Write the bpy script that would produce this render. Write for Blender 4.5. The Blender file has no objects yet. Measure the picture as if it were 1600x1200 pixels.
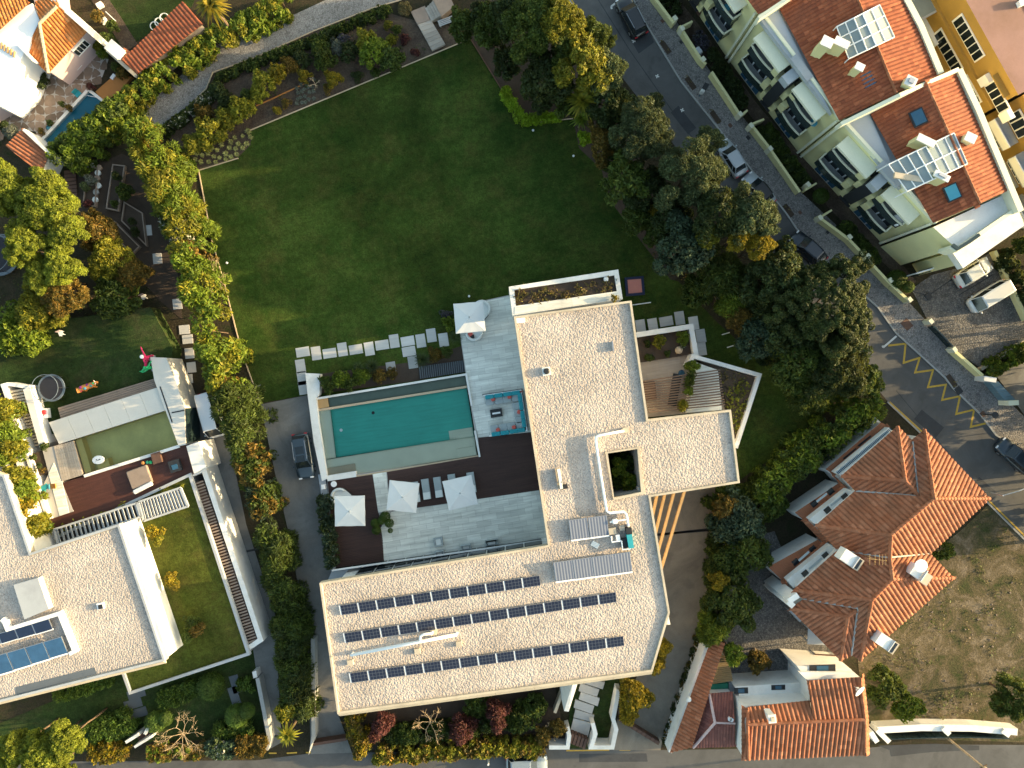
import bpy, bmesh, math, random
import numpy as np
from mathutils import Vector
from mathutils.geometry import tessellate_polygon

random.seed(7)
RNG = np.random.default_rng(11)
SC = bpy.context.scene
COL = SC.collection
S, H = 0.068, 75.0          # metres per survey unit on the ground, flying height of the drone

# ------------------------------------------------------------------ camera
cd = bpy.data.cameras.new("camera")
cam = bpy.data.objects.new("camera", cd); COL.objects.link(cam)
cam.location = (0, 0, H); cam.rotation_euler = (0, 0, 0)
cd.sensor_width = 36.0; cd.sensor_fit = 'HORIZONTAL'; cd.lens = 36.0 * H / (1600 * S)
cd.clip_start = 0.5; cd.clip_end = 3000
SC.camera = cam
# ------------------------------------------------------------------ world, sun, exposure
ELEV, AZ = math.radians(12.0), math.radians(7.0)      # sun in the east, a little to the north
w = bpy.data.worlds.new("World"); SC.world = w; w.use_nodes = True
nt = w.node_tree
for n in list(nt.nodes): nt.nodes.remove(n)
sky = nt.nodes.new('ShaderNodeTexSky'); sky.sky_type = 'NISHITA'; sky.sun_disc = False
sky.sun_elevation = ELEV; sky.sun_rotation = math.pi / 2 - AZ
sky.air_density = 1.0; sky.dust_density = 2.5; sky.ozone_density = 0.2
bg = nt.nodes.new('ShaderNodeBackground'); bg.inputs['Strength'].default_value = 0.15
ow = nt.nodes.new('ShaderNodeOutputWorld')
tn = nt.nodes.new('ShaderNodeMix'); tn.data_type = 'RGBA'; tn.blend_type = 'MULTIPLY'; tn.inputs[0].default_value = 1.0; tn.inputs[7].default_value = (1.0, 1.05, .96, 1)
nt.links.new(sky.outputs[0], tn.inputs[6]); nt.links.new(tn.outputs[2], bg.inputs['Color']); nt.links.new(bg.outputs[0], ow.inputs['Surface'])
sd = bpy.data.lights.new("sun", 'SUN'); sd.energy = 3.9; sd.angle = math.radians(0.6); sd.color = (1.0, 0.74, 0.40)
sun = bpy.data.objects.new("sun", sd); COL.objects.link(sun)
sun.location = (80, 10, 40)
sv = Vector((math.cos(ELEV) * math.cos(AZ), math.cos(ELEV) * math.sin(AZ), math.sin(ELEV)))
sun.rotation_euler = sv.to_track_quat('Z', 'Y').to_euler()
SC.view_settings.view_transform = 'Standard'; SC.view_settings.look = 'None'
SC.view_settings.gamma = 1.0; SC.view_settings.use_curve_mapping = False
SC.view_settings.exposure = 1.85
SC.cycles.max_bounces = 6; SC.cycles.transparent_max_bounces = 8
SC.cycles.use_denoising = True

# ------------------------------------------------------------------ helpers
def P(u, v, z=0.0):
    """survey units of the aerial photograph -> metres, for a point at height z"""
    k = S * (H - z) / H
    return Vector(((u - 800) * k, (600 - v) * k, z))
def PX(px, z=0.0): return [P(u, v, z).xy for u, v in px]
def area2(p): return sum(p[i-1][0]*p[i][1]-p[i][0]*p[i-1][1] for i in range(len(p)))
def ccw(p): return list(p) if area2(p) > 0 else list(p)[::-1]
def centroid(p): return Vector((sum(q[0] for q in p)/len(p), sum(q[1] for q in p)/len(p)))
def inside(pt, poly):
    x, y = pt[0], pt[1]; c = False
    for i in range(len(poly)):
        x1, y1 = poly[i-1][0], poly[i-1][1]; x2, y2 = poly[i][0], poly[i][1]
        if (y1 > y) != (y2 > y) and x < (x2-x1)*(y-y1)/(y2-y1)+x1: c = not c
    return c
def clip(sub, con):
    con = ccw(con); out = [Vector((p[0], p[1])) for p in sub]
    for i in range(len(con)):
        a, b = Vector(con[i-1]), Vector(con[i]); inp, out = out, []
        if not inp: return []
        def sd_(p): return (b.x-a.x)*(p.y-a.y)-(b.y-a.y)*(p.x-a.x)
        for j in range(len(inp)):
            p, q = inp[j-1], inp[j]; dp, dq = sd_(p), sd_(q)
            if dq >= 0:
                if dp < 0: out.append(p+(q-p)*(dp/(dp-dq)))
                out.append(q)
            elif dp >= 0: out.append(p+(q-p)*(dp/(dp-dq)))
    return out
def offset(poly, d):
    """inward offset of a polygon (metres)"""
    p = ccw([Vector((q[0], q[1])) for q in poly]); n = len(p); out = []
    for i in range(n):
        a, b, c = p[i-1], p[i], p[(i+1) % n]
        e1, e2 = (b-a).normalized(), (c-b).normalized()
        n1, n2 = Vector((-e1.y, e1.x)), Vector((-e2.y, e2.x))
        m = n1+n2
        if m.length < 1e-4: m = n1
        m = m.normalized(); k = d/max(0.35, m.dot(n1))
        out.append(b+m*k)
    return out

class MB:
    def __init__(s): s.v, s.f, s.m = [], [], []
    def add(s, vs, fs, m=0):
        o = len(s.v); s.v += [tuple(v) for v in vs]; s.f += [tuple(i+o for i in f) for f in fs]; s.m += [m]*len(fs); return s
    def sheet(s, pts, z, m=0, holes=None):
        loops = [[Vector((p[0], p[1], z)) for p in ccw(pts)]]+[[Vector((p[0], p[1], z)) for p in h] for h in (holes or [])]
        vs = [v for l in loops for v in l]
        if not holes and len(pts) == 4: return s.add(vs, [(0, 1, 2, 3)], m)
        t = tessellate_polygon(loops); fs = []
        for a, b, c in t:
            A, B, C = vs[a], vs[b], vs[c]
            fs.append((a, b, c) if (B.x-A.x)*(C.y-A.y)-(B.y-A.y)*(C.x-A.x) > 0 else (a, c, b))
        return s.add(vs, fs, m)
    def prism(s, pts, z0, z1, m=0, mt=None, holes=None, bottom=True):
        """solid between z0 and z1; mt = material of the top"""
        pts = ccw(pts); n = len(pts)
        s.sheet(pts, z1, m if mt is None else mt, holes)
        if bottom: s.sheet(pts, z0, m, holes)
        for l, flip in [(pts, 0)]+[(ccw(h), 1) for h in (holes or [])]:
            k = len(l); vs = [(p[0], p[1], z0) for p in l]+[(p[0], p[1], z1) for p in l]
            fs = [(i, (i+1) % k, k+(i+1) % k, k+i) for i in range(k)]
            s.add(vs, [f[::-1] if flip else f for f in fs], m)
        return s
    def px(s, px, z0, z1, m=0, mt=None, holes=None):
        return s.prism(PX(px, z1), z0, z1, m, mt, [PX(h, z1) for h in holes] if holes else None)
    def box(s, c, size, rz=0.0, m=0, ry=0.0, rx=0.0):
        a, b, d = size[0]/2, size[1]/2, size[2]/2; vs = []
        for x, y, z in ((-a, -b, -d), (a, -b, -d), (a, b, -d), (-a, b, -d), (-a, -b, d), (a, -b, d), (a, b, d), (-a, b, d)):
            if ry: x, z = x*math.cos(ry)+z*math.sin(ry), -x*math.sin(ry)+z*math.cos(ry)
            if rx: y, z = y*math.cos(rx)-z*math.sin(rx), y*math.sin(rx)+z*math.cos(rx)
            x, y = x*math.cos(rz)-y*math.sin(rz), x*math.sin(rz)+y*math.cos(rz)
            vs.append((x+c[0], y+c[1], z+c[2]))
        return s.add(vs, [(0, 3, 2, 1), (4, 5, 6, 7), (0, 1, 5, 4), (1, 2, 6, 5), (2, 3, 7, 6), (3, 0, 4, 7)], m)
    def rbox(s, c, size, rz=0.0, m=0, r=0.06):
        """cushion-like box with rounded rim"""
        a, b, d = size[0]/2, size[1]/2, size[2]; vs, fs = [], []
        rings = [(-r*.6, 0), (0, d*.3), (0, d*.7), (-r*.5, d*.93), (-r*1.4, d)]
        for ins, z in rings:
            A, B = a+ins, b+ins; q = r*1.3
            for x, y in ((-A+q, -B), (A-q, -B), (A, -B+q), (A, B-q), (A-q, B), (-A+q, B), (-A, B-q), (-A, -B+q)):
                vs.append((c[0]+x*math.cos(rz)-y*math.sin(rz), c[1]+x*math.sin(rz)+y*math.cos(rz), c[2]+z))
        for i in range(len(rings)-1):
            for j in range(8): fs.append((i*8+j, i*8+(j+1) % 8, i*8+8+(j+1) % 8, i*8+8+j))
        fs.append(tuple(range((len(rings)-1)*8, len(rings)*8))); fs.append(tuple(range(7, -1, -1)))
        return s.add(vs, fs, m)
    def tube(s, pts, r, n=6, m=0, cap=True):
        pts = [Vector(p) for p in pts]; rs = r if isinstance(r, (list, tuple)) else [r]*len(pts); vs, fs = [], []
        for i, p in enumerate(pts):
            d = (pts[min(i+1, len(pts)-1)]-pts[max(i-1, 0)])
            d = d.normalized() if d.length > 1e-6 else Vector((0, 0, 1))
            a = d.cross(Vector((0, 0, 1)) if abs(d.z) < .9 else Vector((1, 0, 0))).normalized(); b = d.cross(a)
            for k in range(n):
                t = 2*math.pi*k/n; vs.append(p+(a*math.cos(t)+b*math.sin(t))*rs[i])
        for i in range(len(pts)-1):
            for k in range(n): fs.append((i*n+k, i*n+(k+1) % n, i*n+n+(k+1) % n, i*n+n+k))
        if cap: fs.append(tuple(range(n-1, -1, -1))); fs.append(tuple((len(pts)-1)*n+k for k in range(n)))
        return s.add(vs, fs, m)
    def lathe(s, c, prof, n=16, m=0):
        vs, fs = [], []
        for r, z in prof:
            for k in range(n):
                t = 2*math.pi*k/n; vs.append((c[0]+r*math.cos(t), c[1]+r*math.sin(t), c[2]+z))
        for i in range(len(prof)-1):
            for k in range(n): fs.append((i*n+k, i*n+(k+1) % n, i*n+n+(k+1) % n, i*n+n+k))
        fs.append(tuple(range(n-1, -1, -1))); fs.append(tuple((len(prof)-1)*n+k for k in range(n)))
        return s.add(vs, fs, m)
    def wall(s, line, th, z0, z1, m=0, closed=False, zpx=None):
        """wall of thickness th (metres) along a polyline of survey units measured at height zpx"""
        p = PX(line, (max(z1) if isinstance(z1, list) else z1) if zpx is None else zpx); n = len(p); L, R = [], []
        for i in range(n):
            a = p[i-1] if (i or closed) else None; b = p[(i+1) % n] if (i < n-1 or closed) else None
            e1 = (p[i]-a).normalized() if a is not None else (b-p[i]).normalized()
            e2 = (b-p[i]).normalized() if b is not None else e1
            q = Vector((-(e1.y+e2.y), e1.x+e2.x)); q = q.normalized() if q.length > 1e-5 else Vector((-e1.y, e1.x))
            k = th/2/max(.4, q.dot(Vector((-e1.y, e1.x))))
            L.append(p[i]+q*k); R.append(p[i]-q*k)
        zt = z1 if isinstance(z1, (list, tuple)) else [z1]*n
        vs, fs = [], []
        for i in range(n): vs += [(L[i].x, L[i].y, z0), (R[i].x, R[i].y, z0), (R[i].x, R[i].y, zt[i]), (L[i].x, L[i].y, zt[i])]
        for i in range(n if closed else n-1):
            a, b = i*4, ((i+1) % n)*4
            for j in range(4): fs.append((a+j, a+(j+1) % 4, b+(j+1) % 4, b+j))
        if not closed: fs += [(3, 2, 1, 0), tuple((n-1)*4+j for j in range(4))]
        return s.add(vs, fs, m)
    def build(s, name, mats, parent=None, smooth=False, loc=None, world=True):
        if not isinstance(mats, (list, tuple)): mats = [mats]
        me = bpy.data.meshes.new(name)
        if parent is not None: o0 = ROOTLOC[parent.name] if world else Vector((0, 0, 0))
        elif loc is not None: o0 = Vector(loc)
        elif world and s.v:
            a = np.array(s.v); o0 = Vector(((a[:, 0].min()+a[:, 0].max())/2, (a[:, 1].min()+a[:, 1].max())/2, a[:, 2].min()))
        else: o0 = Vector((0, 0, 0))
        me.from_pydata([(v[0]-o0.x, v[1]-o0.y, v[2]-o0.z) for v in s.v], [], s.f)
        for mt in mats: me.materials.append(mt)
        if len(mats) > 1: me.polygons.foreach_set('material_index', s.m)
        if smooth: me.polygons.foreach_set('use_smooth', [True]*len(me.polygons))
        me.update()
        o = bpy.data.objects.new(name, me); COL.objects.link(o)
        if parent is not None: o.parent = parent; ROOTLOC[o.name] = o0
        else: o.location = o0; ROOTLOC[o.name] = o0
        return o
ROOTLOC = {}
def thing(name, label, cat, loc=(0, 0, 0), rz=0.0, group=None):
    o = bpy.data.objects.new(name, None); COL.objects.link(o); o.empty_display_size = .3
    o.location = loc; o.rotation_euler = (0, 0, rz); o['label'] = label; o['category'] = cat
    if group: o['group'] = group
    ROOTLOC[o.name] = Vector(loc)
    return o
def tag(o, label, cat, group=None):
    o['label'] = label; o['category'] = cat
    if group: o['group'] = group
    return o
def struct(o, label=None):
    o['kind'] = 'structure'
    if label: o['label'] = label
    return o
def stuff(o, label=None, cat=None):
    o['kind'] = 'stuff'
    if label: o['label'] = label
    if cat: o['category'] = cat
    return o
KIDS = {}
def copy_tree(o, parent=None, loc=None, rz=None, label=None):
    c = o.copy(); COL.objects.link(c); c.parent = parent
    if loc is not None: c.location = loc
    if rz is not None: c.rotation_euler = (0, 0, rz)
    if label: c['label'] = label
    for k in list(o.children): copy_tree(k, c)
    return c
def scale_tree(o, s): o.scale = s

# ------------------------------------------------------------------ materials
def srgb(r, g, b):
    f = lambda c: (c/255/12.92) if c/255 <= .04045 else ((c/255+.055)/1.055)**2.4
    return (f(r), f(g), f(b))
class NT:
    def __init__(s, name):
        s.mat = bpy.data.materials.new(name); s.mat.use_nodes = True; s.t = s.mat.node_tree
        for n in list(s.t.nodes): s.t.nodes.remove(n)
        s.out = s.n('ShaderNodeOutputMaterial')
    def n(s, ty, **kw):
        n = s.t.nodes.new(ty)
        for k, v in kw.items(): setattr(n, k, v)
        return n
    def l(s, a, b): s.t.links.new(a, b)
    def val(s, sock, x):
        if hasattr(x, 'is_output') or hasattr(x, 'links'): s.l(x, sock)
        elif isinstance(x, (tuple, list)): sock.default_value = (*x[:3], 1.0) if len(sock.default_value) == 4 else x[:3]
        else: sock.default_value = x
    def pos(s, scale=(1, 1, 1), rot=0.0):
        g = s.n('ShaderNodeNewGeometry')
        m = s.n('ShaderNodeMapping'); m.inputs['Scale'].default_value = scale; m.inputs['Rotation'].default_value = (0, 0, rot)
        if rot:                       # turn first, then scale
            r = s.n('ShaderNodeVectorRotate', rotation_type='Z_AXIS'); r.inputs['Angle'].default_value = -rot
            s.l(g.outputs['Position'], r.inputs['Vector']); m.inputs['Rotation'].default_value = (0, 0, 0)
            s.l(r.outputs[0], m.inputs['Vector'])
        else: s.l(g.outputs['Position'], m.inputs['Vector'])
        return m.outputs[0]
    def obj(s, scale=(1, 1, 1)):
        g = s.n('ShaderNodeTexCoord'); m = s.n('ShaderNodeMapping'); m.inputs['Scale'].default_value = scale
        s.l(g.outputs['Object'], m.inputs['Vector']); return m.outputs[0]
    def noise(s, vec, scale, detail=4, rough=.55, dist=0.0):
        n = s.n('ShaderNodeTexNoise'); n.inputs['Scale'].default_value = scale; n.inputs['Detail'].default_value = detail
        n.inputs['Roughness'].default_value = rough; n.inputs['Distortion'].default_value = dist
        s.l(vec, n.inputs['Vector']); return n.outputs['Fac']
    def vor(s, vec, scale, feature='F1', rnd=1.0):
        n = s.n('ShaderNodeTexVoronoi', feature=feature); n.inputs['Scale'].default_value = scale; n.inputs['Randomness'].default_value = rnd
        s.l(vec, n.inputs['Vector']); return n
    def ramp(s, fac, stops, interp='LINEAR'):
        r = s.n('ShaderNodeValToRGB'); cr = r.color_ramp; cr.interpolation = interp
        while len(cr.elements) < len(stops): cr.elements.new(0.5)
        for e, (p, c) in zip(cr.elements, stops): e.position = p; e.color = (*c[:3], 1) if isinstance(c, (tuple, list)) else (c, c, c, 1)
        s.l(fac, r.inputs['Fac']); return r.outputs['Color']
    def mix(s, f, a, b, mode='MIX'):
        m = s.n('ShaderNodeMix', data_type='RGBA', blend_type=mode)
        s.val(m.inputs[0], f); s.val(m.inputs[6], a); s.val(m.inputs[7], b); return m.outputs[2]
    def math(s, op, a, b=0.0):
        m = s.n('ShaderNodeMath', operation=op); s.val(m.inputs[0], a); s.val(m.inputs[1], b); return m.outputs[0]
    def bump(s, h, strength=.5, dist=.05):
        b = s.n('ShaderNodeBump'); b.inputs['Strength'].default_value = strength; b.inputs['Distance'].default_value = dist
        s.l(h, b.inputs['Height']); return b.outputs[0]
    def bsdf(s, col, rough=.8, spec=.3, metal=0.0, normal=None, **kw):
        p = s.n('ShaderNodeBsdfPrincipled'); s.val(p.inputs['Base Color'], col); s.val(p.inputs['Roughness'], rough)
        p.inputs['Specular IOR Level'].default_value = spec; s.val(p.inputs['Metallic'], metal)
        if normal is not None: s.l(normal, p.inputs['Normal'])
        for k, v in kw.items(): s.val(p.inputs[k.replace('_', ' ')], v)
        s.l(p.outputs[0], s.out.inputs['Surface']); return s.mat
def mul(c, k): return tuple(x*k for x in c)
def plain(name, col, rough=.75, var=.18, scale=.9, spec=.25, metal=0.0, bump=0.0, bscale=12, fine=.1, rnd=.0, stain=None):
    """painted / cast surface with soft weathering at two scales"""
    t = NT(name); v = t.pos()
    c = t.ramp(t.noise(v, scale, 5, .6), [(.25, mul(col, 1-var)), (.75, mul(col, 1+var))])
    if fine: c = t.mix(fine*2, c, t.ramp(t.noise(v, 14, 3), [(.3, mul(col, .8)), (.7, mul(col, 1.2))]))
    if stain: c = t.mix(t.ramp(t.noise(v, scale*.7, 6, .7), [(.46, 0.), (.72, .8)]), c, stain)
    if rnd:
        oi = t.n('ShaderNodeObjectInfo')
        c = t.mix(1.0, c, t.ramp(oi.outputs['Random'], [(0, 1-rnd), (1, 1+rnd*.6)]), 'MULTIPLY')
    nrm = t.bump(t.noise(v, bscale, 4), bump, .04) if bump else None
    return t.bsdf(c, rough, spec, metal, nrm)
M = {}
M['white'] = plain('white_render', (.70, .69, .66), .8, .06, .5, bump=.05, stain=(.5, .48, .44))
M['cream'] = plain('cream_render', (.66, .61, .32), .8, .07, .4, bump=.05)
M['creamtop'] = plain('pale_cream_coping', (.68, .66, .50), .8, .06, .5)
M['whitepaint'] = plain('white_paint', (.76, .76, .76), .5, .04, .5, fine=.04)
M['beige'] = plain('beige_concrete', (.46, .40, .31), .8, .10, .6, bump=.08, stain=(.30, .26, .2))
M['tan'] = plain('tan_stone', (.45, .35, .24), .75, .1, 1)
M['grey'] = plain('grey_concrete', (.30, .30, .29), .85, .14, .5, bump=.1)
M['bluegrey'] = plain('grey_roofing_membrane', (.36, .38, .40), .75, .10, .35, stain=(.25, .26, .28))
M['dark'] = plain('dark_metal', (.025, .027, .03), .45, .15, 1)
M['darkgreen'] = plain('dark_green_glass', (.018, .032, .032), .15, .2, 1, spec=.6)
M['navy'] = plain('navy_mat', (.015, .02, .05), .7, .15, 1)
M['pink'] = plain('salmon_mat', (.42, .17, .14), .8, .08, 1)
M['teal'] = plain('teal_fabric', (.03, .27, .32), .9, .12, 2)
M['coral'] = plain('coral_fabric', (.55, .11, .09), .9, .08, 2)
M['greyfab'] = plain('grey_fabric', (.34, .38, .39), .95, .08, 2)
M['palefab'] = plain('pale_fabric', (.62, .64, .63), .95, .06, 2)
M['slate'] = plain('slate_grey_slats', (.10, .115, .13), .6, .1, 1)
M['canvas'] = plain('white_canvas', (.58, .59, .585), .95, .05, 1.2, fine=.03)
M['steel'] = plain('brushed_steel', (.45, .46, .48), .35, .08, 1, metal=.8)
M['pipewhite'] = plain('white_pipe_jacket', (.78, .78, .78), .4, .05, 1, fine=.03)
M['wood'] = plain('honey_timber', (.40, .25, .11), .65, .15, 1.5)
M['brownwood'] = plain('brown_timber', (.10, .055, .04), .7, .25, 1.5)
M['timber'] = plain('grey_brown_timber', (.26, .20, .16), .8, .2, 1.2, rnd=.2)
M['bark'] = plain('bark', (.13, .09, .06), .9, .3, 3, bump=.3)
M['palebark'] = plain('pale_bark', (.36, .27, .17), .85, .2, 3)
M['soil'] = plain('garden_soil', (.055, .04, .03), .95, .35, 1.2, bump=.5, bscale=6, fine=.25)
M['glass'] = plain('dark_window_glass', (.012, .018, .022), .08, .2, .6, spec=.7, fine=0)
M['paleglass'] = plain('dusty_canopy_glass', (.20, .24, .24), .2, .15, .6, spec=.6)
M['litglass'] = plain('sunlit_canopy_glass', (.55, .50, .36), .4, .08, .6)  # canopy glass on the sunny side, sunlight painted in as a lighter tone
M['bluewin'] = plain('blue_blind_glass', (.03, .09, .15), .15, .15, 1, spec=.6)
M['skyblue'] = plain('sky_blue_plastic', (.06, .26, .36), .5, .08, 1)
M['yellowline'] = plain('yellow_road_paint', (.42, .27, .045), .8, .25, 3, fine=.25)
M['whiteline'] = plain('white_road_paint', (.55, .55, .53), .8, .2, 3, fine=.2)
M['ochre'] = plain('ochre_render', (.36, .22, .055), .85, .12, .4, stain=(.28, .18, .05))
M['pinkroof'] = plain('pink_roof_coating', (.28, .16, .13), .85, .16, .25, stain=(.2, .11, .07))
M['pinkwall'] = plain('pale_pink_render', (.50, .38, .37), .85, .08, .4)
M['red'] = plain('red_plastic', (.5, .02, .03), .5, .1, 1)
M['orangebox'] = plain('orange_terracotta', (.40, .17, .05), .8, .15, 1)
M['greenplastic'] = plain('green_sheet', (.02, .16, .11), .6, .1, 1)
M['corrbrown'] = plain('tan_sheet_roof', (.22, .16, .08), .7, .15, 1, bump=.1)
M['hotpink'] = plain('hot_pink_gloss', (.62, .03, .12), .35, .1, 1, fine=0)
M['kelly'] = plain('bright_green_gloss', (.02, .34, .12), .35, .1, 1, fine=0)
M['purple'] = plain('purple_gloss', (.2, .02, .16), .35, .1, 1, fine=0)
M['amber'] = plain('orange_gloss', (.55, .2, .05), .35, .1, 1, fine=0)
M['rubber'] = plain('tyre_rubber', (.012, .012, .013), .8, .1, 1)
M['net'] = plain('dark_net_mesh', (.02, .022, .03), .8, .1, 1)
M['netring'] = plain('grey_blue_padding', (.10, .13, .16), .7, .1, 1)
M['poolwall'] = plain('pale_limestone', (.60, .56, .50), .7, .06, .8)

def m_gravel(name, a, b, dark):
    t = NT(name); v = t.pos(); vo = t.vor(v, 5.5); v2 = t.vor(v, 11)
    c = t.mix(.6, t.ramp(vo.outputs['Color'], [(.0, dark), (.25, b), (1, a)]), t.ramp(v2.outputs['Color'], [(.05, dark), (.4, b), (1, mul(a, 1.1))]))
    c = t.mix(1.0, c, t.ramp(t.noise(v, .22, 7, .7), [(.3, .76), (.65, 1.1)]), 'MULTIPLY')
    c = t.mix(t.ramp(t.noise(v, .55, 8, .75), [(.56, 0.), (.74, .5)]), c, (.26, .23, .20))
    h = t.math('ADD', t.math('MULTIPLY', vo.outputs['Distance'], -1.0), t.math('MULTIPLY', t.noise(v, 3.4, 5, .75, .6), .75))
    return t.bsdf(c, .95, .1, 0, t.bump(h, .5, .13))
M['gravel'] = m_gravel('pale_roof_gravel', (.495, .43, .38), (.40, .348, .308), (.17, .15, .145))
def m_lawn(name, a, b, dry):
    t = NT(name); v = t.pos()
    c = t.ramp(t.noise(v, .2, 7, .7, .6), [(.34, a), (.64, b)])
    c = t.mix(t.ramp(t.noise(v, .33, 5, .7), [(.48, 0.), (.75, .55)]), c, dry)
    c = t.mix(1.0, c, t.ramp(t.noise(v, .07, 4, .6, .8), [(.36, .72), (.62, 1.32)]), 'MULTIPLY')
    st = t.noise(t.pos((.12, 1.1, 1), .35), 1.0, 4)                    # mower passes
    c = t.mix(1.0, c, t.ramp(st, [(.35, .9), (.65, 1.08)]), 'MULTIPLY')
    c = t.mix(1.0, c, t.ramp(t.noise(v, 1.7, 6, .8), [(.32, .66), (.68, 1.34)]), 'MULTIPLY')
    f = t.noise(v, 6, 6, .8); c = t.mix(1.0, c, t.ramp(f, [(.32, .6), (.68, 1.4)]), 'MULTIPLY')
    return t.bsdf(c, .95, .1, 0, t.bump(f, .6, .08))
M['lawn'] = m_lawn('lawn_grass', (.015, .034, .005), (.036, .056, .010), (.064, .056, .015))
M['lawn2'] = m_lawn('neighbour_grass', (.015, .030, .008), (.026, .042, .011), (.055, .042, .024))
M['sedum'] = m_lawn('green_roof_grass', (.040, .056, .009), (.062, .07, .012), (.09, .065, .022))
def m_ground(name, a, b, c3):
    t = NT(name); v = t.pos()
    c = t.ramp(t.noise(v, .45, 8, .75, .7), [(.34, a), (.5, b), (.68, c3)])
    f = t.noise(v, 5, 6, .75); c = t.mix(1.0, c, t.ramp(f, [(.3, .6), (.7, 1.35)]), 'MULTIPLY')
    return t.bsdf(c, .95, .1, 0, t.bump(f, .8, .12))
M['earth'] = m_ground('earth', (.025, .026, .013), (.042, .034, .022), (.022, .03, .012))
M['lot'] = m_ground('waste_ground', (.035, .048, .016), (.09, .073, .042), (.19, .155, .115))
M['mulch'] = m_ground('mulch', (.05, .035, .028), (.08, .06, .045), (.11, .085, .06))
def m_asphalt(name, col, seam=False):
    t = NT(name); v = t.pos()
    c = t.ramp(t.noise(v, .22, 7, .7, .8), [(.3, mul(col, .72)), (.7, mul(col, 1.28))])
    c = t.mix(t.ramp(t.noise(v, .5, 3, .5), [(.6, 0.), (.66, .5)]), c, mul(col, .7))
    c = t.mix(t.ramp(t.noise(v, 1.1, 6, .8), [(.6, 0.), (.75, .5)]), c, mul(col, .55))
    f = t.noise(v, 18, 4, .8); c = t.mix(1.0, c, t.ramp(f, [(.3, .85), (.7, 1.15)]), 'MULTIPLY')
    return t.bsdf(c, .8, .25, 0, t.bump(f, .2, .03))
M['asphalt'] = m_asphalt('asphalt', (.082, .082, .082))
M['asphalt2'] = m_asphalt('asphalt_patch', (.042, .045, .05))
M['concrete'] = m_asphalt('driveway_concrete', (.145, .143, .137))
M['ramp'] = m_asphalt('ramp_concrete', (.16, .14, .115))
def m_cobble(name, a, b, dark, scale, bump=.5):
    t = NT(name); v = t.pos(); vo = t.vor(v, scale); ve = t.vor(v, scale, 'DISTANCE_TO_EDGE')
    c = t.ramp(vo.outputs['Color'], [(.0, dark), (.35, b), (1, a)])
    c = t.mix(t.ramp(ve.outputs['Distance'], [(.0, .8), (.12, 0.)]), c, mul(dark, .6))
    c = t.mix(1.0, c, t.ramp(t.noise(v, .25, 6, .7), [(.3, .72), (.7, 1.2)]), 'MULTIPLY')
    c = t.mix(t.ramp(t.noise(v, 1.3, 3, .6), [(.6, 0.), (.72, .6)]), c, dark)
    return t.bsdf(c, .85, .2, 0, t.bump(t.ramp(ve.outputs['Distance'], [(0, 0.), (.25, 1.)]), bump, .06))
M['cobble'] = m_cobble('pavement_cobbles', (.25, .235, .225), (.20, .19, .185), (.10, .095, .095), 5.5)
M['court'] = m_cobble('courtyard_cobbles', (.19, .18, .17), (.13, .125, .12), (.07, .068, .068), 4.6)
M['path'] = m_cobble('path_gravel', (.27, .26, .25), (.24, .232, .225), (.13, .12, .11), 5.5, .3)
M['crazy'] = plain('crazy_paving_stone', (.23, .17, .13), .85, .25, 2, bump=.2, rnd=.45)
def m_slab(name, col, ang, rnd=.16, streak=.18):
    t = NT(name); oi = t.n('ShaderNodeObjectInfo')
    v = t.pos((.35, 5.0, 1), ang)
    c = t.ramp(t.noise(v, 1.0, 5, .65, .3), [(.3, mul(col, 1-streak)), (.7, mul(col, 1+streak*.8))])
    c = t.mix(1.0, c, t.ramp(oi.outputs['Random'], [(0, 1-rnd), (1, 1+rnd*.7)]), 'MULTIPLY')
    c = t.mix(1.0, c, t.ramp(t.noise(t.pos(), .3, 5, .6), [(.3, .88), (.7, 1.06)]), 'MULTIPLY')
    return t.bsdf(c, .6, .3)
A9 = math.radians(9.0)
M['slab'] = m_slab('terrace_travertine', (.69, .69, .63), A9, .12, .24)
M['joint'] = plain('mortar_joint', (.38, .36, .34), .9, .1, 1)
M['stepslab'] = m_slab('stepping_slab_stone', (.47, .46, .44), A9, .14, .08)
M['board'] = m_slab('light_deck_board', (.36, .31, .26), A9, .2, .15)
M['deck'] = m_slab('dark_hardwood_deck', (.058, .030, .024), A9, .12, .28)
M['deckred'] = m_slab('red_hardwood_deck', (.075, .028, .020), math.radians(17), .12, .25)
def m_tile(name, a, b, c3, stain):
    t = NT(name); g = t.n('ShaderNodeNewGeometry'); v = t.pos()
    c = t.ramp(g.outputs['Random Per Island'], [(.0, mul(a, .8)), (.08, a), (.55, b), (.92, c3), (1., mul(c3, 1.3))])
    c = t.mix(t.ramp(t.noise(v, .35, 6, .7), [(.45, 0.), (.7, .7)]), c, stain)
    f = t.noise(v, 9, 4, .7); c = t.mix(1.0, c, t.ramp(f, [(.3, .8), (.7, 1.15)]), 'MULTIPLY')
    return t.bsdf(c, .8, .25, 0, t.bump(f, .15, .03))
M['tile'] = m_tile('orange_clay_tile', (.27, .095, .045), (.30, .11, .055), (.34, .14, .075), (.17, .085, .05))
M['tiledeep'] = m_tile('red_clay_tile', (.23, .062, .028), (.27, .078, .034), (.32, .10, .045), (.20, .065, .035))
M['tileplum'] = m_tile('plum_clay_tile', (.17, .06, .05), (.20, .075, .06), (.24, .09, .07), (.15, .07, .06))
M['tilebright'] = m_tile('bright_orange_tile', (.45, .14, .03), (.50, .17, .04), (.55, .22, .07), (.24, .12, .06))
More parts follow.
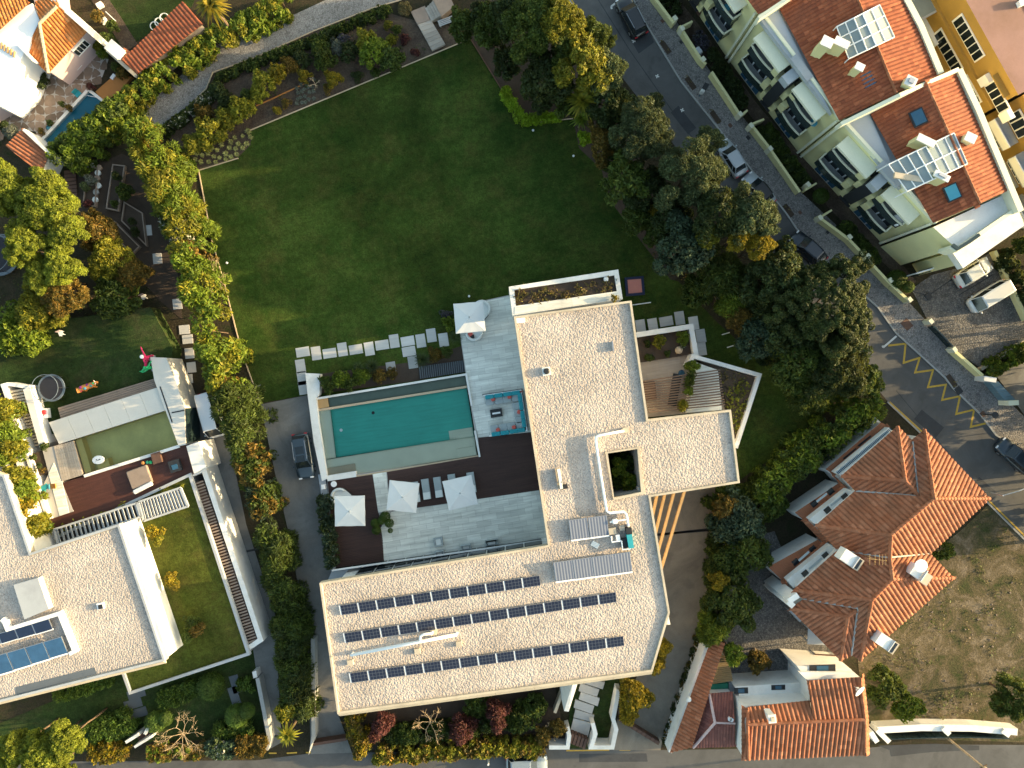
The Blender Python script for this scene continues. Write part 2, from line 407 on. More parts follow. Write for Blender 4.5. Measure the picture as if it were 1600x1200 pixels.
def m_foliage(name, c1, c2, c3, tip=None, p=.9, trans=.35, rough=.6):
    t = NT(name); g = t.n('ShaderNodeNewGeometry'); oi = t.n('ShaderNodeObjectInfo')
    st = [(.0, c1), (.5, c2), (p-.02, c3)]+([(p, tip), (1., tip)] if tip else [])
    c = t.ramp(g.outputs['Random Per Island'], st)
    c = t.mix(1.0, c, t.ramp(t.noise(t.pos(), .8, 4, .6), [(.3, .6), (.7, 1.35)]), 'MULTIPLY')
    c = t.mix(1.0, c, t.ramp(oi.outputs['Random'], [(0, .85), (1, 1.15)]), 'MULTIPLY')
    d = t.n('ShaderNodeBsdfPrincipled'); t.l(c, d.inputs['Base Color']); d.inputs['Roughness'].default_value = rough; d.inputs['Specular IOR Level'].default_value = .25
    tr = t.n('ShaderNodeBsdfTranslucent'); t.l(t.mix(.3, c, mul((1., .9, .2), .2)), tr.inputs['Color'])
    mx = t.n('ShaderNodeMixShader'); mx.inputs[0].default_value = trans
    t.l(d.outputs[0], mx.inputs[1]); t.l(tr.outputs[0], mx.inputs[2]); t.l(mx.outputs[0], t.out.inputs['Surface'])
    return t.mat
F = {}
F['dark'] = m_foliage('dark_green_leaves', (.020, .034, .010), (.032, .052, .014), (.048, .072, .02))
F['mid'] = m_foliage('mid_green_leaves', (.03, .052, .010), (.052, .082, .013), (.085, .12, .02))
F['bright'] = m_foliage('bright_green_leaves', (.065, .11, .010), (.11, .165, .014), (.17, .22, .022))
F['yellow'] = m_foliage('yellow_green_leaves', (.09, .105, .010), (.17, .175, .015), (.24, .23, .022), (.28, .24, .024), .86)
F['gold'] = m_foliage('golden_leaves', (.13, .105, .009), (.25, .19, .012), (.36, .26, .016), (.07, .09, .012), .85)
F['orange'] = m_foliage('orange_brown_leaves', (.06, .058, .012), (.115, .085, .017), (.18, .11, .02), (.26, .15, .028), .84)
F['olive'] = m_foliage('grey_olive_leaves', (.036, .052, .020), (.056, .078, .030), (.085, .112, .045), trans=.25)
F['blue'] = m_foliage('blue_green_leaves', (.026, .05, .028), (.042, .072, .04), (.065, .10, .055), trans=.25)
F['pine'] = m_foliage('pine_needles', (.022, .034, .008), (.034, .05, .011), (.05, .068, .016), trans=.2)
F['pinelit'] = m_foliage('sunlit_pine_needles', (.08, .11, .011), (.15, .185, .016), (.22, .25, .024), trans=.4)  # lit version of the pine needles, sunshine put into the leaf colour
F['red'] = m_foliage('burgundy_leaves', (.05, .014, .016), (.085, .024, .026), (.13, .045, .04), trans=.25)
F['violet'] = m_foliage('lavender_flowers', (.05, .05, .07), (.075, .065, .10), (.05, .06, .03), trans=.2)
F['silver'] = m_foliage('silver_leaves', (.12, .13, .11), (.17, .18, .15), (.06, .08, .04), trans=.2)
F['tuft'] = m_foliage('pale_tuft_blades', (.24, .25, .07), (.34, .33, .11), (.42, .41, .17), trans=.3)
F['clip'] = m_foliage('clipped_green_leaves', (.045, .085, .012), (.06, .11, .015), (.08, .13, .02), trans=.25)
F['flower'] = m_foliage('white_flower_leaves', (.03, .05, .014), (.045, .07, .018), (.06, .09, .02), (.55, .52, .42), .84, trans=.2)
F['sedumplants'] = m_foliage('sedum_leaves', (.05, .055, .015), (.085, .07, .02), (.13, .085, .03), (.20, .17, .03), .88)
F['lime'] = m_foliage('lime_hedge_leaves', (.17, .28, .012), (.22, .34, .016), (.28, .40, .02))
F['dry'] = m_foliage('dry_grass_blades', (.16, .12, .05), (.22, .17, .08), (.10, .10, .03), trans=.25)
# ------------------------------------------------------------------ foliage
def np_mesh(name, V, Fq, mats, mi=None):
    """V (n,3), Fq (m,4) quads (triangle when the last index repeats)"""
    me = bpy.data.meshes.new(name); me.vertices.add(len(V)); me.vertices.foreach_set('co', V.astype(np.float32).ravel())
    me.loops.add(Fq.size); me.loops.foreach_set('vertex_index', Fq.astype(np.int32).ravel())
    me.polygons.add(len(Fq)); me.polygons.foreach_set('loop_start', np.arange(0, Fq.size, Fq.shape[1], dtype=np.int32))
    for mt in mats: me.materials.append(mt)
    if mi is not None: me.polygons.foreach_set('material_index', mi.astype(np.int32))
    me.update(calc_edges=True); me.validate(); return me
def leaf_quads(C, N, L, W, up=.25, jit=.7, twist=None):
    n = len(C); N = N+RNG.normal(0, jit, (n, 3)); N[:, 2] += up; N[:, 0] += .5       # blades turn towards the light
    N /= np.linalg.norm(N, axis=1, keepdims=True)+1e-9
    T = RNG.normal(0, 1, (n, 3)) if twist is None else twist+RNG.normal(0, .35, (n, 3))
    T -= N*np.sum(T*N, axis=1, keepdims=True); T /= np.linalg.norm(T, axis=1, keepdims=True)+1e-9
    B = np.cross(N, T); k = RNG.uniform(.45, 1.45, (n, 1)); l, w_ = L*k, W*k
    tip = C+T*l-N*l*.25
    V = np.stack([C-T*l, C+B*w_+T*l*.1, tip, C-B*w_+T*l*.1], axis=1).reshape(-1, 3)
    return V, np.arange(n*4).reshape(-1, 4)
def blob_leaves(B, L, W, cover=1.7, up=.3, jit=.6, low=-.25, out=0.0, spike=0.0):
    """leaf faces over the shells of blobs B (n,6: centre, radii)"""
    cs, ns = [], []
    for b in B:
        r = b[3:]; a = 4*math.pi*((r[0]*r[1])**1.6/3+(r[0]*r[2])**1.6/3+(r[1]*r[2])**1.6/3)**(1/1.6)*.62
        n = max(6, int(cover*a/(2*L*W)))
        d = RNG.normal(0, 1, (n*2, 3)); d /= np.linalg.norm(d, axis=1, keepdims=True); d = d[d[:, 2] > low][:n]
        rad = 1-np.abs(RNG.normal(0, .13, (len(d), 1)))+out*RNG.random((len(d), 1))**3
        cs.append(b[:3]+d*r*rad); ns.append(d)
    C, N = np.concatenate(cs), np.concatenate(ns)
    if spike:
        tw = N*spike+np.array([0, 0, -.25]); N2 = RNG.normal(0, 1, N.shape)+N*.5; return leaf_quads(C+N*L*.5*spike, N2, L, W, up, .2, tw)
    return leaf_quads(C, N, L, W, up, jit)
def crown_blobs(R, h, br, depth=.6, fill=1.0, irr=.25, rx=1.0, ry=1.0, lean=(0, 0)):
    """sub-crowns over a dome: radius R, top h, blob radius br; centre at (0,0)"""
    n = max(3, int(fill*1.5*(R/br)**2)); out = []
    for i in range(n):
        t = i*2.39996+RNG.normal(0, .25); q = math.sqrt((i+.5)/n); q = min(1.0, q*(1+RNG.normal(0, .05)))
        k = 1+irr*math.sin(3*t+R)+irr*.5*math.sin(5*t+2*R)
        rho = q*max(.2, R-br*.6)*k; b = br*RNG.uniform(.68, 1.28)
        z = h-b-depth*R*(q**2.2)+RNG.normal(0, .18*br)
        x_, y_ = rho*math.cos(t)*rx+lean[0], rho*math.sin(t)*ry+lean[1]; out.append((x_, y_, max(b*.6, z), b, b, b*RNG.uniform(.75, 1.0)))
        if q > .72:
            for k in (1.5, 3.0):
                if z-k*b > .4*h: out.append((x_*(1-.06*k), y_*(1-.06*k), z-k*b, b*1.1, b*1.1, b*1.1))
    return np.array(out)
STY = {   # leaf half length, half width, blob radius as share of crown radius, cover, up, jitter, dome depth
    'broad': (.19, .08, .21, 1.6, .12, .85, .55), 'fine': (.15, .05, .16, 1.6, .12, .85, .6),
    'pine': (.12, .04, .088, 2.0, .35, .7, .42), 'olive': (.17, .04, .2, 1.7, .1, .85, .5),
    'big': (.23, .09, .22, 1.5, .2, .8, .5), 'clip': (.08, .045, 1.0, 2.6, .1, .35, .1), 'conifer': (.24, .05, .26, 1.7, .3, .5, .9),
    'cloud': (.13, .05, .2, 1.9, .15, .8, .42)}
SPIKE = {'conifer': 1.0, 'big': .25, 'olive': .5, 'fine': .3}
def trunk_mb(h, r, R, z0=0.0, nl=5, lean=(0, 0)):
    mb = MB(); top = Vector((lean[0], lean[1], h))
    mb.tube([(0, 0, z0-.15), (lean[0]*.15+.05, lean[1]*.15, h*.3), (lean[0]*.5-.04, lean[1]*.5+.05, h*.6), top], [r*1.25, r, r*.75, r*.35], 7)
    for i in range(nl):
        a = i*2.4+R; f = .35+.1*(i % 4); b = Vector((lean[0]*f, lean[1]*f, h*f))
        e = Vector((lean[0]+R*.55*math.cos(a), lean[1]+R*.55*math.sin(a), h*min(.97, f+.38)))
        mb.tube([b, b.lerp(e, .5)+Vector((0, 0, -.1*R)), e], [r*.5, r*.35, r*.14], 5)
    return mb
def tree(name, label, u, v, r, h, sty, fol, cat='tree', z0=0.0, trunk=True, bark='bark', rx=1., ry=1., ang=0., br=None, depth=None, group=None, fill=1., irr=.22, cover=None):
    """r = crown radius in survey units"""
    R = r*S*(H-z0-h*.75)/H; c = P(u, v, z0+h*.75); L, W, bs, cov, up, jit, dp = STY[sty]
    b = (br if br else max(.22, min(1.5, R*bs)))
    if sty == 'clip': B = np.array([(0, 0, max(R*.6, h-R*.95), R*rx, R*ry, min(R*.95, h*.55))]); L, W = min(L, R*.12), min(W, R*.07)
    else: B = crown_blobs(R, h, min(b, R*.6), depth if depth is not None else dp, fill, irr, rx, ry)
    lv = min(1.0, .45+R*.28); V, Q = blob_leaves(B, L*lv, W*lv, cover or cov, up, jit, low=-.35, out=.15, spike=SPIKE.get(sty, 0) if trunk else 0)
    if ang:
        ca, sa = math.cos(ang), math.sin(ang); V[:, :2] = V[:, :2] @ np.array([[ca, sa], [-sa, ca]])
    t = thing(name, label, cat, (c.x, c.y, z0), 0, group)
    o = bpy.data.objects.new('crown' if cat == 'tree' else 'foliage', np_mesh('crown', V, Q, [F[fol]])); COL.objects.link(o); o.parent = t
    if trunk:
        mb = trunk_mb(h*.82, max(.03, min(.2, R*.06)), R) if cat == 'tree' and sty != 'cloud' else trunk_mb(h*.7, .10, R*.5, nl=2) if sty == 'cloud' else trunk_mb(h*.6, max(.015, R*.05), R*.8, nl=4)
        mb.build('trunk' if cat == 'tree' else 'stem', M[bark], t, smooth=True, world=False)
    return t
def hedge(name, label, line, wd, h, sty, fol, cat='hedge', z0=0.0, br=None, dens=1.0, cover=None, ragged=.3, wob=.5, box=False, fol2=None, share2=.3, group=None):
    """line of survey units measured at hedge height, wd = width in survey units"""
    p = PX(line, z0+h*.8); W2 = wd*S*1.02/2; L, Wd, bs, cov, up, jit, dp = STY[sty]; b = (br*.75 if br else max(.25, min(.65, W2*.4))); B = []
    for i in range(len(p)-1):
        a, c = p[i], p[i+1]; e = c-a; n = max(1, int(dens*e.length*2*W2/(b*b*1.35))); d = e.normalized(); q = Vector((-d.y, d.x))
        for k in range(n):
            t = RNG.random(); s = RNG.uniform(-1, 1); k2 = 1+ragged*math.sin(t*e.length*1.3+i)*.6
            pt = a+e*t+q*s*(W2-b*.5)*k2; bb = b*RNG.uniform(.7, 1.25)
            z = h-bb-(0 if box else .45*h*abs(s)**3)+RNG.normal(0, wob*b*.4)
            B.append((pt.x, pt.y, z0+max(bb*.6, z), bb, bb, bb*.85))
            if h > 2.2*b and abs(s) > .45: B.append((pt.x, pt.y, z0+max(bb*.6, z-h*.42), bb, bb, bb*1.1))
    B = np.array(B); mi = None; mats = [F[fol]]
    if fol2:
        m2 = RNG.random(len(B)) < share2; V1, Q1 = blob_leaves(B[~m2], L, Wd, cover or cov, up, jit, low=-.3, out=.25, spike=SPIKE.get(sty, 0))
        V, Q = V1, Q1
        if m2.any():
            V2, Q2 = blob_leaves(B[m2], L, Wd, cover or cov, up, jit, low=-.3, out=.25, spike=SPIKE.get(sty, 0))
            V = np.concatenate([V1, V2]); Q = np.concatenate([Q1, Q2+len(V1)]); mi = np.concatenate([np.zeros(len(Q1)), np.ones(len(Q2))]); mats.append(F[fol2])
    else: V, Q = blob_leaves(B, L, Wd, cover or cov, up, jit, low=-.3, out=.25, spike=SPIKE.get(sty, 0))
    c = np.array([p[0].x, p[0].y, z0])
    t = thing(name, label, cat, c, 0, group)
    o = bpy.data.objects.new('foliage', np_mesh('foliage', V-c, Q, mats, mi)); COL.objects.link(o); o.parent = t
    mb = MB()
    for i in range(len(p)-1):
        n = max(2, int((p[i+1]-p[i]).length/1.6))
        for k in range(n):
            q = p[i].lerp(p[i+1], (k+.5)/n)
            mb.tube([(q.x, q.y, z0-.1), (q.x+RNG.normal(0, .15), q.y+RNG.normal(0, .15), z0+h*.7)], [.06, .025], 5)
    mb.build('stem', M['bark'], t)
    return t
def rosette(name, label, u, v, r, h, fol, cat='plant', n=60, z0=0., wid=.05, group=None, droop=.5, trunk=True, tiers=3):
    """palm, yucca or cordyline head: arching blades from one heart"""
    R = r*S*(H-z0-h)/H; c = P(u, v, z0+h); V, Q = [], []
    for i in range(n):
        t = i*2.39996; el = [1.25, .75, .3, -.1][int(i*tiers/n)] if tiers > 1 else .5
        el += RNG.normal(0, .15); Lb = R*RNG.uniform(.8, 1.1); d = np.array([math.cos(t), math.sin(t), 0]); sd_ = np.array([-d[1], d[0], 0]); o = len(V)
        for k in range(5):
            q = k/4; rr = Lb*q*math.cos(el)*(1+.1*q) if el < 1.2 else Lb*q*.35
            z = Lb*(q*math.sin(el)-droop*q*q*.8); w_ = wid*R*(math.sin(math.pi*min(1, q*.8+.2)))*1.2+.004
            cpt = np.array([0, 0, h])+d*rr+np.array([0, 0, z]); V += [cpt-sd_*w_, cpt+sd_*w_]
        for k in range(4): Q.append((o+2*k, o+2*k+1, o+2*k+3, o+2*k+2))
    t = thing(name, label, cat, (c.x, c.y, z0), 0, group)
    o = bpy.data.objects.new('crown', np_mesh('crown', np.array(V), np.array(Q), [F[fol]])); COL.objects.link(o); o.parent = t
    if trunk: MB().tube([(0, 0, -.1), (.03, .02, h*.5), (0, 0, h)], [R*.10+.03, R*.08+.02, R*.07+.02], 7).build('trunk', M['bark'], t, world=False)
    return t
def bare_tree(name, label, u, v, r, h, z0=0., n=5, depth=4, mat='palebark', base=None, cat='tree'):
    R = r*S*.95; c = P(u, v, z0+h*.4); b0 = P(*base, z0) if base else Vector((c.x, c.y, z0))
    t = thing(name, label, cat, (b0.x, b0.y, z0)); tr, tw = MB(), MB()
    off = Vector((c.x-b0.x, c.y-b0.y, h*.4)); tr.tube([(0, 0, -.1), off*.5+Vector((.05, .05, 0)), off], [.09, .065, .045], 7)
    def grow(p, d, l, rad, k):
        e = p+d*l; m = (p+e)/2+Vector(RNG.normal(0, .06*l, 3)); (tr if k == depth else tw).tube([p, m, e], [rad, rad*.85, rad*.7], 5 if k > 1 else 4)
        if k == 0: return
        for i in range(3 if k > 1 else 4):
            nd = (d+Vector(RNG.normal(0, .55, 3))); nd.z = nd.z*.7+.12; grow(e, nd.normalized(), l*RNG.uniform(.55, .85), rad*.62, k-1)
    for i in range(n):
        a = i*2*math.pi/n+.4; grow(off, Vector((math.cos(a), math.sin(a), RNG.uniform(.25, .9))).normalized(), R*.36, .034, depth-1)
    tr.build('trunk', M[mat], t, smooth=True, world=False); tw.build('branches', M[mat], t, world=False)
    return t
def scatter_plants(name, label, poly, n, L, W, fol, z=0.0, hmax=.25, mats=None, clump=.25, avoid=None):
    """low cover nobody could count: one object"""
    pp = PX(poly, z); xs = [p[0] for p in pp]; ys = [p[1] for p in pp]; C = []
    av = [PX(a, z) for a in (avoid or [])]
    while len(C) < n:
        q = (RNG.uniform(min(xs), max(xs)), RNG.uniform(min(ys), max(ys)))
        if inside(q, pp) and not any(inside(q, a) for a in av):
            m = int(RNG.integers(6, 16)); k = clump*RNG.uniform(.5, 1.5)
            for _ in range(m): C.append((q[0]+RNG.normal(0, k), q[1]+RNG.normal(0, k), z+RNG.uniform(.02, hmax)))
    C = np.array(C); N = np.tile(np.array([0, 0, 1.0]), (len(C), 1)); V, Q = leaf_quads(C, N, L, W, .3, .7)
    c = np.array([pp[0].x, pp[0].y, z]); o = bpy.data.objects.new(name, np_mesh(name, V-c, Q, [F[fol]])); COL.objects.link(o); o.location = c
    return stuff(o, label)
# ------------------------------------------------------------------ clay tile roofs
def plane_fit(pts):
    A = np.array([(p[0], p[1], 1) for p in pts]); z = np.array([p[2] for p in pts]); return np.linalg.lstsq(A, z, rcond=None)[0]
def line_poly(poly, o, d):
    """interval of o + t d inside polygon"""
    ts = []; nrm = Vector((-d.y, d.x))
    for i in range(len(poly)):
        a, b = poly[i-1], poly[i]; da, db = (a-o).dot(nrm), (b-o).dot(nrm)
        if (da > 0) != (db > 0): q = a+(b-a)*(da/(da-db)); ts.append((q-o).dot(d))
    return (min(ts), max(ts)) if len(ts) >= 2 else None
def tile_face(mb, deck, pts, pitch=.40, course=.42, rise=.085, down=None, m=0):
    """pts: 3D corners of one convex roof plane. Rows of separate barrel tiles (islands) laid down the slope, on a deck."""
    a, b, c = plane_fit(pts); poly = ccw([Vector((p[0], p[1])) for p in pts])
    g = Vector((-a, -b)); d = g.normalized() if down is None else Vector(down).normalized(); q = Vector((-d.y, d.x))
    zf = lambda p: a*p.x+b*p.y+c
    if deck is not None: deck.add([(p.x, p.y, zf(p)-.03) for p in poly], [tuple(range(len(poly)))])
    ss = [p.dot(q) for p in poly]; s = min(ss)
    prof = [(-.5, 0), (-.4, .04), (-.26, .7), (0, 1), (.26, .7), (.4, .04), (.5, 0)]
    while s < max(ss):
        cs = s+pitch/2; iv = [line_poly(poly, q*(cs+k*pitch*.98), d) for k, _ in prof]; s += pitch
        ok = [x for x in iv if x]
        if len(ok) < 2: continue
        iv = [x if x else min(ok, key=lambda y: y[1]-y[0]) for x in iv]
        T0, T1 = min(x[0] for x in iv), max(x[1] for x in iv)
        n = max(1, int(round((T1-T0)/course)))
        for j in range(n):
            u0, u1 = T0+(T1-T0)*j/n, T0+(T1-T0)*(j+1)/n+.05; vs = []
            for (k, hh), x in zip(prof, iv):
                e0, e1 = max(u0, x[0]), min(u1, x[1]+.04)
                if e1 < e0: e0 = e1 = min(max(u0, x[0]), x[1])
                o = q*(cs+k*pitch*.98)
                p0, p1 = o+d*e0, o+d*e1
                vs += [(p0.x, p0.y, zf(p0)+rise*hh), (p1.x, p1.y, zf(p1)+rise*hh+.035)]
            mb.add(vs, [(2*i, 2*i+1, 2*i+3, 2*i+2) for i in range(6)], m)
def ridge(mb, a, b, r=.16, seg=.42, m=0):
    a, b = Vector(a), Vector(b); n = max(1, int((b-a).length/seg))
    for i in range(n):
        p, q = a.lerp(b, i/n), a.lerp(b, (i+1.08)/n); mb.tube([p+Vector((0, 0, .03)), q+Vector((0, 0, .06))], [r*.92, r*1.06], 8, m)
# ------------------------------------------------------------------ vehicles
def car(name, label, u, v, ang, L=4.4, W=1.8, hh=1.45, body=(.3, .3, .32), roof=None, z0=0.0, style='suv', group=None, glassroof=False, rail=False):
    """nose points along +x before turning by ang (radians, counter-clockwise)"""
    c = P(u, v, z0+.8); t = thing(name, label, 'van' if style == 'van' else 'car', (c.x, c.y, z0), ang, group)
    key = 'paint_%d_%d_%d' % tuple(int(x*999) for x in body)
    if key not in M:
        n = NT(key); M[key] = n.bsdf(n.mix(n.ramp(n.noise(n.obj(), 1.2, 4), [(.3, .0), (.7, .12)]), body, mul(body, .6)), .28, .5, .15, None, Coat_Weight=.6, Coat_Roughness=.08)
    pm = M[key]; a, b = L/2, W/2; belt = {'suv': .98, 'hatch': .90, 'van': 1.05}[style]
    hood = {'suv': .96, 'hatch': .86, 'van': 1.0}[style]
    st = [(-a, .72, .55), (-a+.06, .86, belt-.15), (-a+.3, .95, belt), (-a*.5, 1, belt), (0, 1, belt), (a*.42, 1, belt-.01), (a*.62, .98, hood), (a-.32, .92, hood-.12), (a-.1, .80, hood-.3), (a, .60, .5)]
    vs, fs = [], []; m = 9
    for x, wf, z in st:
        w_ = b*wf
        for y, zz in ((-w_*.9, .22), (-w_, .38), (-w_*.995, min(z-.06, .72)), (-w_*.94, z-.02), (-w_*.6, z+.025), (0, z+.04), (w_*.6, z+.025), (w_*.94, z-.02), (w_*.995, min(z-.06, .72)), (w_, .38), (w_*.9, .22)):
            vs.append((x, y, zz))
    m = 11
    for i in range(len(st)-1):
        for j in range(m-1): fs.append((i*m+j, i*m+m+j, i*m+m+j+1, i*m+j+1))
        fs.append((i*m+m-1, i*m+2*m-1, i*m+m, i*m))
    fs += [tuple(range(m)), tuple((len(st)-1)*m+j for j in range(m-1, -1, -1))]
    mb = MB(); mb.add(vs, fs); bo = mb.build('body', pm, t, smooth=True, world=False)
    # glasshouse: windscreen, rear screen, side glass; roof and pillars of the body
    f0, f1 = (a*.50, a*.20) if style != 'van' else (a*.92, a*.66)
    r0, r1 = {'suv': (-a+.22, -a+.52), 'hatch': (-a+.42, -a+.85), 'van': (-a+.12, -a+.2)}[style]
    bw, tw = b*.92, b*.74; zb, zt = belt+.0, hh
    base = [(f0, bw*.90), (a*.1, bw), (r0+.5, bw*.99), (r0, bw*.86)]; top = [(f1, tw*.96), (0, tw), (r1+.4, tw*.98), (r1, tw*.88)]
    gb, gt = base+[(x, -y) for x, y in base[::-1]], top+[(x, -y) for x, y in top[::-1]]
    g = MB(); n = len(gb); g.add([(x, y, zb) for x, y in gb]+[(x, y, zt-.05) for x, y in gt], [(i, (i+1) % n, n+(i+1) % n, n+i) for i in range(n)]+[tuple(range(n, 2*n))])
    g.build('window', M['glass'], t, world=False)
    rp = MB(); ins = [(x*1.0, y*1.02) for x, y in gt]; ins2 = [(x-math.copysign(.12, x), y-math.copysign(.12, y)) for x, y in gt]
    rp.add([(x, y, zt-.06) for x, y in ins]+[(x, y, zt-.005) for x, y in ins]+[(x, y, zt+.03) for x, y in ins2],
           [(i, (i+1) % n, n+(i+1) % n, n+i) for i in range(n)]+[(n+i, n+(i+1) % n, 2*n+(i+1) % n, 2*n+i) for i in range(n)]+[tuple(range(2*n, 3*n))])
    rm = pm
    if roof:
        k2 = 'paint_%d_%d_%d' % tuple(int(x*999) for x in roof)
        if k2 not in M: M[k2] = plain(k2, roof, .3, .05, 1, spec=.5)
        rm = M[k2]
    ro = rp.build('roof', rm, t, smooth=False, world=False)
    pl = MB()
    for i in (0, 3, 4, 7): pl.tube([(gb[i][0], gb[i][1]*1.0, zb-.02), (gt[i][0], gt[i][1]*1.01, zt-.03)], .05, 5)
    for i in (1, 2, 5, 6): pl.tube([(gb[i][0], gb[i][1], zb-.02), (gt[i][0], gt[i][1]*1.01, zt-.03)], .035, 5)
    pl.build('pillar', pm, t, world=False)
    if glassroof:
        for x0, x1 in ((-.05, .62), (-1.0, -.2)):
            MB().box(((x0+x1)/2-.1, 0, zt+.03), (x1-x0, tw*1.25, .025)).build('sunroof', M['glass'], ro, world=False)
    if rail:
        for s in (-1, 1): MB().tube([(r1+.25, s*tw*.9, zt+.04), (0, s*tw*.94, zt+.08), (f1-.25, s*tw*.9, zt+.04)], .025, 5).build('roof_rail', M['steel'], ro, world=False)
    for s in (-1, 1):
        MB().rbox((f0-.25, s*(b+.07), belt-.02), (.16, .2, .14), 0, 0, .03).build('mirror', pm, t, world=False)
        MB().box((a-.13, s*b*.62, hood-.26), (.14, .34, .12), 0).build('headlight', M['whitepaint'], t, world=False)
        MB().box((-a+.05, s*b*.68, belt-.22), (.10, .3, .16)).build('taillight', M['red'], t, world=False)
        for x in (-a*.60, a*.62):
            wm = MB(); prof = [(.10, -.1), (.31, -.1), (.33, -.06), (.33, .06), (.31, .1), (.10, .1)]; vs = []; fs = []
            for r, y in prof:
                for k in range(14): q = 2*math.pi*k/14; vs.append((x+r*math.cos(q), s*(b-.10)+y, .33+r*math.sin(q)))
            for i in range(5):
                for k in range(14): fs.append((i*14+k, i*14+(k+1) % 14, i*14+14+(k+1) % 14, i*14+14+k))
            wm.add(vs, fs); wo = wm.build('wheel', M['rubber'], t, world=False)
            MB().tube([(x, s*(b-.18), .33), (x, s*(b+.005), .33)], .2, 10).build('rim', M['steel'], wo, world=False)
    return t
# ------------------------------------------------------------------ garden furniture
def umbrella(label, u, v, side, ang, z0, h=2.7, slump=0.0):
    c = P(u, v, z0+h); t = thing('parasol', label, 'parasol', (c.x, c.y, z0), ang, 'square white parasols on the terrace')
    a = side/2; vs, fs = [(0, 0, h+.34)], []; ring = []
    for k in range(8):
        q = k*math.pi/4+math.pi/4; s_ = a/max(abs(math.cos(q)), abs(math.sin(q))); ring.append((s_*math.cos(q), s_*math.sin(q)))
    for f, zz in ((.33, h+.225), (.68, h+.105), (1.0, h)):
        for k, (x, y) in enumerate(ring):
            x2, y2 = ring[(k+1) % 8]; vs.append((x*f, y*f, zz)); vs.append(((x+x2)/2*f*.985, (y+y2)/2*f*.985, zz-.008*f))
    vs += [(x*1.0, y*1.0, h-.16) if i % 2 == 0 else (x, y, h-.18) for i, (x, y, _) in enumerate(vs[33:49])]
    for k in range(16): fs.append((0, 1+k, 1+(k+1) % 16))
    for r in range(3):
        for k in range(16): fs.append((1+r*16+k, 1+(r+1)*16+k, 1+(r+1)*16+(k+1) % 16, 1+r*16+(k+1) % 16))
    MB().add(vs, fs).build('canopy', M['canvas'], t, world=False)
    MB().tube([(0, 0, 0), (0, 0, h+.4)], .035, 8).build('pole', M['whitepaint'], t, world=False)
    MB().lathe((0, 0, h+.28), [(.09, 0), (.10, .06), (.05, .12), (.01, .15)], 10).build('finial', M['greyfab'], t, world=False)
    MB().box((0, 0, .05), (.8, .8, .1)).build('base', M['grey'], t, world=False)
    for k in range(8):
        x, y = ring[k]; MB().tube([(0, 0, h+.34), (x*.98, y*.98, h-.04)], .014, 4).build('rib', M['whitepaint'], t, world=False)
    return t
def lounger(label, u, v, ang, z0, group):
    c = P(u, v, z0+.35); t = thing('sun_lounger', label, 'sun lounger', (c.x, c.y, z0), ang, group)
    MB().box((0, 0, .24), (.80, 2.15, .06)).build('frame', M['greyfab'], t, world=False)
    MB().rbox((0, .36, .27), (.74, 1.36, .1), 0, 0, .05).build('seat_cushion', M['greyfab'], t, world=False)
    MB().box((0, -.68, .42), (.74, .74, .1), 0, 0, 0, -.32).build('back_cushion', M['palefab'], t, world=False)
    MB().box((0, -.93, .55), (.55, .18, .06), 0, 0, 0, -.32).build('pillow', M['palefab'], t, world=False)
    for x in (-.33, .33):
        for y in (-.9, .9): MB().box((x, y, .11), (.05, .05, .22)).build('leg', M['steel'], t, world=False)
    return t
# ================================================================== SETTING: ground, roads, paths
def ground(name, px, z, mat, label=None, holes=None):
    mb = MB(); pts = PX(px, 0); mb.prism(pts, -.35, z, 0, None, [PX(h, 0) for h in holes] if holes else None)
    return struct(mb.build(name, mat), label)
g = MB(); g.sheet([(-700, -700), (700, -700), (700, 700), (-700, 700)], 0.0); struct(g.build('ground', M['earth'], loc=(0, 0, 0)), 'dark earth and scrub around the plots')
ground('lawn', [(310, 265), (372, 246), (392, 226), (388, 204), (735, 60), (800, 165), (818, 192), (895, 184), (905, 232), (940, 265), (950, 310), (1000, 375), (1050, 440), (1150, 530), (1290, 640), (1200, 720), (1120, 772), (1000, 775), (500, 700), (482, 617), (406, 630), (376, 548), (350, 445), (330, 375)], .02, M['lawn'], 'large mown lawn behind the villa')
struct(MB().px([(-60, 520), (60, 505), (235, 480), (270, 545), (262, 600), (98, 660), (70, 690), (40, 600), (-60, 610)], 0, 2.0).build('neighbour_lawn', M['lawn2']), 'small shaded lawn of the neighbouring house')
ground('top_lawn', [(140, -60), (330, -60), (300, 10), (190, 80), (170, 50)], .02, M['lawn2'], 'rough lawn at the top of the photo')
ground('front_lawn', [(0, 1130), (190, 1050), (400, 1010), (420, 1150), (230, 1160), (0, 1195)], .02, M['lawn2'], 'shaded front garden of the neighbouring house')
ground('gravel_path', [(212, 186), (225, 168), (283, 118), (312, 92), (335, 72), (400, 45), (462, 22), (520, -5), (560, -40), (680, -40), (625, 0), (580, 12), (490, 47), (400, 88), (332, 112), (322, 137), (287, 172), (245, 204)], .03, M['path'], 'pale gravel path')
mb = MB(); mb.wall([(245, 205), (287, 173), (322, 138), (332, 113), (400, 89), (490, 48), (580, 13), (628, -1)], .12, -.1, .12); struct(mb.build('path_edging', M['tan']))
ground('road', [(868, -60), (890, 0), (960, 105), (1110, 300), (1388, 628), (1436, 674), (1542, 784), (1600, 842), (1800, 1010), (1850, 900), (1600, 707), (1557, 681), (1532, 648), (1490, 608), (1477, 591), (1400, 521), (1372, 481), (1282, 401), (1250, 366), (1230, 336), (1132, 213), (1065, 129), (1010, 39), (990, 0), (950, -60)], .006, M['asphalt'], 'asphalt side road')
